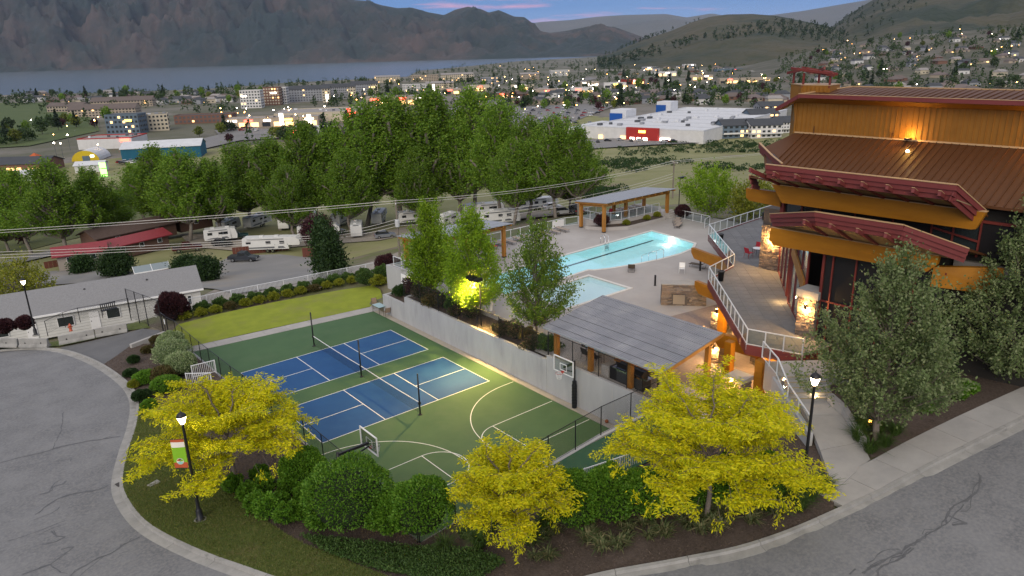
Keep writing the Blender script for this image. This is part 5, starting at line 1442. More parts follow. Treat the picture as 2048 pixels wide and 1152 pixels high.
def make_tree(name, label, loc, Hh, Rr, env, leaf, bark, nc=260, nl=40, L=.16, W=.09, sig=.28, base=.18, tr=.16, seed=1, up=.25, ascend=0.0, flat=1.0, lump=.28, fill=.45, limbs=34, group=None, rz=0, cat='tree', lean=0):
    t = thing(name, label, cat, tuple(map(float, loc)), rz, group)
    r = np.random.default_rng(seed)
    Cc = crown_pts(Hh*base, Hh, Rr, env, nc, seed, lump, fill)
    mb = MB()
    tp = bend((0,0,-.2), (lean*Hh*.2, 0, Hh*.86), 0, seed, 6, .02)
    limb(mb, tp, tr, tr*.18, 8)
    for i in r.choice(nc, min(limbs, nc), replace=False):
        c = Cc[i]; rr_ = math.hypot(c[0], c[1]); z0 = max(Hh*base*.7, c[2]-rr_*(.7+ascend)-.1*Hh)
        z0 = min(z0, Hh*.8)
        limb(mb, bend((lean*Hh*.2*z0/Hh, 0, z0), c, -.05*rr_, seed+i, 4, .07), tr*.35*(1-.6*z0/Hh)+.006, .008, 5)
    mb.build('trunk', bark, t, True)
    n = nc*nl
    idx = np.repeat(np.arange(nc), nl)
    G = r.normal(size=(n, 3))*sig*r.uniform(.6, 1.35, nc)[idx][:, None]
    G[:, 2] *= flat
    if ascend:
        rad = Cc[idx].copy(); rad[:, 2] = 0; rad /= np.linalg.norm(rad, axis=1)[:, None]+.3
        dirv = rad*.75+np.array([0, 0, 1.0]); G = G*.5+dirv*(r.normal(size=n)*sig*1.25)[:, None]
    Pp = Cc[idx]+G
    out = Cc[idx]-np.array([0, 0, Hh*.45]); out /= np.linalg.norm(out, axis=1)[:, None]
    D = rnd_unit(n, r)+out*.55+np.array([0, 0, up])
    V = leaf_quads(Pp, D, L, W, r=r)
    link('crown', quads_mesh('crown', V, leaf), t)
    return t

# ------------------------------------------------------------------ golden honey locusts
def locust(label, loc, Hh, Rr, seed, ns=330):
    t = thing('honey_locust', label, 'tree', tuple(map(float, loc)), 0, 'golden trees by the road bend')
    r = np.random.default_rng(seed); mb = MB()
    limb(mb, bend((0,0,-.2), (.1,.05,Hh*.5), 0, seed, 4, .02), .13, .085, 8)
    Ps = []; Ds = []
    nlimb = 18
    for i in range(nlimb):
        a = 2*math.pi*(i+.5*r.uniform(-1, 1))/nlimb; lev = i % 3
        z0 = Hh*(.40+.10*lev); reach = Rr*(1.0-.24*lev)*r.uniform(.72, 1.08); rise = Hh*(.14+.14*lev)+r.uniform(-.2, .3)
        tip = np.array([math.cos(a)*reach, math.sin(a)*reach, z0+rise])
        pts = bend((0,0,z0), tip, .35*Hh*.18, seed*31+i, 6, .05)
        limb(mb, pts, .055, .014, 6)
        P = np.array(pts)
        for s in np.linspace(.30, 1.0, 13):
            k = min(5, int(s*6)); f = s*6-k
            if k >= 6: k, f = 5, 1
            p = P[k]+(P[min(k+1, 6)]-P[k])*min(1, f)
            for q in range(3):
                b = a+r.choice([-1, 1])*r.uniform(.3, 1.4)
                ln = r.uniform(.5, 1.5)*(.6+.5*s)*Rr/4.4
                e = p+np.array([math.cos(b)*ln, math.sin(b)*ln, r.uniform(-.12, .45)*ln])
                mid = (p+e)/2+np.array([0, 0, .10*ln])
                limb(mb, [tuple(p), tuple(mid), tuple(e)], .010, .004, 4)
                m = int(92*ln/1.0)+12
                tt = r.uniform(.05, 1.08, m)
                c = p[None]*((1-tt)**2)[:, None]+2*mid[None]*((1-tt)*tt)[:, None]+e[None]*(tt**2)[:, None]
                ax = (e-p)/np.linalg.norm(e-p)
                sd = np.array([-ax[1], ax[0], 0])
                c = c+sd[None]*(r.normal(size=m)*.16)[:, None]+np.array([0,0,1])[None]*(r.normal(size=m)*.05)[:, None]
                Ps.append(c)
                Ds.append(sd[None]*(r.choice([-1, 1], m)*r.uniform(.5, 1.2, m))[:, None]+ax[None]*r.uniform(.1, .9, m)[:, None]+np.array([0, 0, -1.0])[None]*r.uniform(-.15, .75, m)[:, None])
    # a few hanging sprays at the rim
    for i in range(34):
        a = r.uniform(0, 6.28); rr_ = Rr*r.uniform(.7, 1.02); z = Hh*r.uniform(.50, .68)
        m = 40; tt = r.uniform(0, 1, m)
        c = np.stack([math.cos(a)*rr_+.1*r.normal(size=m), math.sin(a)*rr_+.1*r.normal(size=m), z-tt*r.uniform(.4, .9)], 1)
        Ps.append(c); Ds.append(rnd_unit(m, r)+np.array([0, 0, -.9]))
        limb(mb, [(math.cos(a)*rr_*.8, math.sin(a)*rr_*.8, z+.15), tuple(c[0])], .008, .003, 4)
    Pp = np.concatenate(Ps); Dd = np.concatenate(Ds)
    mb.build('trunk', m_bark, t, True)
    link('crown', quads_mesh('crown', leaf_quads(Pp, Dd, .175, .052, r=r), LM['gold']), t)
    return t
b1 = pg(470, 968, .1); b2 = pg(1018, 1085, .1); b3 = pg(1427, 1032, .1)
locust('golden honey locust behind the banner lamp at the road bend', b1, 4.9, 4.15, 3)
locust('smallest golden honey locust, between the two hedge groups', b2, 4.1, 2.65, 5)
locust('golden honey locust in front of the lit deck columns', b3+np.array([-.35, .1, 0]), 5.5, 4.25, 8)

# ------------------------------------------------------------------ silvery pears by the clubhouse
b = pg(1752, 880, .1)
make_tree('pear_tree', 'silvery green pear tree between the entry path and the sidewalk', b, hgt(b, 500)*1.0, 3.75, 'pear', LM['silver'], m_bark, nc=560, nl=54, L=.16, W=.09, sig=.22, ascend=.35, base=.16, tr=.17, seed=21, up=.35, lump=.55, limbs=70, fill=.4)
b = pg(2015, 765, .1)
make_tree('pear_tree', 'silvery green pear tree at the right edge before the clubhouse', b, hgt(b, 395)*.97, 3.5, 'pyr', LM['silver'], m_bark, nc=560, nl=54, L=.17, W=.095, sig=.23, ascend=.35, base=.08, tr=.18, seed=27, up=.35, lump=.5, limbs=70, fill=.4)
# maples on the strip above the wall
for i, (u, v, v1, sd, leaf, rr_) in enumerate(((866,595,408,41,'lime',2.9), (948,636,423,43,'lime',3.1), (1074,672,448,47,'spring',3.3))):
    b = px(u, v, 2.42)
    make_tree('maple_tree', ['lime green maple nearest the pavilion left of the floodlight', 'lime green maple lit yellow from below by the floodlights', 'thinner dark-twigged maple right of the floodlight pole'][i], b, hgt(b, v1)*1.0, rr_, 'pyr', LM[leaf], m_bark, nc=420 if i < 2 else 330, nl=50 if i < 2 else 42, L=.17, W=.11, sig=.27, base=.14, tr=.10, seed=sd, ascend=.9, up=.5, lump=.32, limbs=90, fill=.25, group='maples above the retaining wall')
b = px(1418, 441, ZP); make_tree('maple_tree', 'bright green young tree beyond the pool at the tennis fence', b, hgt(b, 338), 3.4, 'oval', LM['lime'], m_bark, nc=200, nl=40, L=.25, W=.16, sig=.42, base=.22, tr=.10, seed=51, up=.4, ascend=.4)
b = px(1508, 470, 1.5); make_tree('maple_tree', 'yellow-green tree peeping out behind the clubhouse deck end', b, 6.5, 2.9, 'oval', LM['spirea'], m_bark, nc=150, nl=36, L=.28, W=.18, sig=.45, base=.2, tr=.10, seed=53, up=.4)

# ------------------------------------------------------------------ shrubs
def shrub_mesh(name, leaf, rx, rz, n, L, W, seed, core=None, flatb=.25, lump=.12, spiky=0.0):
    r = np.random.default_rng(seed)
    d = rnd_unit(n, r); d[:, 2] = np.where(d[:, 2] < -flatb, -d[:, 2], d[:, 2])
    k = np.array([1+lump*1.8*noise.noise(Vector((v[0]*2.2+seed, v[1]*2.2, v[2]*2.2))) for v in d])
    rho = (1-np.abs(r.normal(size=n))*.10)*k
    P = d*rho[:, None]*np.array([rx, rx, rz]); P[:, 2] += rz*.72; P[:, 2] = np.maximum(P[:, 2], .02)
    D = d+rnd_unit(n, r)*(.9-.6*spiky)+np.array([0, 0, .25+spiky])
    V = leaf_quads(P, D, L, W, r=r)
    me = quads_mesh(name, V, leaf)
    return me
_corem = {}
def core_mesh(key, rx, rz, m):  # solid dark filler added inside the foliage, blocks the view through
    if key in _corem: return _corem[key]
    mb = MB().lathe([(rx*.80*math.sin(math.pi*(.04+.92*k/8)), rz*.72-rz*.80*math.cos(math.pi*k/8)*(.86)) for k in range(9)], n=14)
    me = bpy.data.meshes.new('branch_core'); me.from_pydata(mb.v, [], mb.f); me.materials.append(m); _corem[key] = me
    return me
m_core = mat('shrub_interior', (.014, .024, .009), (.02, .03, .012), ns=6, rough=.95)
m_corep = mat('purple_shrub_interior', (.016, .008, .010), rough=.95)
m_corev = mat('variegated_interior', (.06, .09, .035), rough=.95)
_sm = {}
def shrub(name, label, loc, rx, rz, kind, group=None, cat='shrub', dens=1.0, L=.10, W=.07, seed=0, spiky=0.0, core=True, lump=.12):
    key = (kind, round(L, 2), seed % 3, spiky, lump, round(rz/rx, 1))
    if key not in _sm:
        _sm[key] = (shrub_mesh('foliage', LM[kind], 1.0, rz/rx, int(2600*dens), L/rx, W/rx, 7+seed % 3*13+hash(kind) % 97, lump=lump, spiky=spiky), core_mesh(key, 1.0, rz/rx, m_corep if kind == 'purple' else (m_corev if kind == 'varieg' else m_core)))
    t = thing(name, label, cat, tuple(map(float, loc)), random.uniform(0, 6.28), group)
    a = link('foliage', _sm[key][0], t); a.scale = (rx, rx, rx)
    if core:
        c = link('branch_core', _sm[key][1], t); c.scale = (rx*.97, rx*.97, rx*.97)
    return t
# clipped hedges in front of the court
HB = [((686,1075), 2.15, 1.75, 'largest rounded hedge bush at the left of the near hedge'), ((775,1078), 1.05, 1.1, 'low hedge bush squeezed between the two big left hedge bushes'), ((838,1088), 1.55, 1.55, 'rounded hedge bush left of the smallest golden tree'),
      ((1148,1066), 1.35, 1.45, 'hedge bush partly behind the smallest golden tree on its right'), ((1222,1054), 1.25, 1.45, 'tall rounded hedge bush in front of the putting green'), ((1300,1044), 1.15, 1.25, 'hedge bush left of the trunk of the big golden tree'), ((1378,1030), 1.1, 1.2, 'dark hedge bush directly behind the big golden tree trunk'), ((1470,1020), 1.2, 1.2, 'hedge bush under the right half of the big golden tree'), ((1548,1000), 1.1, 1.1, 'hedge bush at the right end near the path lamp'), ((600,985), 1.2, 1.15, 'hedge bush at the left end against the black fence')]
for i, ((u, v), rx, rz, lab) in enumerate(HB):
    q = pg(u, v, .1); q = q+np.array([.45, .55, 0])*rx; q[2] = H(q[0], q[1])+.08
    shrub('hedge_bush', lab, q, rx, rz, 'hedge', 'clipped hedge along the near court wall', 'hedge', dens=3.2, L=.13, W=.075, seed=i)
# little box shrubs in the bed behind the verge
SB = [(470,985),(497,1000),(528,985),(515,1022),(540,1030),(560,1012),(575,1045),(596,1040),(580,985),(612,1000),(520,960),(640,1055)]
for i, (u, v) in enumerate(SB):
    q = pg(u, v, .1); shrub('box_shrub', '%s small bright green shrub from the left in the bark bed' % ORD[i], q, random.uniform(.42, .62), random.uniform(.42, .58), 'hedge', 'small shrubs behind the verge', dens=.8, L=.12, W=.08, seed=i, lump=.3)
# far left bed by the driveway
for (u, v), rx, rz, kd, lab in (((346,702),1.15,1.0,'varieg','pale variegated shrub nearest the driveway wall'), ((348,728),1.45,1.15,'varieg','widest pale variegated shrub in the middle of the three'), ((366,748),1.15,1.0,'varieg','pale variegated shrub beside the white stair railing'),
      ((318,690),.6,.5,'copper','low coppery shrub in the driveway bed corner'), ((295,705),.45,.3,'copper','flat brown shrub in the middle of the driveway bed'), ((268,726),.42,.35,'dark','small dark mound at the driveway edge of the bed'), ((330,762),.9,.65,'copper','brown-red shrub in front of the variegated shrubs'), ((292,765),.85,.5,'hedge','low green mound by the kerb in the driveway bed'), ((335,782),1.1,.6,'hedge','wide low green mound left of the first golden tree'), ((262,752),.5,.3,'dark','small dark creeper near the kerb bend'), ((285,800),.6,.4,'dark','dark green tuft at the kerb beside the verge start'),((300,822),.5,.45,'hedge','small green tuft below the kerb mound'), ((268,775),.35,.3,'spirea','small pale leafy plant in the kerb bed')):
    q = pg(u, v, .1); shrub('bed_shrub', lab, q, rx, rz, kd, dens=1.5, L=.11, W=.075, seed=int(u))
shrub('barberry', 'large purple barberry beside the tall black fence', (-.2, 31.2, -.15), 1.3, 1.5, 'purple', dens=1.5, L=.30, W=.10, seed=2, spiky=.5)
shrub('barberry', 'round purple barberry at the end of the lawn shrub row', (22.0, 29.3, 0), 1.35, 1.3, 'purple', dens=1.4, L=.2, W=.10, seed=1, spiky=.2)
for i, (u, v) in enumerate(((52,660), (12,668))):
    q = px(u, v, -1.0); shrub('barberry', ['purple shrub standing beside the far lamp post', 'purple shrub at the left frame edge by the barriers'][i], q, .75, .8, 'purple', dens=1.2, L=.2, W=.1, seed=i)
# spirea row and taller green shrubs along the white fence
for i in range(14):
    x = .6+i*1.42; y = 30.4-.045*x
    kd = 'spirea' if i not in (3, 9) else 'copper'
    shrub('spirea', '%s yellow-green spirea from the left in the lawn front row' % ORD[i] if kd == 'spirea' else '%s shrub from the left in the lawn row, tinged orange' % ORD[i], (x, y, -.05), .5+.1*random.random(), .38, kd, 'spirea row along the lawn', dens=.8, L=.13, W=.08, seed=i, lump=.3)
for i in range(12):
    x = .9+i*1.7; y = 31.7-.05*x
    shrub('fence_shrub', '%s darker green shrub from the left against the white fence' % ORD[i], (x, y, -.1), .6+.12*random.random(), .42+.12*random.random(), 'mid', 'shrubs against the white fence', dens=.8, L=.16, W=.09, seed=i, lump=.4)
for (x, y, z, rx, rz, kd, lab) in ((18.3,27.6,.1,.9,.7,'mid','green shrub at the lawn end before the purple barberry'), (19.0,26.2,.1,.8,.6,'spirea','yellow-green shrub below the pavilion wall'), (17.6,16.7,1.68,1.0,1.0,'purple','dark leafy shrub in the low planter at the wall corner'), (16.6,17.6,1.68,.6,.5,'dark','dark low shrub at the outer corner of the low planter'), (20.5,28.0,.1,.9,.8,'mid','green shrub left of the round purple barberry')):
    shrub('bed_shrub', lab, (x, y, z), rx, rz, kd, dens=1, L=.16, W=.09, seed=int(x*7), lump=.35)
for i in range(15):
    y = 13.7-i*1.2; x = 16.35+.35*math.sin(i*2.3)
    if abs(y-4.2) < 1.4: continue
    kd = ['bloom', 'bloom', 'copper', 'bloom', 'mid'][i % 5]
    shrub('rhododendron', '%s flowering shrub from the far end above the retaining wall' % ORD[i], (x, y, 2.42), .68+.12*math.sin(i), .62+.1*math.cos(i*1.7), kd, 'shrubs above the retaining wall', dens=.9, L=.14, W=.075, seed=i, lump=.4)
for i, (x, y) in enumerate(((46.3,20.0),(48.8,18.3),(52.6,18.3),(54.9,18.6))):
    shrub('planter_shrub', '%s small shrub from the left in the lounge platform planter' % ORD[i], (x, y, ZP+.38), .4 if i else .95, .32 if i else .8, 'spirea' if i else 'purple', 'platform planter shrubs', dens=.8, L=.12, W=.08, seed=i)
shrub('planter_shrub', 'purple shrub right of the platform steps', (58.0, 17.0, ZP), 1.0, .95, 'purple', dens=1, L=.15, W=.1)
shrub('topiary', 'round dark topiary ball by the left pavilion post', (29.2, 20.5, ZP+.2), .55, .7, 'dark', dens=1, L=.1, W=.07)
q = pg(1890, 680, .1); shrub('laurel', 'dark green laurel mass between the two silvery trees', (24.3, -24.8, 5.2), 1.9, 1.6, 'dark', dens=2, L=.16, W=.09)
# ornamental grasses, perennials
def tuft_mesh(name, leaf, n, h, spread, w, seed, arch=.6):
    r = np.random.default_rng(seed); a = r.uniform(0, 6.28, n); b = r.uniform(0, .22, n)
    base = np.stack([np.cos(a)*b, np.sin(a)*b, np.zeros(n)], 1)
    out = np.stack([np.cos(a+r.normal(size=n)*.5), np.sin(a+r.normal(size=n)*.5), np.zeros(n)], 1)
    hh = h*r.uniform(.55, 1.15, n); sp = spread*r.uniform(.3, 1.1, n)
    mid = base+out*(sp*.4)[:, None]; mid[:, 2] += hh*.75
    tip = base+out*sp[:, None]; tip[:, 2] += hh*(1-arch*r.uniform(0, 1, n)*.6)
    s = np.cross(out, np.array([0, 0, 1.0]))*w
    V = np.concatenate([np.stack([base-s*.6, base+s*.6, mid+s, mid-s], 1), np.stack([mid-s, mid+s, tip+s*.15, tip-s*.15], 1)], 0)
    return quads_mesh(name, V, leaf)
tm = [tuft_mesh('blades', LM['blade'], 220, .75, .65, .012, k) for k in range(3)]
pm = [tuft_mesh('strap_leaves', LM['straw'], 70, .42, .5, .022, 20+k) for k in range(3)]
TG = [(1590,985),(1620,1000),(1560,1005),(1645,985),(1600,1020),(1535,1020),(1740,905),(1770,893),(1715,880),(1790,870),(1760,865),(1725,860),(930,1075),(960,1095),(1060,1085),(890,1100),(985,1060),(1090,1060),(1850,800),(1810,790)]
for i, (u, v) in enumerate(TG):
    q = pg(u, v, .1); o = link('ornamental_grass', tm[i % 3], None, tuple(q)); o.rotation_euler = (0, 0, random.uniform(0, 6)); o.scale = [random.uniform(.8, 1.25)]*3
    tag(o, 'soft green ornamental grass tuft in the bark beds', 'grass tuft', 'ornamental grass tufts')
for i in range(46):
    u = random.uniform(1060, 1560); v = random.uniform(1035, 1105-.14*(u-1060)*.6)+random.uniform(0, 30)
    if v > 1122-.19*(u-1100): v -= 40
    q = pg(u, v, .1)
    o = link('perennial_plant', pm[i % 3], None, tuple(q)); o.rotation_euler = (0, 0, random.uniform(0, 6)); o.scale = [random.uniform(.7, 1.35)]*3
    tag(o, 'grey-green strap-leaved perennial in the bark bed by the near kerb', 'plant', 'perennials by the near kerb')
for i, (u, v) in enumerate(((1912,795),(1935,782),(1870,745),(2015,700),(1845,820))):
    q = pg(u, v, .1); shrub('bed_plant', '%s low leafy plant from the left in the clubhouse bed' % ORD[i], q, .4, .25, 'hedge', 'plants in the clubhouse bed', 'plant', dens=.4, L=.2, W=.09, seed=i, core=False)
def scatter(poly, n, cond=None):
    P = np.array([(p[0], p[1]) for p in poly]); lo = P.min(0); hi = P.max(0); out = np.zeros((0, 2))
    while len(out) < n:
        q = rng.uniform(lo, hi, size=(n*2, 2)); c = np.zeros(len(q), bool); j = len(P)-1
        for i in range(len(P)):
            xi, yi = P[i]; xj, yj = P[j]
            if yi != yj:
                m = ((yi > q[:, 1]) != (yj > q[:, 1])) & (q[:, 0] < (xj-xi)*(q[:, 1]-yi)/(yj-yi)+xi); c ^= m
            j = i
        q = q[c]
        if cond is not None: q = q[cond(q)]
        out = np.concatenate([out, q])
    return out[:n]
# ground cover below the hedge: creeping leaves, uncounted
gp = [pg(u, v)[:2] for u, v in ((600,1075),(680,1085),(780,1095),(880,1100),(960,1110),(1010,1130),(960,1165),(860,1172),(740,1140),(650,1112))]
pts = scatter(gp, 15000)
Z = Harr(pts[:, 0], pts[:, 1])+.11+rng.uniform(0, .22, len(pts))
V = leaf_quads(np.stack([pts[:, 0], pts[:, 1], Z], 1), rnd_unit(len(pts))+np.array([0, 0, .5]), .11, .065)
tag(link('ground_cover', quads_mesh('ground_cover', V, LM['mid'])), 'dense green ground cover below the hedge bushes', 'ground cover', kind='stuff')
# mown grass blades on the verge
pts = scatter(verge_poly, 42000)
Z = Harr(pts[:, 0], pts[:, 1])+.145
V = leaf_quads(np.stack([pts[:, 0], pts[:, 1], Z], 1), rnd_unit(len(pts))*.6+np.array([0, 0, .8]), .10, .022)
tag(link('verge_grass', quads_mesh('verge_grass', V, leafmat('verge_blade', (.08, .115, .018), (.11, .145, .026), (.20, .18, .065), .3, .0))), 'short mown grass on the verge inside the kerb', 'grass', kind='stuff')
# bark chips on the beds
pts = scatter(bed_poly, 26000)
Z = Harr(pts[:, 0], pts[:, 1])+.105
V = leaf_quads(np.stack([pts[:, 0], pts[:, 1], Z], 1), rnd_unit(len(pts))*np.array([1, 1, .35])+np.array([0, 0, .1]), .10, .035)
tag(link('bark_chips', quads_mesh('bark_chips', V, leafmat('bark_chip', (.05, .036, .028), (.085, .062, .048), (.15, .115, .09), .0, .0, .95))), 'scattered bark mulch chips over the garden bed', 'mulch', kind='stuff')
# ================================================================== lamps and street furniture
m_lampglass = emat('street_lamp_glow', (1.0, .80, .52), 9.0)
def street_lamp(label, loc, h, energy, banner=False):
    t = thing('street_lamp', label, 'street lamp', tuple(map(float, loc)), 0, 'street lamps')
    MB().lathe([(.22, 0), (.22, .06), (.16, .10), (.15, .55), (.12, .62), (.09, .70), (.075, 1.2), (.062, h-.75), (.075, h-.72), (.075, h-.66)], n=14).build('pole', m_black, t, True)
    MB().lathe([(.30, -.05), (.30, .03), (.24, .05)], n=14).build('footing', m_walk, t)
    hd = MB().lathe([(.075, h-.66), (.11, h-.62), (.20, h-.33), (.205, h-.28)], n=14).build('globe', m_lampglass, t, True)
    MB().lathe([(.215, h-.285), (.225, h-.25), (.17, h-.16), (.07, h-.08), (.02, h-.03), (.015, h+.08)], n=14).build('hood', m_black, t, True)
    for k in range(4):
        a = k*math.pi/2+.4; MB().tube((.11*math.cos(a), .11*math.sin(a), h-.63), (.215*math.cos(a), .215*math.sin(a), h-.28), .009, .009, 5).build('cage_bar', m_black, t)
    plight('lamp_light', (loc[0], loc[1], loc[2]+h-.78), energy, (1, .78, .48), .12, t)
    return t
lb = pg(401, 1040, .12)
L1 = street_lamp('lit street lamp carrying a colourful banner on the verge', lb, hgt(lb, 822), 45, True)
q = px(72, 670, -1.0); street_lamp('lit street lamp at the far left beside the concrete barriers', q, 5.65, 60)
q = px(1607, 962, 4.1); street_lamp('lit street lamp beside the entry path right of the big golden tree', q, 5.5, 45)
# banner: orange, white and green cloth with a round emblem
mo = mat('banner_orange', (.42, .085, .03), rough=.8); mg = mat('banner_green', (.20, .42, .02), rough=.8); mw = mat('banner_white', (.70, .66, .58), rough=.8)
bt = thing('lamp_banner', 'orange, white and green banner hanging on the lamp pole', 'banner', (lb[0], lb[1], lb[2]))
# the cloth hangs towards the picture's left of the pole
bd = np.array([-.80, .60]); bd = bd/np.linalg.norm(bd)
zt = hgt(lb, 878); zb = hgt(lb, 935)
def cl(s0, s1, f0, f1, m, nm, off=0.0):
    nb = np.array([-bd[1], bd[0]])
    def P(s, f):
        w = .012*math.sin(s*9+f*5); o = bd*s+nb*(w+off); return (o[0], o[1], zb+(zt-zb)*f)
    vs = []; fs = []; n = 6
    for i in range(n+1):
        s = s0+(s1-s0)*i/n; vs += [P(s, f0), P(s, f1)]
    fs = [(2*i, 2*i+2, 2*i+3, 2*i+1) for i in range(n)]
    return MB().add(vs, fs).build(nm, m, bt)
W_ = .72
cl(.10, W_, 0, .20, mo, 'cloth_band'); cl(.10, W_, .20, .72, mg, 'cloth_band'); cl(.10, W_, .72, .90, mw, 'cloth_band'); cl(.10, W_, .90, 1, mo, 'cloth_band')
for f in (0, 1): MB().tube((0,0,zb+(zt-zb)*f), (bd[0]*(W_+.04), bd[1]*(W_+.04), zb+(zt-zb)*f), .014, .014, 6).build('bracket_arm', m_black, bt)
for k, (mm, r0, a0, a1) in enumerate(((mw, .17, 0, 6.283), (mo, .15, .2, 1.1), (mat('banner_brown', (.12,.05,.03)), .15, 1.2, 2.0), (mg, .15, 2.1, 3.1), (mat('banner_teal', (.25,.5,.45)), .15, 3.5, 5.9))):
  for side in (1, -1):
    nb = np.array([-bd[1], bd[0]])*(.018+.003*k)*side
    c = bd*(.42); zc = zb+(zt-zb)*.24; n = 14
    vs = [(c[0]+nb[0], c[1]+nb[1], zc)]
    for i in range(n+1):
        a = a0+(a1-a0)*i/n; o = bd*(.42+r0*math.cos(a))+nb; vs.append((o[0], o[1], zc+r0*math.sin(a)))
    MB().add(vs, [(0, i, i+1) for i in range(1, n+1)]).build('emblem', mm, bt)
# sports floodlight pole: three shoebox heads
fb = np.array([16.0, 4.26, 2.42])
fl = thing('floodlight_pole', 'black pole with three shoebox floodlights beside the lit maple', 'floodlight', tuple(fb))
FH = 3.95
MB().tube((0,0,-.2), (0,0,FH), .065, .05, 10).build('pole', m_black, fl, True)
MB().lathe([(.16, 0), (.16, .03), (.08, .07)], n=12).build('base_plate', m_black, fl)
MB().beam((-.1, -.15, FH), (.05, .95, FH), .06, .06).build('cross_arm', m_black, fl)
for k, (dy, dx) in enumerate(((-.15, -.25), (.40, -.35), (.95, -.25))):
    hd = MB().cbox((dx, dy, FH+.06), (.62, .42, .22), R(12)).build('floodlight_head', m_black, fl)
    MB().cbox((dx, dy, FH-.055), (.50, .32, .012), R(12)).build('lens', emat('flood_lens', (1, .80, .35), 12), hd)
for k, (ex, ey, e) in enumerate(((11.5, 4.5, 1000), (12.5, -.5, 1000))):
    pos = Vector((fb[0]-.4, fb[1]+.3*k, fb[2]+FH-.12)); d = Vector((ex, ey, 0))-pos
    plight('flood_light', tuple(pos), e*5.0, (1, .68, .20), .12, fl, spot=120, rot=d.to_track_quat('-Z', 'Y').to_euler(), blend=.8)
pos = Vector((fb[0]-.25, fb[1]+.75, fb[2]+FH-.2)); d = Vector((17.0, 7.2, 4.2))-pos
plight('flood_light', tuple(pos), 1900, (1, .78, .16), .1, fl, spot=150, rot=d.to_track_quat('-Z', 'Y').to_euler(), blend=.7)
# single-headed pole beyond the pool
q = px(1357, 425, 2.5); t = thing('area_light', 'slim black area light pole beyond the raised platform', 'street lamp', tuple(q))
MB().tube((0,0,0), (0,0,4.6), .06, .05, 8).build('pole', m_black, t); MB().box(-.1, .9, -.2, .2, 4.45, 4.7).build('head', m_black, t)
# concrete road barriers
def barrier(label, a, b, z0, z1):
    a = np.array(a); b = np.array(b); d = (b-a)[:2]; L = np.linalg.norm(d); ang = math.atan2(d[1], d[0])
    t = thing('concrete_barrier', label, 'barrier', (float(a[0]), float(a[1]), float(z0)), ang, 'concrete road barriers')
    mb = MB().extr([(0,-.3,0),(0,-.28,.1),(0,-.14,.28),(0,-.09,.75),(0,.09,.75),(0,.14,.28),(0,.28,.1),(0,.3,0)], (L, 0, z1-z0)); mb.build('barrier_body', m_kerb, t)
    for f in (.22, .78): MB().tube((L*f, -.17, .38+(z1-z0)*f), (L*f, -.08, .4+(z1-z0)*f), .06, .06, 8).build('lifting_hole', m_steel, t)
    return t
barrier('concrete barrier at the left frame edge beside the road', px(-60,690,-1.0), px(38,692,-.9), -1.05, -.95); barrier('concrete barrier ending just below the far lamp post', px(42,692,-.9), px(98,692,-.75), -.95, -.8)
barrier('concrete barrier nearer the hydrant at the driveway mouth', px(119,687,-.65), px(190,672,-.45), -.72, -.55); barrier('concrete barrier farther up the driveway beside the gate', px(192,671,-.45), px(255,660,-.3), -.55, -.4)
dw = [px(*k)[:2] for k in ((130,699,-.45),(119,690,-.6),(255,664,-.3),(285,655,-.15),(318,660,-.05),(325,672,0),(262,692,0),(210,729,.1),(190,722,0))]
tag(drape('driveway', [tuple(p) for p in dw], mat('driveway_asphalt', (.11, .11, .112), (.135, .135, .137), ns=.5, rough=.9, bump=.3), 1.2, .05), kind='structure')
MB().beam(tuple(px(262,694,.1)), tuple(px(330,668,.15)), .3, .5).build('driveway_wall', m_walk); tag(bpy.data.objects['driveway_wall'], 'low concrete wall edging the bed at the driveway', 'wall')
q = px(142, 662, -.5); hy = thing('fire_hydrant', 'small orange-red fire hydrant behind the concrete barrier', 'hydrant', tuple(q))
mh_ = mat('hydrant_red', (.45, .10, .05), rough=.5)
MB().lathe([(.16,0),(.16,.05),(.12,.08),(.12,.5),(.15,.52),(.15,.56),(.11,.62),(.04,.70),(.03,.76)], n=12).build('barrel', mh_, hy, True); MB().tube((-.2,0,.4), (.2,0,.4), .06, .06, 8).build('side_outlet', mh_, hy); MB().tube((0,-.2,.38), (0,0,.38), .075, .075, 8).build('front_outlet', mh_, hy)
tag(drape('rough_grass', [tuple(px(*k)[:2]) for k in ((-80,668,-1),(60,655,-1.2),(170,642,-1.0),(290,640,-.4),(300,655,-.2),(255,658,-.3),(118,684,-.6),(40,688,-.9),(-80,684,-1.1))], m_verge, 1.5, .04), kind='structure')

q = pg(308, 967, .16); t = thing('utility_cover', 'small pale concrete utility cover in the verge grass', 'cover', tuple(q), R(20))
MB().box(-.3, .3, -.18, .18, -.1, .02).build('frame', m_walk, t); MB().box(-.24, .24, -.13, .13, .02, .032).build('lid', m_kerb, t)
# ================================================================== middle distance: campground, sheds, power line
m_shing = mat('grey_shingles', (.185, .185, .19), (.235, .235, .24), ns=7, rough=.95, bump=.4, bs=14, detail=8)
m_wsid = mat('white_siding', (.62, .62, .60), (.56, .56, .54), ns=1.2, rough=.7)
m_redroof = mat('red_metal_roof', (.23, .030, .038), (.19, .025, .032), ns=2, rough=.5)
m_brick = mat('brown_timber_wall', (.12, .07, .05), (.10, .055, .04), ns=2, rough=.9)
m_redw = mat('red_brown_fence_board', (.13, .045, .03), (.10, .035, .025), ns=2, rough=.9, rnd=.1)
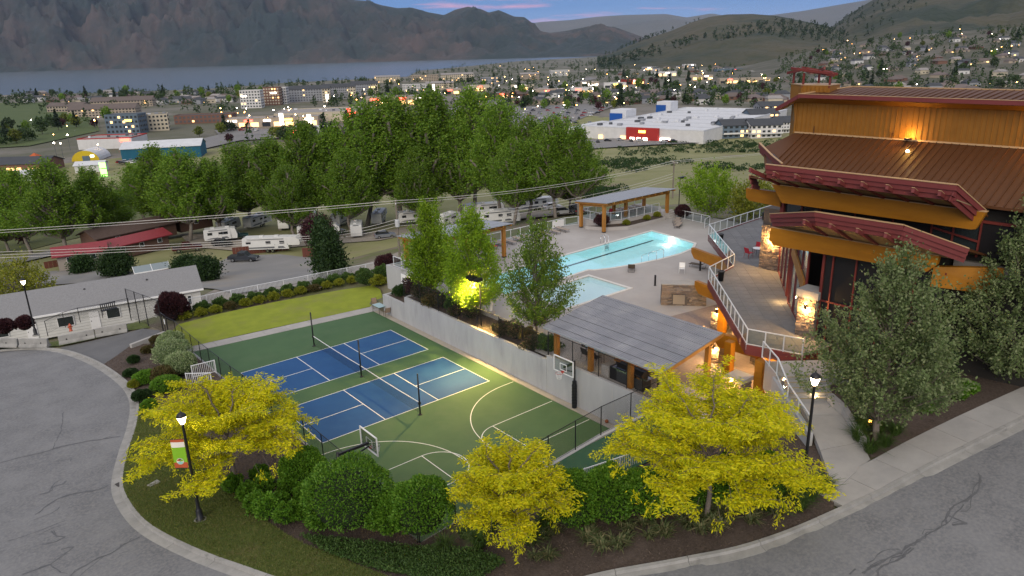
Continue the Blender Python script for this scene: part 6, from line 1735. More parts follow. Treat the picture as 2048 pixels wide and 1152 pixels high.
# long white building: local x along the ridge
e0 = px(400, 577, -2.1); e1 = px(0, 644, -2.1)
dv = (e1-e0)[:2]; ang = math.atan2(dv[1], dv[0])
wb = thing('white_bungalow', 'long white bungalow with grey shingle roof beyond the picket fence', 'building', (float(e0[0]), float(e0[1]), -4.9), ang)
LB_ = 34.0; WB_ = 7.2                 # local: x runs away to the left, y negative = away from the camera
MB().box(0, LB_, -WB_+.5, -.5, 0, 2.75).build('wall', m_wsid, wb)
MB().extr([(-.35,0,2.75),(-.35,-WB_/2,4.75),(-.35,-WB_,2.75),(-.35,-WB_,2.6),(-.35,-WB_/2,4.58),(-.35,0,2.6)], (LB_+.7, 0, 0)).build('roof', m_shing, wb)
MB().extr([(.02,-.5,2.7),(.02,-WB_/2,4.5),(.02,-WB_+.5,2.7)], (.12, 0, 0)).build('gable', m_wsid, wb)
MB().box(-.36, LB_+.4, -.02, .08, 2.56, 2.76).build('gutter', m_white, wb)
for k in range(7): MB().box(.0, LB_, -.495, -.47, .3+k*.33, .32+k*.33).build('siding_groove', mat('siding_gap', (.4,.4,.39)), wb)
for x, w in ((1.0,.5),(3.0,1.4),(8.5,1.4),(13.0,1.6),(19.0,1.4),(25,1.4)):
    f = MB().box(x, x+w, -.49, -.40, .95, 2.1).build('window', m_white, wb); MB().box(x+.08, x+w-.08, -.41, -.385, 1.03, 2.02).build('pane', m_gls, f)
for x in (10.6, 16.5, 22.5):
    d = MB().box(x, x+.95, -.49, -.42, .05, 2.1).build('door', m_white, wb); MB().box(x+.8, x+.86, -.42, -.38, 1.0, 1.1).build('door_handle', m_steel, d)
for x, y in ((5.2,-2.5),(11.5,-2.6),(20,-2.4)): MB().lathe([(.1,0),(.08,.25),(.14,.27),(.03,.4)], (x, y, 3.9), 8).build('roof_vent', m_black, wb)
# low bench-like picnic rack in front
t = thing('garden_bench', 'dark slatted bench in front of the white bungalow', 'bench', tuple(px(218, 625, -1.9)), R(5))
for k in range(8): MB().box(-.7+k*.19, -.62+k*.19, -.03, .03, .35, 1.0).build('slat', m_black, t)
MB().box(-.75, .8, -.05, .05, .98, 1.05).build('top_rail', m_black, t); MB().box(-.75, .8, -.45, .0, .38, .44).build('seat', m_black, t)
for x in (-.7, .72): MB().box(x, x+.05, -.4, -.35, 0, .4).build('leg', m_black, t)
# campground office with red roof, low brown wings
def gable(name, label, cat, loc, rz, L, Wd, hw, hr, mw_, mr, over=.4, eav=None, group=None, win=0, lit=False):
    t = thing(name, label, cat, loc, rz, group)
    MB().box(-L/2, L/2, -Wd/2, Wd/2, -.5, hw).build('wall', mw_, t)
    MB().extr([(-L/2-over,-Wd/2-over,hw-.1),(-L/2-over,0,hw+hr),(-L/2-over,Wd/2+over,hw-.1),(-L/2-over,Wd/2+over,hw-.28),(-L/2-over,0,hw+hr-.2),(-L/2-over,-Wd/2-over,hw-.28)], (L+2*over, 0, 0)).build('roof', mr, t)
    MB().extr([(-L/2+.02,-Wd/2,hw-.02),(-L/2+.02,0,hw+hr-.22),(-L/2+.02,Wd/2,hw-.02)], (L-.04, 0, 0)).build('gable', mw_, t)
    for k in range(win):
        x = -L/2+(k+.5)*L/win
        f = MB().box(x-.5, x+.5, -Wd/2-.06, -Wd/2+.02, hw*.38, hw*.78).build('window', m_white, t)
        MB().box(x-.42, x+.42, -Wd/2-.075, -Wd/2-.05, hw*.38+.08, hw*.78-.08).build('pane', emat('lit_window', (1, .66, .3), 3.5) if (lit and k % 2 == 0) else m_gls, f)
    return t
q = px(165, 525, -14); gable('campground_office', 'tan campground office with short red metal roof', 'building', tuple(q), R(-8), 8, 5, 2.6, 1.2, mat('tan_wall', (.33, .29, .25), rough=.9), m_redroof, .8, win=2)
q = px(250, 512, -14); gable('campground_wing', 'low brown wing with long red metal roof', 'building', tuple(q+np.array([3, 4, 0])), R(18), 12, 5, 2.4, 1.0, m_brick, m_redroof, .7, win=3)
q = px(262, 478, -14.5); gable('campground_lodge', 'long dark brown lodge roof behind the red roofed wing', 'building', tuple(q), R(16), 18, 7, 2.6, 1.4, m_brick, mat('dark_brown_roof', (.095, .065, .055), (.075, .05, .042), ns=2, rough=.9), .6, win=2)
q = px(384, 452, -14.5); gable('campground_shed', 'small shed with pinkish red roof among the poplars', 'building', tuple(q), R(10), 8, 5, 2.4, 1.2, m_brick, m_redroof, .5, win=1)
def plank_fence(label, a, b, h, m=m_redw, n=None):
    a = Vector(a); b = Vector(b); t = thing('plank_fence', label, 'fence', tuple(a), 0, 'red-brown plank fences'); d = b-a; L = Vector((d.x, d.y)).length; n = n or max(2, int(L/.62)); rz = math.atan2(d.y, d.x)
    for k in range(n):
        p = a+d*((k+.5)/n); MB().cbox((p.x, p.y, p.z+h/2), (L/n-.03, .04, h), rz).build('plank', m, t, world=True)
    MB().beam(a+Vector((0,0,h*.8)), b+Vector((0,0,h*.8)), .06, .1).build('rail', m, t, world=True)
    return t
plank_fence('red-brown plank fence behind the dark pickup truck', pg(466, 512), pg(578, 500), 1.7)
plank_fence('short red-brown plank fence left of the tall cedar', pg(606, 516), pg(634, 516), 2.0)
plank_fence('small red-brown ramp fence before the campground office', pg(90, 538), pg(124, 532), 1.4)
# paved lots and lanes
m_lot = mat('lot_asphalt', (.19, .188, .185), (.23, .226, .22), ns=.12, rough=.95, c3=(.26, .235, .20), ns3=.08, w3=(.5, .7))
m_gravel = mat('gravel_lane', (.25, .22, .185), (.30, .265, .22), ns=.5, rough=.95, bump=.4, bs=8)
def lot(name, pxs, m, off=.18, step=4):
    return tag(drape(name, [tuple(pg(u, v)[:2]) for u, v in pxs], m, step, off), kind='structure')
lot('parking_lot', [(330,572),(400,538),(470,512),(560,510),(600,515),(632,512),(645,540),(640,560),(560,575),(470,590),(430,580)], m_lot)
lot('gravel_lane', [(430,582),(560,577),(640,562),(700,540),(760,520),(800,505),(810,512),(760,535),(700,556),(640,580),(520,598),(420,610),(395,600)], m_gravel, .22)
lot('campground_road', [(-40,560),(60,548),(150,540),(220,545),(330,545),(330,560),(200,565),(60,575),(-40,585)], m_lot, .2)
lot('campground_road', [(0,525),(60,512),(150,492),(230,470),(300,450),(360,442),(360,448),(300,460),(235,480),(150,503),(60,523),(0,537)], m_lot, .26)
lot('gravel_lane', [(360,470),(440,470),(520,490),(640,470),(760,465),(900,440),(1050,425),(1180,415),(1180,425),(1050,438),(900,455),(760,482),(640,490),(500,505),(380,495)], m_gravel, .2, 5)
tag(drape('camp_grass', [tuple(pg(u, v)[:2]) for u, v in ((-60,520),(60,500),(200,465),(330,435),(330,405),(100,410),(-100,420))], mat('camp_grass', (.07, .085, .025), (.10, .11, .035), ns=.15, rough=.95, bump=.5, bs=3), 6, .12), kind='structure')
# ------------------------------------------------------------------ vehicles
m_tyre = mat('tyre_rubber', (.015, .015, .015), rough=.9)
m_carg = mat('car_glass', (.015, .018, .02), rough=.05, spec=.8)
CARP = {}
def carpaint(n, c): return mat('car_paint_'+n, c, rough=.25, spec=.6)
def wheels(t, xs, wy, r=.36):
    for x in xs:
        for s in (-1, 1):
            w = MB().tube((x, s*wy-.11*s, r), (x, s*wy+.11*s, r), r, r, 14).build('wheel', m_tyre, t); MB().tube((x, s*wy+.08*s, r), (x, s*wy+.12*s, r), r*.55, r*.55, 10).build('rim', m_chrome, w)
def lights_(t, x, wy, z, m, nm):
    for s in (-1, 1): MB().cbox((x, s*wy, z), (.06, .28, .14)).build(nm, m, t)
m_head = mat('headlamp', (.7, .7, .7), rough=.2); m_tail = mat('tail_lamp', (.35, .02, .02), rough=.3)
def pickup(label, loc, rz, c, group='vehicles at the campground'):
    t = thing('pickup_truck', label, 'pickup truck', tuple(map(float, loc)), rz, group); p = carpaint(*c)
    MB().extr([(2.85,-.95,.45),(2.9,-.95,.95),(1.25,-.95,1.12),(-2.75,-.95,1.10),(-2.8,-.95,.5)], (0, 1.9, 0)).build('body', p, t)
    cab = MB().extr([(1.25,-.85,1.12),(.55,-.80,1.85),(-.75,-.80,1.88),(-.95,-.85,1.12)], (0, 1.65, 0)).build('cab', p, t)
    MB().extr([(1.18,-.80,1.18),(.58,-.76,1.78),(.5,-.76,1.78),(1.05,-.8,1.18)], (0, 1.55, 0)).build('windscreen', m_carg, cab)
    for s in (-1, 1): MB().cbox((.0, s*.835, 1.5), (1.25, .03, .42)).build('side_window', m_carg, cab)
    MB().box(-2.7, -1.0, -.8, .8, 1.105, 1.12).build('bed_floor', m_black, t)
    MB().cbox((2.9, 0, .55), (.12, 1.85, .22)).build('front_bumper', m_chrome, t); MB().cbox((-2.85, 0, .55), (.12, 1.85, .22)).build('rear_bumper', m_chrome, t)
    lights_(t, 2.9, .72, .85, m_head, 'headlight'); lights_(t, -2.8, .8, .9, m_tail, 'tail_light'); wheels(t, (1.85, -1.75), .9, .4)
    return t
def car(label, loc, rz, c, group='vehicles at the campground', name='parked_car', small=False):
    t = thing(name, label, 'car', tuple(map(float, loc)), rz, group); p = carpaint(*c)
    MB().extr([(2.2,-.88,.3),(2.25,-.88,.72),(1.1,-.88,.92),(-2.0,-.88,.95),(-2.2,-.88,.75),(-2.2,-.88,.3)], (0, 1.76, 0)).build('body', p, t)
    cab = MB().extr([(1.0,-.76,.92),(.35,-.68,1.5),(-1.3,-.68,1.5),(-1.95,-.76,.95)], (0, 1.44, 0)).build('cabin', m_carg, t)
    MB().extr([(.3,-.7,1.5),(.2,-.68,1.56),(-1.2,-.68,1.56),(-1.3,-.7,1.5)], (0, 1.4, 0)).build('roof', p, t)
    if not small:
        lights_(t, 2.2, .65, .65, m_head, 'headlight'); lights_(t, -2.2, .7, .75, m_tail, 'tail_light')
        wheels(t, (1.35, -1.35), .82, .33)
    else:
        for x in (1.35, -1.35): MB().tube((x, -.92, .32), (x, .92, .32), .32, .32, 8).build('axle_wheels', m_tyre, t)
    return t
m_rvw = mat('rv_white', (.60, .60, .58), (.54, .54, .525), ns=.8, rough=.4)
m_rvg = mat('rv_graphic_grey', (.11, .115, .125), rough=.4)
def rv(label, loc, rz, L=9.5, fifth=True, stripe=None, group='camper trailers among the poplars'):
    t = thing('camper_trailer', label, 'camper', tuple(map(float, loc)), rz, group); h = 2.95
    MB().extr([(-L/2,-1.2,.7),(-L/2-.1,-1.2,1.4),(-L/2,-1.2,h),(-L/2+.3,-1.2,h+.12),(L/2-2.6,-1.2,h+.12),(L/2-2.3,-1.2,.7)], (0, 2.4, 0)).build('body', m_rvw, t)
    if fifth: MB().extr([(L/2-2.55,-1.2,1.45),(L/2-2.7,-1.2,h+.1),(L/2-.8,-1.2,h+.05),(L/2-.1,-1.2,h-.5),(L/2,-1.2,1.75),(L/2-.2,-1.2,1.45)], (0, 2.4, 0)).build('overhang', m_rvw, t)
    else: MB().extr([(L/2-2.6,-1.2,.7),(L/2-2.65,-1.2,h+.1),(L/2-1.6,-1.2,h-.05),(L/2-1.2,-1.2,1.5),(L/2-1.3,-1.2,.7)], (0, 2.4, 0)).build('nose', m_rvw, t)
    for s in (-1, 1):
        MB().extr([(-L/2+.3,s*1.206,.9),(L/2-2.9,s*1.206,.9),(L/2-3.4,s*1.206,1.3),(-L/2+1.2,s*1.206,1.15)], (0, .012*s, 0)).build('graphic_stripe', stripe or m_rvg, t)
        for x in (-L/2+1.2, -.6, L/2-3.6):
            w = MB().cbox((x, s*1.215, 2.1), (1.0, .04, .6)).build('window', m_rvg, t); MB().cbox((x, s*1.235, 2.1), (.85, .02, .48)).build('pane', m_carg, w)
        MB().tube((-L/2+1.0, s*1.3, h-.15), (L/2-3.2, s*1.3, h-.15), .08, .08, 8).build('awning_roll', m_rvg, t)
    d = MB().cbox((L/2-4.8, -1.215, 1.65), (.7, .05, 1.8)).build('door', m_rvw, t); MB().cbox((L/2-5.05, -1.25, 1.6), (.06, .05, .15)).build('handle', m_steel, d)
    for x in (-2.2, .8): MB().cbox((x, .2, h+.22), (.8, .7, .24)).build('roof_unit', m_rvw, t)
    MB().cbox((-L/2+.05, 0, 2.9), (.1, 1.2, .4)).build('rear_cap', m_rvg, t)
    wheels(t, (-.9, .1), 1.12, .38)
    return t
vz = -14
pickup('dark grey pickup truck parked on the campground lot', pg(488, 522, .2), R(-45), ('charcoal', (.03, .035, .045)))
pickup('dark red pickup truck parked under the poplars', pg(375, 502, .2), R(-10), ('maroon', (.06, .012, .014)))
pickup('dark teal pickup truck between the camper trailers', pg(470, 478, .2), R(-15), ('teal', (.02, .06, .06)))
pickup('black pickup truck behind the parked white camper', pg(1153, 425, .2), R(60), ('black', (.015, .015, .017)))
car('grey car on the grass right of the tall poplar', pg(770, 475, .2), R(-20), ('grey', (.16, .17, .19)))
car('white car parked between the campers', pg(672, 468, .2), R(10), ('white', (.6, .6, .6)))
car('black jeep-like car in front of the leftmost camper', pg(445, 492, .2), R(-60), ('black2', (.02, .02, .022)))
car('silver car beyond the terrace railing beside the pavilion', pg(1125, 428, .2), R(-20), ('silver', (.3, .31, .32)))
car('white car in front of the big fifth-wheel camper', pg(1105, 418, .2), R(-15), ('white', (.6, .6, .6)))
for i, (u, v, rz, L, f, lab) in enumerate(((548,502,-38,11.5,True,'largest white camper behind the plank fence, with grey graphics'), (450,482,-20,8,False,'white camper beside the maroon pickup at the left'), (462,462,40,8,False,'grey-sided camper standing behind the leftmost campers'), (640,475,-30,9,True,'white camper partly hidden behind the poplar trunks'), (520,452,30,9,False,'white camper with round front deep among the poplars'),
      (715,470,60,8,False,'white camper seen end-on between poplar trunks'), (1075,420,-22,10,True,'big white fifth-wheel camper above the pool railing'), (1005,448,-25,9.5,False,'white camper directly above the left pavilion roof'), (985,430,-25,8,False,'white camper right behind the one above the pavilion'), (900,452,20,8,False,'white camper half hidden by the lime maple tops'), (1000,415,50,8,False,'white truck camper high among the right poplars'), (760,445,50,8,True,'pale camper behind the power pole'), (615,448,-25,8,False,'pale camper behind the largest camper'), (690,446,35,9,True,'camper deep in shade left of the power pole'), (835,446,-20,9,True,'camper between the central poplar trunks'), (945,432,15,8,False,'camper at the foot of the right poplars'), (575,455,55,8,False,'camper turned end-on behind the plank fence'))):
    rv(lab, pg(u, v, .2), R(rz), L, f)
# tented carport of glass and red canvas next to the bungalow
t = thing('greenhouse_shelter', 'small glass roofed shelter with red sides beside the bungalow roof', 'shelter', tuple(pg(305, 553)), R(-5)); t.scale = (.72, .72, .72)
MB().extr([(-4,-2.2,2.0),(-4,0,3.2),(-4,2.2,2.0),(-4,2.1,1.9),(-4,0,3.08),(-4,-2.1,1.9)], (8, 0, 0)).build('roof', mat('greenhouse_glass', (.18, .22, .24), rough=.1, spec=.6), t)
MB().box(-4, 4, -2.1, -2.0, 0, 1.95).build('front_wall', m_redroof, t); MB().box(-4.1, 4.1, -2.3, -2.15, 1.85, 2.1).build('frame', m_white, t); MB().box(3.9, 4.05, -2.2, 2.2, 0, 2.0).build('side_wall', m_redroof, t)
for x in (-4, 0, 4): MB().beam((x,-2.2,2.03), (x,0,3.25), .12, .06).build('rafter', m_white, t)
# ------------------------------------------------------------------ poplars
def tree_proto(seed, env, leaf, bark, nc, nl, L, W, sig, base, tr, R0=.2, limbs=40, lump=.3, fill=.4, up=.5, ascend=.5):
    return make_tree('proto', 'x', 'x', (0, 0, -500), 1.0, R0, env, leaf, bark, nc=nc, nl=nl, L=L, W=W, sig=sig, base=base, tr=tr, seed=seed, limbs=limbs, lump=lump, fill=fill, up=up, ascend=ascend) if False else make_tree('proto', 'x', (0, 0, -500), 1.0, R0, env, leaf, bark, nc=nc, nl=nl, L=L, W=W, sig=sig, base=base, tr=tr, seed=seed, limbs=limbs, lump=lump, fill=fill, up=up, ascend=ascend)
PROTO = {}
def proto(key, *a, **k):
    if key not in PROTO: PROTO[key] = tree_proto(*a, **k)
    return PROTO[key]
def place_tree(p, name, label, loc, h, r, rz, group, cat='tree', R0=.2):
    c = copy_tree(p); c.name = name; c.location = tuple(map(float, loc)); c.rotation_euler = (0, 0, rz); c.scale = (r/R0, r/R0, h)
    for k in ('label', 'category', 'group', 'kind'):
        if k in c: del c[k]
    tag(c, label, cat, group); return c
PP = [proto(('pop', i), 100+i, 'pop', LM['pop'], m_barkp, 560, 40, .0155, .0105, .026, .29, .017, limbs=80, lump=.55, fill=.30) for i in range(5)]
POP = [(60,508,345,100),(132,512,328,120),(205,492,340,100),(18,504,392,80),(238,474,385,70),(332,474,298,120),(385,482,305,125),(442,474,322,115),(500,470,290,125),(560,474,282,135),(622,474,252,140),(672,468,262,130),
       (742,464,212,155),(802,458,196,175),(872,454,190,175),(952,446,185,150),(1002,444,206,135),(1060,438,240,125),(1110,434,236,125),(1156,428,258,105),(702,484,305,120),(1032,448,285,115),(922,454,245,135),(590,494,335,100),(1140,424,305,85),(840,470,300,110),(20,470,340,110),(290,450,330,90)]
for i, (u, v, vt, w) in enumerate(POP):
    b = pg(u, v-(14 if 480 < u < 1000 else 0)); h = hgt(b, vt) if vt > 150 else 28
    dist = np.linalg.norm(b-_C); r = w*dist/FPX*.42
    order = sorted(range(len(POP)), key=lambda k: POP[k][0])
    place_tree(PP[i % 5], 'poplar_tree', '%s tall green poplar from the left in the campground row' % ORD[order.index(i)], b, max(h, 6), r, random.uniform(0, 6.28), 'campground poplars')
pu = proto(('purp', 0), 131, 'oval', LM['purple'], m_barkb, 260, 22, .06, .04, .06, .2, .02, R0=.4)
for i, (u, v, h, r, lab) in enumerate(((48,488,9,3.5,'dark purple-leaved tree under the left poplars'), (640,505,7,3,'dark shrubby tree beside the power pole lot'))): place_tree(pu, 'purple_plum' if i == 0 else 'shrubby_tree', lab, pg(u, v), h, r, i, None, R0=.4)
# cedars
def cedar(label, b, h, r, seed): 
    return make_tree('cedar', label, b, h, r, 'oval' if h < 6 else 'pyr', LM['dark'], m_barkb, nc=220, nl=36, L=.4, W=.22, sig=.5, base=.02, tr=.15, seed=seed, up=.8, limbs=6, fill=.6, lump=.2)
cedar('tall dark cedar beside the white lot pole', pg(655, 553), 7.8, 1.7, 61); cedar('pointed dark cedar just right of the tall cedar', pg(670, 556), 6.0, 1.2, 62)
for i, (u, v, r, h, lab) in enumerate(((412,562,2.0,3.6,'round green cedar bush at the bungalow gable'), (235,552,2.5,4.2,'big round green cedar left of the glass shelter'), (168,545,1.5,2.6,'small round cedar before the red roofed office'), (375,548,1.8,2.6,'cedar bush behind the bungalow ridge'))):
    cedar(lab, pg(u, v), h, r, 65+i)
yb = proto(('bush', 0), 77, 'oval', LM['spirea'], m_bark, 90, 12, .08, .045, .09, .05, .012, R0=.45, ascend=.9)
for i, (u, v, h, r) in enumerate(((30,600,5,2.6),(55,585,6,2.6),(8,580,5,2.2),(85,592,4,2))): place_tree(yb, 'willow_shrub', '%s yellow-green twiggy shrub from the left behind the bungalow roof' % ORD[[1,2,0,3][i]], pg(u, v), h, r, i*2.0, 'twiggy shrubs by the far lamp', 'shrub', R0=.45)
# ------------------------------------------------------------------ power line
m_pole = mat('weathered_pole', (.20, .17, .14), (.15, .13, .11), ns=3, rough=.95, stretch=(1, 1, .2))
m_cable = mat('overhead_cable', (.55, .53, .50), rough=.5)
def upole(label, b, h, arm=True, rz=0.0, tr=False):
    t = thing('utility_pole', label, 'utility pole', tuple(map(float, b)), rz, 'utility poles')
    MB().tube((0,0,-.5), (0,0,h), .17, .12, 10).build('shaft', m_pole, t)
    if arm:
        MB().beam((-1.2,0,h-.35), (1.2,0,h-.35), .1, .12).build('cross_arm', m_pole, t)
        for x in (-1.1, .35, 1.1): MB().lathe([(.05,0),(.07,.08),(.04,.16),(.06,.2)], (x, 0, h-.28), 8).build('insulator', m_white, t)
    if tr: MB().lathe([(.3,-3.6),(.32,-3.5),(.32,-2.7),(.28,-2.6)], (-.55, 0, h), 12).build('transformer', mat('transformer_grey', (.45, .46, .47), rough=.5), t)
    return t, Vector(b), h
b2 = px(800, 520, -5.0); h2 = hgt(b2, 402)
p2, B2, h2 = upole('utility pole with transformer behind the left pavilion', b2, h2, True, R(60), True)
b1_ = pg(640, 555); h1 = hgt(b1_, 470)
p1, B1, h1 = upole('slim white-lit utility pole beside the tall cedar', b1_, h1, False)
b3_ = pg(1345, 397); h3 = hgt(b3_, 322)
p3, B3, h3 = upole('utility pole standing alone on the grassy hillside', b3_, h3, True, R(70))
B0 = Vector(px(-420, 600, -8)); h0 = 8.5
p0, B0, h0 = upole('utility pole off beyond the campground office', B0, h0, True, R(60))
B4 = Vector(pg(1750, 330)); p4, B4, h4 = upole('utility pole hidden behind the clubhouse roof', B4, 12, True, R(70))
def wire(a, b, sag, r=.03):
    mb = MB(); n = 18; P = []
    for i in range(n+1):
        t = i/n; p = Vector(a).lerp(Vector(b), t); p.z -= sag*4*t*(1-t); P.append(tuple(p))
    mb.path(P, r, 4); return mb
pl_t = thing('overhead_line', 'bundle of overhead power cables crossing above the campground', 'cable', tuple(B2))
for dx, dz in ((-1.0, 0), (.3, .1), (1.0, -.05)):
    o = Vector((dx*.5, dx*.85, dz-.1))
    for A, hA, Bq, hB, sg in ((B0, h0, B2, h2, .5), (B2, h2, B3, h3, 1.2), (B3, h3, B4, h4, .8)):
        wire(A+o+Vector((0,0,hA)), Bq+o+Vector((0,0,hB)), sg).build('cable', m_cable, pl_t, world=True)
pl_l = thing('overhead_line', 'lower bundle of service cables below the power cables', 'cable', tuple(B1))
for k in range(3):
    o = Vector((0, 0, -.5*k)); 
    wire(B0+Vector((0,0,h0-2.2))+o, B1+Vector((0,0,h1-.1))+o*.6, .5).build('cable', m_cable, pl_l, world=True)
    wire(B1+Vector((0,0,h1-.1))+o*.6, B2+Vector((0,0,h2-2.6))+o, .3).build('cable', m_cable, pl_l, world=True)
    wire(B2+Vector((0,0,h2-2.6))+o, B3+Vector((0,0,h3-2.4))+o, 1.5).build('cable', m_cable, pl_l, world=True)
# second fenced court beyond the pool
tag(drape('far_court', [(66, 2), (66, 16), (78, 16), (78, 2)], mat('far_court_green', (.045, .085, .06), rough=.9), 3, .1), kind='structure')
chain('chain_link_fence', 'tall black fence of the far court behind the bright green tree', [(64.5, 19.5, H(64.5,19.5)), (64.5, 1, H(64.5,1)), (79, 1, H(79,1))], 3.0, 3.0, ws=.25, wt=.012)
# scrub on the grassy hillside, uncounted
sp = []
for (u0, u1, v0, v1, n) in ((1200,1380,318,332,60),(1330,1560,283,306,160),(1180,1300,325,345,40),(1400,1560,330,345,40),(1240,1330,296,312,30),(1150,1250,380,400,40)):
    for _ in range(n): sp.append(pg(random.uniform(u0, u1), random.uniform(v0, v1)))
PPs = []; DDs = []
for q in sp:
    m = 40; d = rnd_unit(m); d[:, 2] = np.abs(d[:, 2]); s_ = random.uniform(1.0, 2.4)
    PPs.append(np.asarray(q)+d*np.array([s_, s_, s_*.6])); DDs.append(d+np.array([0, 0, .3]))
tag(link('hillside_scrub', quads_mesh('hillside_scrub', leaf_quads(np.concatenate(PPs), np.concatenate(DDs), .8, .5), LM['dark'])), 'dark low scrub scattered over the grassy hillside', 'scrub', kind='stuff')
# ================================================================== valley, lake, mountains
ZV = -32.0
shore = [(-900,206),(-300,198),(0,190),(240,184),(420,177),(560,166),(700,159),(815,153),(838,141),(900,136),(970,129),(1040,122),(1130,117),(1195,113.5),(1235,112)]
sp_ = [tuple(px(u, v, ZV)[:2]) for u, v in shore]
vb = sp_ + [(9000, 2200), (9000, -4000), (600, -900), (-900, -900), (-3000, 600)]
tag(MB().add([(x, y, ZV-.3) for x, y in vb], [tuple(range(len(vb)))]).build('valley_floor', m_valley), kind='structure')
for p_ in bpy.data.objects['valley_floor'].data.polygons:
    if p_.normal.z < 0: p_.flip()
lakem = bpy.data.materials.new('lake_water'); lakem.use_nodes = True
_b = lakem.node_tree.nodes['Principled BSDF']; _b.inputs['Base Color'].default_value = (.060, .085, .100, 1); _b.inputs['Roughness'].default_value = .22; _b.inputs['IOR'].default_value = 1.33
_no = lakem.node_tree.nodes.new('ShaderNodeTexNoise'); _no.inputs['Scale'].default_value = .02; _no.inputs['Detail'].default_value = 6
_tc = lakem.node_tree.nodes.new('ShaderNodeTexCoord'); lakem.node_tree.links.new(_tc.outputs['Object'], _no.inputs['Vector'])
_bp = lakem.node_tree.nodes.new('ShaderNodeBump'); _bp.inputs['Strength'].default_value = .35; _bp.inputs['Distance'].default_value = 3; lakem.node_tree.links.new(_no.outputs[0], _bp.inputs['Height']); lakem.node_tree.links.new(_bp.outputs[0], _b.inputs['Normal'])
tag(MB().add([(-7800, -900, ZV-1.2), (22500, -900, ZV-1.2), (22500, 17500, ZV-1.2), (-7800, 17500, ZV-1.2)], [(0, 1, 2, 3)]).build('lake', lakem), kind='structure')
for p_ in bpy.data.objects['lake'].data.polygons:
    if p_.normal.z < 0: p_.flip()
def hordir(u):
    """horizontal heading of a picture column at the horizon"""
    v = 106-.0264*(u-1024); d = _ray(u, v); h = np.array([d[0], d[1]]); return h/np.linalg.norm(h)
def slope_at(u, v):
    d = _ray(u, v); return d[2]/math.hypot(d[0], d[1])
def mountain(name, ridge, d0, d1, m, seed, nu=150, nt=34, amp=.10, zb=ZV-3, gully=.16, prof=1.15, back=True, fs=1.0, label=None):
    """heightfield between a foot line (distance d0(u)) and a ridge (distance d1) whose crest is given per column"""
    us = np.linspace(ridge[0][0], ridge[-1][0], nu); rv = np.interp(us, [r[0] for r in ridge], [r[1] for r in ridge])
    V = []; ts = list(np.linspace(0, 1, nt)) + ([1.08, 1.22] if back else [])
    for u, v in zip(us, rv):
        h = hordir(u); a = d0(u) if callable(d0) else d0; b = d1(u) if callable(d1) else d1
        zr = _C[2]+slope_at(u, v)*b
        for t in ts:
            d = a+(b-a)*t
            x, y = _C[0]+h[0]*d, _C[1]+h[1]*d
            q = Vector((x/(d1(u) if callable(d1) else d1)*9*fs+seed, y/(d1(u) if callable(d1) else d1)*9*fs, seed*1.7))
            n = 1-abs(noise.fractal(q, .9, 2.1, 6))*1.0
            n2 = noise.fractal(q*2.3+Vector((5, 1, 2)), .9, 2.0, 5)
            if t <= 1:
                f = t**prof
                w = math.sin(math.pi*min(1, t*1.02))**.7 if t < .985 else 0
                z = zb+(zr-zb)*(f+w*(gully*(n-.55)+amp*n2))
            else:
                z = zb+(zr-zb)*max(0, 1-(t-1)*2.5)
            V.append((x, y, max(z, zb)))
    nT = len(ts); F = []
    for i in range(nu-1):
        for j in range(nT-1): F.append((i*nT+j, (i+1)*nT+j, (i+1)*nT+j+1, i*nT+j+1))
    me = bpy.data.meshes.new(name); me.from_pydata(V, [], F); me.materials.append(m)
    bm = bmesh.new(); bm.from_mesh(me); bmesh.ops.recalc_face_normals(bm, faces=bm.faces); bm.to_mesh(me); bm.free()
    up_ = sum(p.normal.z for p in me.polygons)
    if up_ < 0:
        for p in me.polygons: p.flip()
    for p in me.polygons: p.use_smooth = True
    return tag(link(name, me), kind='structure')
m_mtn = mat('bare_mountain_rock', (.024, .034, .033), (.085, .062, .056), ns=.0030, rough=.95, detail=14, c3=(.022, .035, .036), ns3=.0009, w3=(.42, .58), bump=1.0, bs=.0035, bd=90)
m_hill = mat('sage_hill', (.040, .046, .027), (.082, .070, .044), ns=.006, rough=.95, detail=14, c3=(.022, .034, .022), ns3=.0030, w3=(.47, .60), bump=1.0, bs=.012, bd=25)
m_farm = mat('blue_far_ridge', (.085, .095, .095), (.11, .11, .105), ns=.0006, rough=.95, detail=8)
R1 = [(-260,-95),(0,-85),(250,-75),(430,-60),(600,-40),(680,-12),(720,0),(745,2),(770,10),(800,16),(830,15),(860,24),(892,30),(915,19),(940,13),(965,18),(980,25),(1000,20),(1030,33),(1050,34),(1068,48),(1082,62),(1100,66),(1130,62),(1165,55),(1200,50),(1235,56),(1262,66),(1290,76),(1320,92),(1360,104)]
mountain('mountain', R1, lambda u: 9500-1700*(u+260)/1600, lambda u: 11800-1500*(u+260)/1600, m_mtn, 3.3, nu=460, nt=64, amp=.15, gully=.42, prof=1.0, fs=2.3)
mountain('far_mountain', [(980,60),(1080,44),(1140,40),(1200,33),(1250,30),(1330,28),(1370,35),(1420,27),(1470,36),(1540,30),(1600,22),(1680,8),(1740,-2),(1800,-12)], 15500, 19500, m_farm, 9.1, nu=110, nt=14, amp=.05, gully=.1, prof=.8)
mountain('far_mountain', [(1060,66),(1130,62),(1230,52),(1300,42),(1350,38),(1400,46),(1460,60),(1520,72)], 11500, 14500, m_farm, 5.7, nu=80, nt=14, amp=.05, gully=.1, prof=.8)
R3 = [(1195,113),(1225,106),(1260,90),(1300,75),(1340,62),(1380,45),(1415,34),(1450,29),(1500,28),(1550,32),(1600,42),(1650,52),(1700,70),(1760,86),(1820,96)]
HILL = mountain('hill', R3, 2300, 3600, m_hill, 2.2, nu=170, nt=30, amp=.05, gully=.10, prof=.85, fs=1.4)
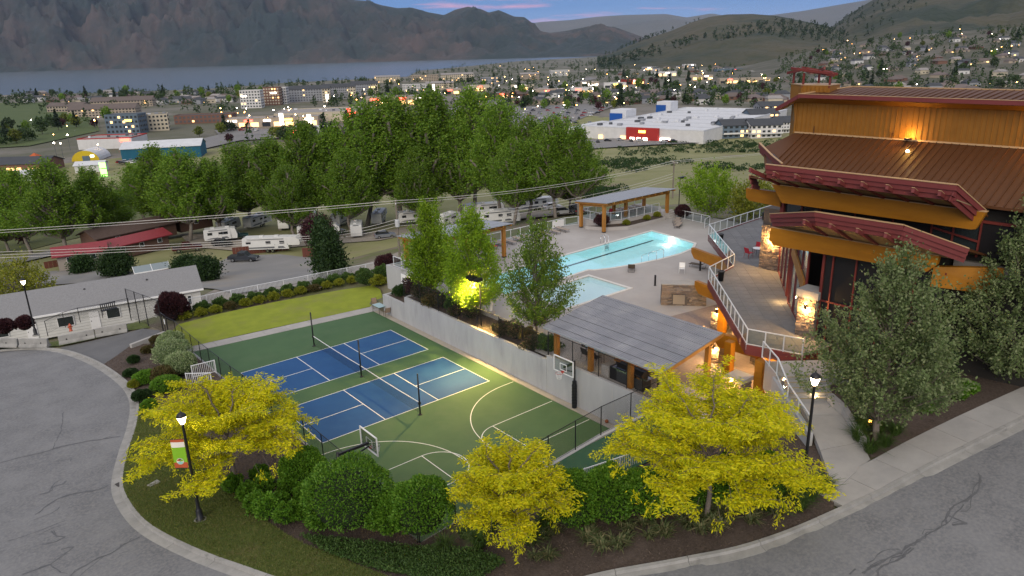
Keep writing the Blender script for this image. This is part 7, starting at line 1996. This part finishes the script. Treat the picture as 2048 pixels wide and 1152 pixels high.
R4 = [(1560,92),(1620,74),(1665,50),(1690,30),(1720,10),(1745,-6),(1800,-30),(1900,-55),(2050,-75),(2300,-95)]
mountain('mountain', R4, lambda u: 1500, lambda u: 4800, m_hill, 6.6, nu=150, nt=36, amp=.05, gully=.12, prof=1.35, fs=1.5)
# gentle town slope rising to the right
TS = [(1420,140),(1500,130),(1580,112),(1660,94),(1750,78),(1850,68),(1950,60),(2100,50),(2300,42)]
mountain('town_slope', TS, lambda u: 1000, lambda u: 1900, mat('town_slope_ground', (.060, .062, .042), (.10, .095, .07), ns=.02, rough=.95, c3=(.13, .12, .10), ns3=.012), 4.4, nu=60, nt=14, amp=.015, gully=.02, prof=1.2)
def slope_pt(u, t):
    """point on the town slope"""
    rv = np.interp(u, [r[0] for r in TS], [r[1] for r in TS]); h = hordir(u); d = 1000+900*t; zr = _C[2]+slope_at(u, rv)*1900
    return np.array([_C[0]+h[0]*d, _C[1]+h[1]*d, ZV-3+(zr-ZV+3)*(t**1.2)])

# ================================================================== town
VIEW = -39.66
def fl(u, v): return pg(u, v) if v > 215 else px(u, v, ZV)
m_wg = mat('town_glass', (.03, .035, .04), rough=.1, spec=.6)
m_lit = emat('lit_shopfront', (1, .58, .22), 1.7); m_litw = emat('white_sign_glow', (1, .88, .74), 4.0); m_litr = emat('red_sign_glow', (1, .08, .05), 5.0); m_lity = emat('yellow_sign_glow', (1, .65, .08), 5.0); m_litg = emat('green_sign_glow', (.25, 1, .12), 3.5)
def col(n, c, r=.85): return mat('town_'+n, c, tuple(x*.88 for x in c), ns=.3, rough=r)
WHT = col('white', (.58, .57, .55)); GRY = col('grey', (.26, .27, .29)); DGR = col('darkgrey', (.085, .09, .10)); TAN = col('tan', (.36, .30, .23)); BRN = col('brown', (.17, .09, .065)); CRM = col('cream', (.50, .44, .33)); SLT = col('slate_blue', (.11, .15, .19)); RED = col('red', (.36, .03, .025)); TEL = col('teal', (.015, .10, .16)); ROOFW = col('roof_white', (.55, .56, .58)); ROOFG = col('roof_gravel', (.27, .25, .24)); ROOFB = col('roof_brown', (.125, .10, .09)); ROOFD = col('roof_dark', (.055, .06, .068)); YEL = col('yellow', (.55, .40, .02)); ORN = col('orange', (.45, .10, .03))
def block(name, label, u, v, w, d, h, rz, wall, roof=ROOFG, floors=1, cols=0, win=None, lit=0.0, para=.6, sign=None, band=None, shop=None, gable_=0.0, cat='building', group=None, back=True, pos=None, acs=0):
    """flat or gabled building; front (local -y) faces the camera when rz = 0"""
    p = fl(u, v) if pos is None else pos
    t = thing(name, label, cat, tuple(map(float, p)), R(VIEW+rz), group)
    MB().box(-w/2, w/2, 0, d, -2, h).build('wall', wall, t)
    if gable_:
        rf = MB().extr([(-w/2-.6,-.6,h),(-w/2-.6,d/2,h+gable_),(-w/2-.6,d+.6,h),(-w/2-.6,d+.6,h-.3),(-w/2-.6,d/2,h+gable_-.3),(-w/2-.6,-.6,h-.3)], (w+1.2, 0, 0)).build('roof', roof, t)
        MB().extr([(-w/2+.05,0,h-.05),(-w/2+.05,d/2,h+gable_-.35),(-w/2+.05,d,h-.05)], (w-.1, 0, 0)).build('gable', wall, t)
    else:
        MB().box(-w/2+.25, w/2-.25, .25, d-.25, h-.02, h+.06).build('roof', roof, t)
        mb = MB(); mb.box(-w/2-.1, w/2+.1, -.1, .25, h, h+para); mb.box(-w/2-.1, w/2+.1, d-.25, d+.1, h, h+para); mb.box(-w/2-.1, -w/2+.25, .26, d-.26, h, h+para); mb.box(w/2-.25, w/2+.1, .26, d-.26, h, h+para); mb.build('parapet', wall if band is None else band, t)
        for k in range(acs):
            x = random.uniform(-w*.42, w*.42); y = random.uniform(d*.1, d*.9); s_ = random.uniform(1.2, 3)
            MB().box(x, x+s_, y, y+s_*.8, h+.05, h+1.3).build('roof_unit', random.choice((GRY, DGR, ROOFW)), t)
    if cols:
        dk = MB(); li = MB(); sd = MB(); fh = h/floors; cw = w/cols
        for i in range(floors):
            for j in range(cols):
                x = -w/2+(j+.5)*cw; z = i*fh+fh*.32
                (li if random.random() < lit else dk).box(x-cw*.27, x+cw*.27, -.12, .05, z, z+fh*.48)
            for j in range(max(1, int(d/cw))):
                y = (j+.5)*cw
                if y < d-.5:
                    sd.box(-w/2-.12, -w/2+.05, y-cw*.25, y+cw*.25, i*fh+fh*.32, i*fh+fh*.8); sd.box(w/2-.05, w/2+.12, y-cw*.25, y+cw*.25, i*fh+fh*.32, i*fh+fh*.8)
        if dk.v: tag(dk.build('windows', win or m_wg, t), kind='stuff')
        if li.v: tag(li.build('lit_windows', m_lit, t), kind='stuff')
        if sd.v: tag(sd.build('side_windows', win or m_wg, t), kind='stuff')
    if shop:
        n = max(2, int(w/9)); 
        for k in range(n):
            x = -w/2+(k+.5)*w/n
            MB().box(x-w/n*.34, x+w/n*.34, -.35, -.05, .3, h*.55).build('shopfront', shop if k % 3 else m_wg, t)
    if sign:
        for (f, wd, hh, mm) in sign: MB().box(f*w/2-wd/2, f*w/2+wd/2, -.5, -.13, h*.66, h*.66+hh).build('lit_sign', mm, t)
    return t
# --- named buildings, left to right
block('hotel_block', 'white and brown five-storey hotel left of the grey apartments', 503, 216, 24, 16, 20, 4, WHT, ROOFG, 6, 7, lit=.05, sign=[(-.6, 6, 1.5, m_litw)])
block('hotel_block', 'brown middle section of the white five-storey hotel', 545, 210, 20, 16, 21, 4, BRN, ROOFG, 6, 6, lit=.1, win=CRM, sign=[(.3, 8, 1.6, m_litw)])
block('hotel_block', 'right white section of the five-storey hotel', 565, 208, 12, 16, 20, 4, WHT, ROOFG, 6, 4, lit=.05)
for i, (u, v, w, d) in enumerate(((612,203,50,18), (675,198,38,18), (728,190,36,18))):
    block('apartment_block', ['dark grey gabled apartment block right behind the brown hotel', 'middle one of three dark gabled apartment blocks', 'rightmost of three dark gabled apartment blocks'][i], u, v, w, d, 16, 10, GRY, ROOFD, 5, 14, win=DGR, lit=.03, gable_=4.5)
    e = block('apartment_wing', ['cream end wing of the leftmost dark apartment block', 'cream end wing of the middle dark apartment block', 'cream end wing of the rightmost dark apartment block'][i], u+[42,30,22][i], v+1, 10, 18, 17, 10, CRM, ROOFD, 5, 3, lit=.1, gable_=3.5)
block('strip_mall', 'long tan strip mall with rows of lit signs', 545, 253, 78, 22, 7, 6, TAN, ROOFG, 1, 0, shop=m_lit, sign=[(-.85, 8, 1.6, m_litw), (-.5, 7, 1.4, m_litr), (-.1, 6, 1.4, m_litw), (.35, 7, 1.6, m_lity), (.8, 8, 1.5, m_litw)], acs=6)
block('big_box_store', 'wide grey-roofed store behind the strip mall', 655, 243, 92, 60, 8, 10, CRM, ROOFG, 1, 0, acs=9, sign=[(.5, 8, 2, m_litr)])
block('strip_mall', 'low brown office row left of the strip mall', 408, 246, 52, 20, 7, 8, BRN, ROOFD, 2, 14, lit=.12, win=DGR)
block('lodge_hotel', 'blue-grey hotel front with glowing entrance windows', 248, 268, 26, 18, 15, 5, SLT, ROOFD, 4, 8, lit=.28, sign=[(.4, 5, 1.4, m_lity)])
block('lodge_hotel', 'cream four-storey wing right of the blue-grey hotel front', 300, 262, 30, 18, 13, 22, CRM, ROOFD, 4, 10, lit=.06, acs=4)
block('golf_condo', 'long brown-roofed condo nearest the golf course trees', 205, 233, 70, 20, 8, 8, TAN, ROOFB, 3, 20, lit=.1, gable_=5)
block('golf_condo', 'long brown-roofed condo behind the nearest condo', 245, 214, 75, 20, 8, 12, TAN, ROOFB, 3, 20, lit=.08, gable_=5)
block('golf_condo', 'brown-roofed condo left of the golf lawn', 130, 224, 45, 20, 7, -4, TAN, ROOFB, 2, 12, lit=.1, gable_=4)
block('tyre_shop', 'white shop with a red stripe and flat grey roof', 212, 297, 36, 26, 6.5, 4, WHT, ROOFG, 1, 0, band=RED, sign=[(.75, 6, 1.8, m_litr)], acs=7)
block('teal_warehouse', 'teal warehouse with a pale low gable roof', 325, 318, 44, 22, 7, 14, TEL, ROOFW, 1, 0, gable_=3.2)
t = thing('quonset_hall', 'yellow arched hall beside the dark purple tree', 'building', tuple(fl(172, 322)), R(VIEW+12))
MB().extr([(7.5*math.cos(a), 0, 6*math.sin(a)) for a in np.linspace(0, math.pi, 12)], (0, 22, 0)).build('vault', ROOFW, t); MB().extr([(7.6*math.cos(a), -.3, 6.1*math.sin(a)) for a in np.linspace(0, math.pi, 12)], (0, .28, 0)).build('front_wall', YEL, t)
MB().box(-1.5, 2.5, -.5, -.32, 0, 3).build('door', SLT, t); MB().box(3, 5, -.5, -.32, 2.2, 3.4).build('lit_sign', m_litw, t)
block('restaurant', 'dark-roofed diner with arcade lights at the left edge', 30, 345, 34, 18, 4.5, 2, BRN, ROOFD, 1, 0, shop=m_lit, gable_=3)
t = thing('restaurant_turret', 'orange-red pyramid roof turret of the left diner', 'building', tuple(fl(66, 338)), R(VIEW)); MB().box(-4, 4, 0, 8, 0, 4.5).build('wall', TAN, t); MB().add([(-4.8,-.8,4.5),(4.8,-.8,4.5),(4.8,8.8,4.5),(-4.8,8.8,4.5),(0,4,8.5)], [(0,1,4),(1,2,4),(2,3,4),(3,0,4),(0,3,2,1)]).build('roof', ORN, t)
block('storage_shed', 'small white metal shed with pale roof below the yellow hall', 180, 345, 14, 10, 4, 15, WHT, ROOFW, 1, 0, gable_=1.6)
block('storage_shed', 'pale blue-roofed shed at the left among poplar tops', 48, 365, 14, 12, 4, 20, WHT, ROOFW, 1, 0, gable_=1.6)
block('diner', 'small diner with red roof signs among the maples', 585, 275, 26, 14, 5, 8, CRM, BRN, 1, 0, shop=m_lit, sign=[(0, 6, 1.3, m_litr), (.6, 5, 1.2, m_litr)], acs=3)
block('gas_station', 'flat lit canopy store right of the small diner', 640, 268, 18, 12, 5, 5, WHT, ROOFW, 1, 0, shop=m_litw)
block('orange_store', 'long orange-lit store above the left poplar tops', 790, 210, 66, 34, 9, 10, TAN, ROOFG, 1, 0, shop=m_lit, sign=[(-.7, 10, 2.4, m_litr), (.25, 10, 2.4, m_litr), (.85, 6, 1.6, m_litw)], acs=8)
block('cream_shop', 'cream low shop block left behind the central poplars', 735, 245, 30, 24, 6, 6, CRM, ROOFG, 1, 0, sign=[(0, 5, 1.4, m_litr)], acs=3)
for i, (u, v, w, h, c) in enumerate(((775,165,55,12,CRM),(850,163,60,13,TAN),(915,162,70,14,CRM),(830,182,40,10,WHT),(880,180,45,11,CRM),(985,168,40,12,GRY),(1060,160,40,12,TAN),(1120,152,45,13,WHT))):
    block('apartment_row', '%s pale mid-rise from the left in the lakeside apartment rows' % ORD[sorted([775,850,915,830,880,985,1060,1120]).index(u)], u, v, w, 18, h, 8, c, ROOFD if i % 2 else ROOFG, 4, 16, lit=.08, gable_=0 if i % 2 else 3, group='lakeside mid-rises')
for i, (u, v, w, h, c, s_) in enumerate(((1100,192,44,8,TAN,m_lit),(1165,187,30,7,WHT,m_lit),(1045,180,36,7,CRM,m_lit),(960,182,36,8,CRM,m_lit),(1010,196,30,6,BRN,m_lit),(1230,176,34,7,WHT,m_lit),(1270,168,34,7,RED,m_lit),(1180,172,30,6,TAN,m_litw),(1330,152,50,8,WHT,m_lit),(1400,160,46,8,TAN,m_lit),(1300,140,44,8,GRY,m_lit),(1460,146,60,9,SLT,m_lit),(905,188,26,7,TAN,m_lit),(1380,135,36,9,WHT,m_lit),(1540,150,70,8,WHT,m_lit),(1490,166,80,7,TAN,m_lit))):
    block('lit_shop', '%s evening-lit shop counted from the left across the town centre' % ORD[sorted([1100,1165,1045,960,1010,1230,1270,1180,1330,1400,1300,1460,905,1380,1540,1490]).index(u)], u, v, w, 22, h, random.uniform(-8, 16), c, ROOFG, 1, 0, shop=s_, sign=[(random.uniform(-.6, .6), 7, 1.8, random.choice((m_litw, m_litr, m_lity, m_litw)))], acs=3, group='lit shops of the town centre')
block('midrise', 'pale four-storey apartment house above the clubhouse cupola', 1722, 146, 58, 18, 13, 2, WHT, ROOFG, 4, 14, lit=.1)
block('midrise', 'dark grey apartment slab right of the town centre', 1625, 122, 110, 22, 15, 0, DGR, ROOFD, 5, 26, lit=.05)
block('midrise', 'dark slate apartment slab left of the other dark slab', 1560, 138, 90, 22, 14, 4, SLT, ROOFD, 4, 22, lit=.08)
# --- the big white store
_fl = px(1168, 253, -24.5); _fr = px(1407, 263, -24.5); p_ = (_fl+_fr)/2; p_[2] = -32.0; ang_ = math.atan2(_fr[1]-_fl[1], _fr[0]-_fl[0])
bs = thing('superstore', 'huge white flat-roofed store with red entrance block', 'building', tuple(map(float, p_)), ang_)
def BX(nm, m, x0, x1, y0, y1, z0, z1): return MB().box(x0, x1, y0, y1, z0, z1).build(nm, m, bs)
SX0, SX1, SY1, SH = -41.5, 41.5, 168, 7.5
BX('wall', WHT, SX0, SX1, 0, SY1, -4, SH); BX('roof', ROOFW, SX0+.4, SX1-.4, .4, SY1-.4, SH-.02, SH+.08)
for a in ((SX0-.1, SX1+.1, -.1, .4), (SX0-.1, SX1+.1, SY1-.4, SY1+.1)): BX('parapet', ROOFW, a[0], a[1], a[2], a[3], SH, SH+.7)
BX('parapet', ROOFW, SX0-.1, SX0+.4, .41, SY1-.41, SH, SH+.7); BX('parapet', ROOFW, SX1-.4, SX1+.1, .41, SY1-.41, SH, SH+.7)
en = BX('entrance_block', RED, -9, 13, -2.5, -.15, -3, 8.4)
for x0, x1 in ((-6, -3), (-1.5, 1.5), (3, 6)): BX('entrance_door', m_litw, x0, x1, -2.75, -2.55, -.5, 2.4)
BX('lit_sign', m_lity, 0, 4.5, -2.8, -2.6, 5.4, 6.8); BX('lit_sign', m_litw, 13.5, 20, -.4, -.15, -.5, 2.4); BX('lit_sign', m_lit, -14, -10, -.5, -.15, -.5, 2.6); BX('lit_sign', m_lit, -30, -27, -.5, -.15, -.5, 2.6)
for k in range(6): BX('roof_seam', GRY, SX0+1, SX1-1, 22+k*24, 22.25+k*24, SH+.081, SH+.16)
for k in range(34):
    x = random.uniform(SX0+5, SX1-6); y = random.uniform(6, SY1-8); s_ = random.uniform(1.5, 3.4); BX('roof_unit', random.choice((GRY, ROOFW, DGR)), x, x+s_, y, y+s_*1.3, SH+.1, SH+1.5)
BX('blue_tower', ROOFW, SX0-14, SX0-1, 62, 78, -4, 13.5); BX('blue_panel', mat('store_blue', (.01, .07, .28)), SX0-14.3, SX0-4, 61.5, 61.95, 4, 11); BX('blue_tower', ROOFW, SX0-8, SX0+4, 128, 142, -4, 15); BX('blue_panel', mat('store_blue', (.01, .07, .28)), SX0-8.3, SX0+0, 127.5, 127.95, 5, 12.5)
BX('annex', WHT, SX0-20, SX0-.2, 4, 60, -4, 5.5); BX('annex_roof', ROOFW, SX0-19.6, SX0-.3, 4.4, 59.6, 5.5, 5.6)
# townhouses right of the store
for i, (u, v, w, h, c) in enumerate(((1478,276,22,8,SLT),(1532,276,20,8,WHT),(1528,250,22,8,SLT),(1545,232,22,8,GRY),(1572,266,12,7,WHT))):
    t = block('townhouse', ['slate townhouse with balcony nearest the store', 'white townhouse with lit balcony left of the clubhouse', 'dark-roofed townhouse behind the slate one', 'dark-roofed townhouse farthest behind the store', 'white townhouse touching the clubhouse roof edge'][i], u, v, w, 14, h, 6, c, ROOFD, 3, 6, lit=.2, gable_=3.5)
    MB().box(-w/2, w/2, -2.2, -.13, 2.6, 2.8).build('balcony', WHT, t); MB().box(-w/2, w/2, -2.25, -2.15, 2.8, 3.7).build('balcony_rail', WHT, t)
# parking lots and streets on the plain
m_tlot = mat('town_asphalt', (.17, .165, .165), (.20, .195, .19), ns=.02, rough=.95)
def flat(name, pts, m, dz):
    mb = MB().add([tuple(fl(u, v)[:2])+(float(fl(u, v)[2])+dz,) for u, v in pts], [tuple(range(len(pts)))]); o = mb.build(name, m)
    for p_ in o.data.polygons:
        if p_.normal.z < 0: p_.flip()
    return tag(o, kind='structure')
flat('parking_lot', [(1000,232),(1030,214),(1230,206),(1225,214),(1130,250),(1120,262),(1040,262)], m_tlot, .35)
flat('parking_lot', [(1120,284),(1250,278),(1410,282),(1400,288),(1300,292),(1180,300)], m_tlot, .8)
flat('street', [(700,262),(860,225),(960,205),(1060,178),(1180,155),(1195,157),(1080,184),(980,214),(880,238),(700,275)], m_tlot, .35)
flat('street', [(300,305),(470,262),(620,262),(720,250),(720,262),(600,275),(480,282),(360,310)], m_tlot, .5)
flat('parking_lot', [(430,262),(640,256),(640,262),(500,272),(440,275)], m_tlot, .6)
flat('golf_course', [(-60,262),(-60,207),(100,205),(150,220),(190,240),(200,262),(60,292),(-60,300)], mat('golf_green', (.055, .085, .022), (.075, .10, .03), ns=.03, rough=.95), .3)
flat('golf_course', [(330,198),(470,185),(480,196),(340,210)], mat('golf_green', (.055, .085, .022)), .3)
flat('vineyard', [(1520,108),(1560,100),(1780,104),(1760,112),(1560,118)], mat('vineyard_green', (.045, .060, .030)), .6)
# --- houses by the hundred (copies of a few kinds)
def house_proto(k, wall, roof, w, d, h, hip):
    t = thing('house', 'x', 'house', (0, 0, -600))
    MB().box(-w/2, w/2, -d/2, d/2, -1.5, h).build('wall', wall, t)
    o = .7
    MB().add([(-w/2-o,-d/2-o,h),(w/2+o,-d/2-o,h),(w/2+o,d/2+o,h),(-w/2-o,d/2+o,h),(-w/2+d*.45*hip,0,h+d*.28),(w/2-d*.45*hip,0,h+d*.28)], [(0,1,5,4),(2,3,4,5),(1,2,5),(3,0,4),(0,3,2,1)]).build('roof', roof, t)
    MB().box(-w*.2, -w*.05, -d/2-.1, -d/2+.1, .9, 2.3).build('window', m_wg, t); MB().box(w*.15, w*.3, -d/2-.1, -d/2+.1, .9, 2.3).build('window', m_lit if k % 3 == 0 else m_wg, t)
    return t
HP = [house_proto(0, TAN, ROOFB, 18, 12, 3.2, 1), house_proto(1, WHT, ROOFD, 15, 10, 5, .2), house_proto(2, BRN, ROOFB, 20, 13, 3, 1), house_proto(3, GRY, ROOFD, 16, 11, 5.5, .4), house_proto(4, CRM, ROOFG, 14, 10, 5, .2), house_proto(5, TAN, col('roof_mauve', (.15, .12, .115)), 19, 13, 3.2, 1)]
def copies(protos, pts, name, labels, cat, group, smin=.85, smax=1.15):
    for i, q in enumerate(pts):
        k = i % len(protos)
        c = copy_tree(protos[k]); c.name = name; c.location = tuple(map(float, q)); c.rotation_euler = (0, 0, R(VIEW)+random.choice((0, .2, .5, 1.57, -.3)))
        s_ = random.uniform(smin, smax); c.scale = (s_, s_, s_)
        for kk in ('label', 'category', 'group', 'kind'):
            if kk in c: del c[kk]
        tag(c, labels[k] if isinstance(labels, list) else labels, cat, group)
def rows(u0, u1, v0, v1, n): return [px(random.uniform(u0, u1), random.uniform(v0, v1), ZV) for _ in range(n)]
hpts = rows(1010, 1560, 186, 208, 62)+rows(40, 470, 189, 208, 70)+rows(1240, 1600, 118, 150, 46)+rows(1560, 2080, 135, 190, 50)+[slope_pt(random.uniform(1620, 2090), random.uniform(.05, .9)) for _ in range(64)]
copies(HP, hpts, 'house', ['distant house with tan walls and brown hipped roof', 'distant white house with dark roof', 'distant low brown house with hipped roof', 'distant grey house with dark roof', 'distant cream house with gravel-grey roof', 'distant tan house with mauve-brown roof'], 'house', 'houses spread over the valley town')
# --- town trees
def far_tree(seed, leaf, env, H0, R0, n, L):
    t = thing('tree', 'x', 'tree', (0, 0, -600)); r = np.random.default_rng(seed)
    C2 = crown_pts(H0*.18, H0, R0, env, n, seed, .35, .5)
    V = leaf_quads(C2+r.normal(size=C2.shape)*.25, rnd_unit(n, r)+np.array([0, 0, .5]), L, L*.75, r=r)
    link('crown', quads_mesh('crown', V, leaf), t); MB().tube((0,0,-1), (0,0,H0*.6), .28, .12, 5).build('trunk', m_barkb, t)
    return t
FT = [far_tree(1, LM['far'], 'oval', 11, 4.5, 420, 1.5), far_tree(2, LM['far'], 'dome', 9, 5, 420, 1.5), far_tree(3, LM['pop'], 'oval', 12, 4.2, 420, 1.5), far_tree(4, LM['fary'], 'oval', 8, 3.6, 380, 1.3), far_tree(5, LM['conif'], 'cone', 17, 3.2, 480, 1.5), far_tree(6, LM['purple'], 'oval', 8, 3.4, 360, 1.3)]
def trows(u0, u1, v0, v1, n): return [fl(random.uniform(u0, u1), random.uniform(v0, v1)) for _ in range(n)]
tpts = trows(1000, 1560, 178, 212, 66)+trows(1030, 1260, 205, 222, 16)+trows(60, 640, 186, 206, 62)+trows(1560, 2080, 120, 192, 60)+trows(640, 1000, 165, 205, 30)+trows(100, 330, 240, 262, 16)+trows(0, 90, 262, 300, 14)+trows(380, 700, 262, 300, 26)+trows(1230, 1560, 115, 175, 40)+[slope_pt(random.uniform(1600, 2090), random.uniform(.03, .95)) for _ in range(60)]
random.shuffle(tpts)
TL = ['dark green round tree in the valley town', 'broad dark green tree in the valley town', 'fresh green oval tree in the valley town', 'small yellow-green tree in the valley town', 'dark spired conifer in the valley town', 'small purple-leaved tree in the valley town']
copies(FT[:5]+[FT[5]], tpts[:300], 'town_tree', TL, 'tree', 'trees spread over the valley town', .7, 1.25)
# the rest of the town's trees and far woods, uncounted
tp2 = tpts[300:]+[px(u_, np.interp(u_, [s_[0] for s_ in shore], [s_[1] for s_ in shore])+random.uniform(2, 22), ZV) for u_ in np.random.default_rng(5).uniform(-30, 1240, 330)]+rows(0, 480, 196, 230, 60)+rows(620, 1000, 165, 215, 120)+rows(1000, 1560, 170, 214, 150)+rows(1180, 1620, 106, 160, 240)+rows(900, 1300, 124, 170, 180)+[slope_pt(random.uniform(1560, 2100), random.uniform(.02, 1.0)) for _ in range(420)]+rows(1560, 2100, 118, 170, 160)
PPs = []; DDs = []
for q in tp2:
    m = 34; s_ = random.uniform(3.5, 6.0); con = random.random() < .35
    d = rnd_unit(m); d[:, 2] = d[:, 2]*.9+1.0
    if con:
        tt = rng.uniform(0, 1, m); a = rng.uniform(0, 6.28, m); d = np.stack([np.cos(a)*(1-tt)*.6, np.sin(a)*(1-tt)*.6, tt*3.2], 1)
    PPs.append(np.asarray(q)+d*s_*np.array([.9, .9, .85])); DDs.append(rnd_unit(m)+np.array([0, 0, .6]))
tag(link('town_greenery', quads_mesh('town_greenery', leaf_quads(np.concatenate(PPs), np.concatenate(DDs), 2.6, 2.0), LM['far'])), 'distant woods and garden trees blurring over the town', 'trees', kind='stuff')
hp_ = []
for ob_, cnt, thr in ((HILL, 520, .10), (bpy.data.objects['mountain.001'], 520, .08)):
    me_ = ob_.data; idx_ = np.random.default_rng(3).integers(0, len(me_.polygons), cnt*4); k_ = 0
    for i_ in idx_:
        c_ = me_.polygons[int(i_)].center
        if noise.noise(Vector((c_.x*.0022, c_.y*.0022, 1.5))) > thr and k_ < cnt:
            vv_ = [me_.vertices[j_].co for j_ in me_.polygons[int(i_)].vertices]; w_ = np.random.default_rng(int(i_)+k_).dirichlet(np.ones(len(vv_)))
            hp_.append(sum((np.array(v_)*x_ for v_, x_ in zip(vv_, w_)), np.zeros(3))); k_ += 1
PPs = []; DDs = []
for q in hp_:
    m = 12; tt = rng.uniform(0, 1, m); a = rng.uniform(0, 6.28, m)
    PPs.append(np.asarray(q)+np.stack([np.cos(a)*(1-tt)*4.5, np.sin(a)*(1-tt)*4.5, tt*15], 1)); DDs.append(rnd_unit(m)+np.array([0, 0, .8]))
tag(link('hillside_pines', quads_mesh('hillside_pines', leaf_quads(np.concatenate(PPs), np.concatenate(DDs), 6.5, 4.5), LM['conif'])), 'dark pines scattered over the far brown hills', 'trees', kind='stuff')
# --- street lights and parked cars
def slight(m, h): 
    t = thing('street_light', 'x', 'street light', (0, 0, -600)); MB().tube((0,0,-1), (0,0,h), .12, .09, 6).build('pole', DGR, t); MB().lathe([(.02, h+.55), (.32, h+.4), (.42, h+.2), (.32, h-.05), (.02, h-.2)][::-1], n=10).build('lamp', m, t); return t
SLP = [slight(emat('sodium_lamp', (1, .60, .24), 26), 9), slight(emat('white_lamp', (1, .85, .66), 30), 9), slight(emat('amber_lamp', (1, .42, .10), 24), 8)]
lp = trows(440, 640, 232, 262, 18)+trows(40, 300, 250, 330, 12)+trows(640, 1000, 175, 235, 40)+trows(1000, 1420, 135, 200, 48)+trows(1020, 1250, 208, 240, 12)+trows(1400, 1620, 110, 170, 24)+trows(1640, 2060, 120, 190, 12)+[slope_pt(random.uniform(1640, 2090), random.uniform(.2, 1)) for _ in range(24)]
copies(SLP, lp, 'street_light', ['small amber-white street light glowing in the valley town', 'small white street light glowing in the valley town', 'small deep amber street light glowing in the valley town'], 'street light', 'street lights of the valley town', .8, 1.2)
CP = []
for i, c in enumerate((('white', (.6, .6, .6)), ('black', (.015, .015, .017)), ('silver', (.3, .31, .32)), ('red', (.25, .02, .02)))):
    CP.append(car('x', (0, 0, -600), 0, c, None, 'town_car', small=True))
cps = []
for r_ in range(7):
    for k in range(11):
        if random.random() < .75: cps.append(fl(1055+k*15-r_*4+random.uniform(-2, 2), 218+r_*5.2))
for k in range(26): cps.append(fl(random.uniform(440, 640), random.uniform(257, 264)))
for k in range(14): cps.append(fl(random.uniform(1140, 1400), random.uniform(282, 288)))
for k in range(10): cps.append(fl(random.uniform(240, 330), random.uniform(322, 330)))
copies(CP, [c+np.array([0, 0, .8]) for c in cps], 'town_car', ['small white car parked in a town lot', 'small black car parked in a town lot', 'small silver car parked in a town lot', 'small red car parked in a town lot'], 'car', 'cars in the town lots', 1, 1.1)
# pylon signs
for i, (u, v, h, ms) in enumerate(((566,262,14,m_litw),(621,262,13,m_litw),(700,250,14,m_litr),(868,188,14,m_litw),(210,352,7,m_litg),(656,208,12,m_litw))):
    t = thing('pylon_sign', ['tall lit pylon sign with stacked white panels at the strip mall', 'lit pylon sign with a peaked top right of the strip mall', 'lit red pylon sign before the cream shop', 'white lit pylon sign above the central poplars', 'small green lit sign among the left poplar tops', 'white sign column beside the orange store'][i], 'sign', tuple(fl(u, v)), R(VIEW))
    MB().box(-.9, .9, -.3, .3, 0, h).build('column', BRN if i != 1 else GRY, t)
    for k in range(3): MB().box(-1.6, 1.6, -.55, -.32, h-3.2*(k+1)+.4, h-3.2*k-.1).build('sign_panel', ms, t)
for p_ in list(PROTO.values())+HP+FT+SLP+CP:
    for ch_ in list(p_.children_recursive): bpy.data.objects.remove(ch_)
    bpy.data.objects.remove(p_)
# ================================================================== evening haze
hz = MB().box(-8000, 23000, -4500, 18000, ZV-6, 2100).build('haze', mat('x_tmp', (1, 1, 1)))
hm = bpy.data.materials.new('evening_haze'); hm.use_nodes = True
hm.node_tree.nodes.remove(hm.node_tree.nodes['Principled BSDF'])
pv = hm.node_tree.nodes.new('ShaderNodeVolumePrincipled')
pv.inputs['Color'].default_value = (.60, .72, .95, 1); pv.inputs['Density'].default_value = 1.5e-5; pv.inputs['Anisotropy'].default_value = 0.1
hm.node_tree.links.new(pv.outputs[0], hm.node_tree.nodes['Material Output'].inputs['Volume'])
hz.data.materials.clear(); hz.data.materials.append(hm)
tag(hz, kind='stuff')
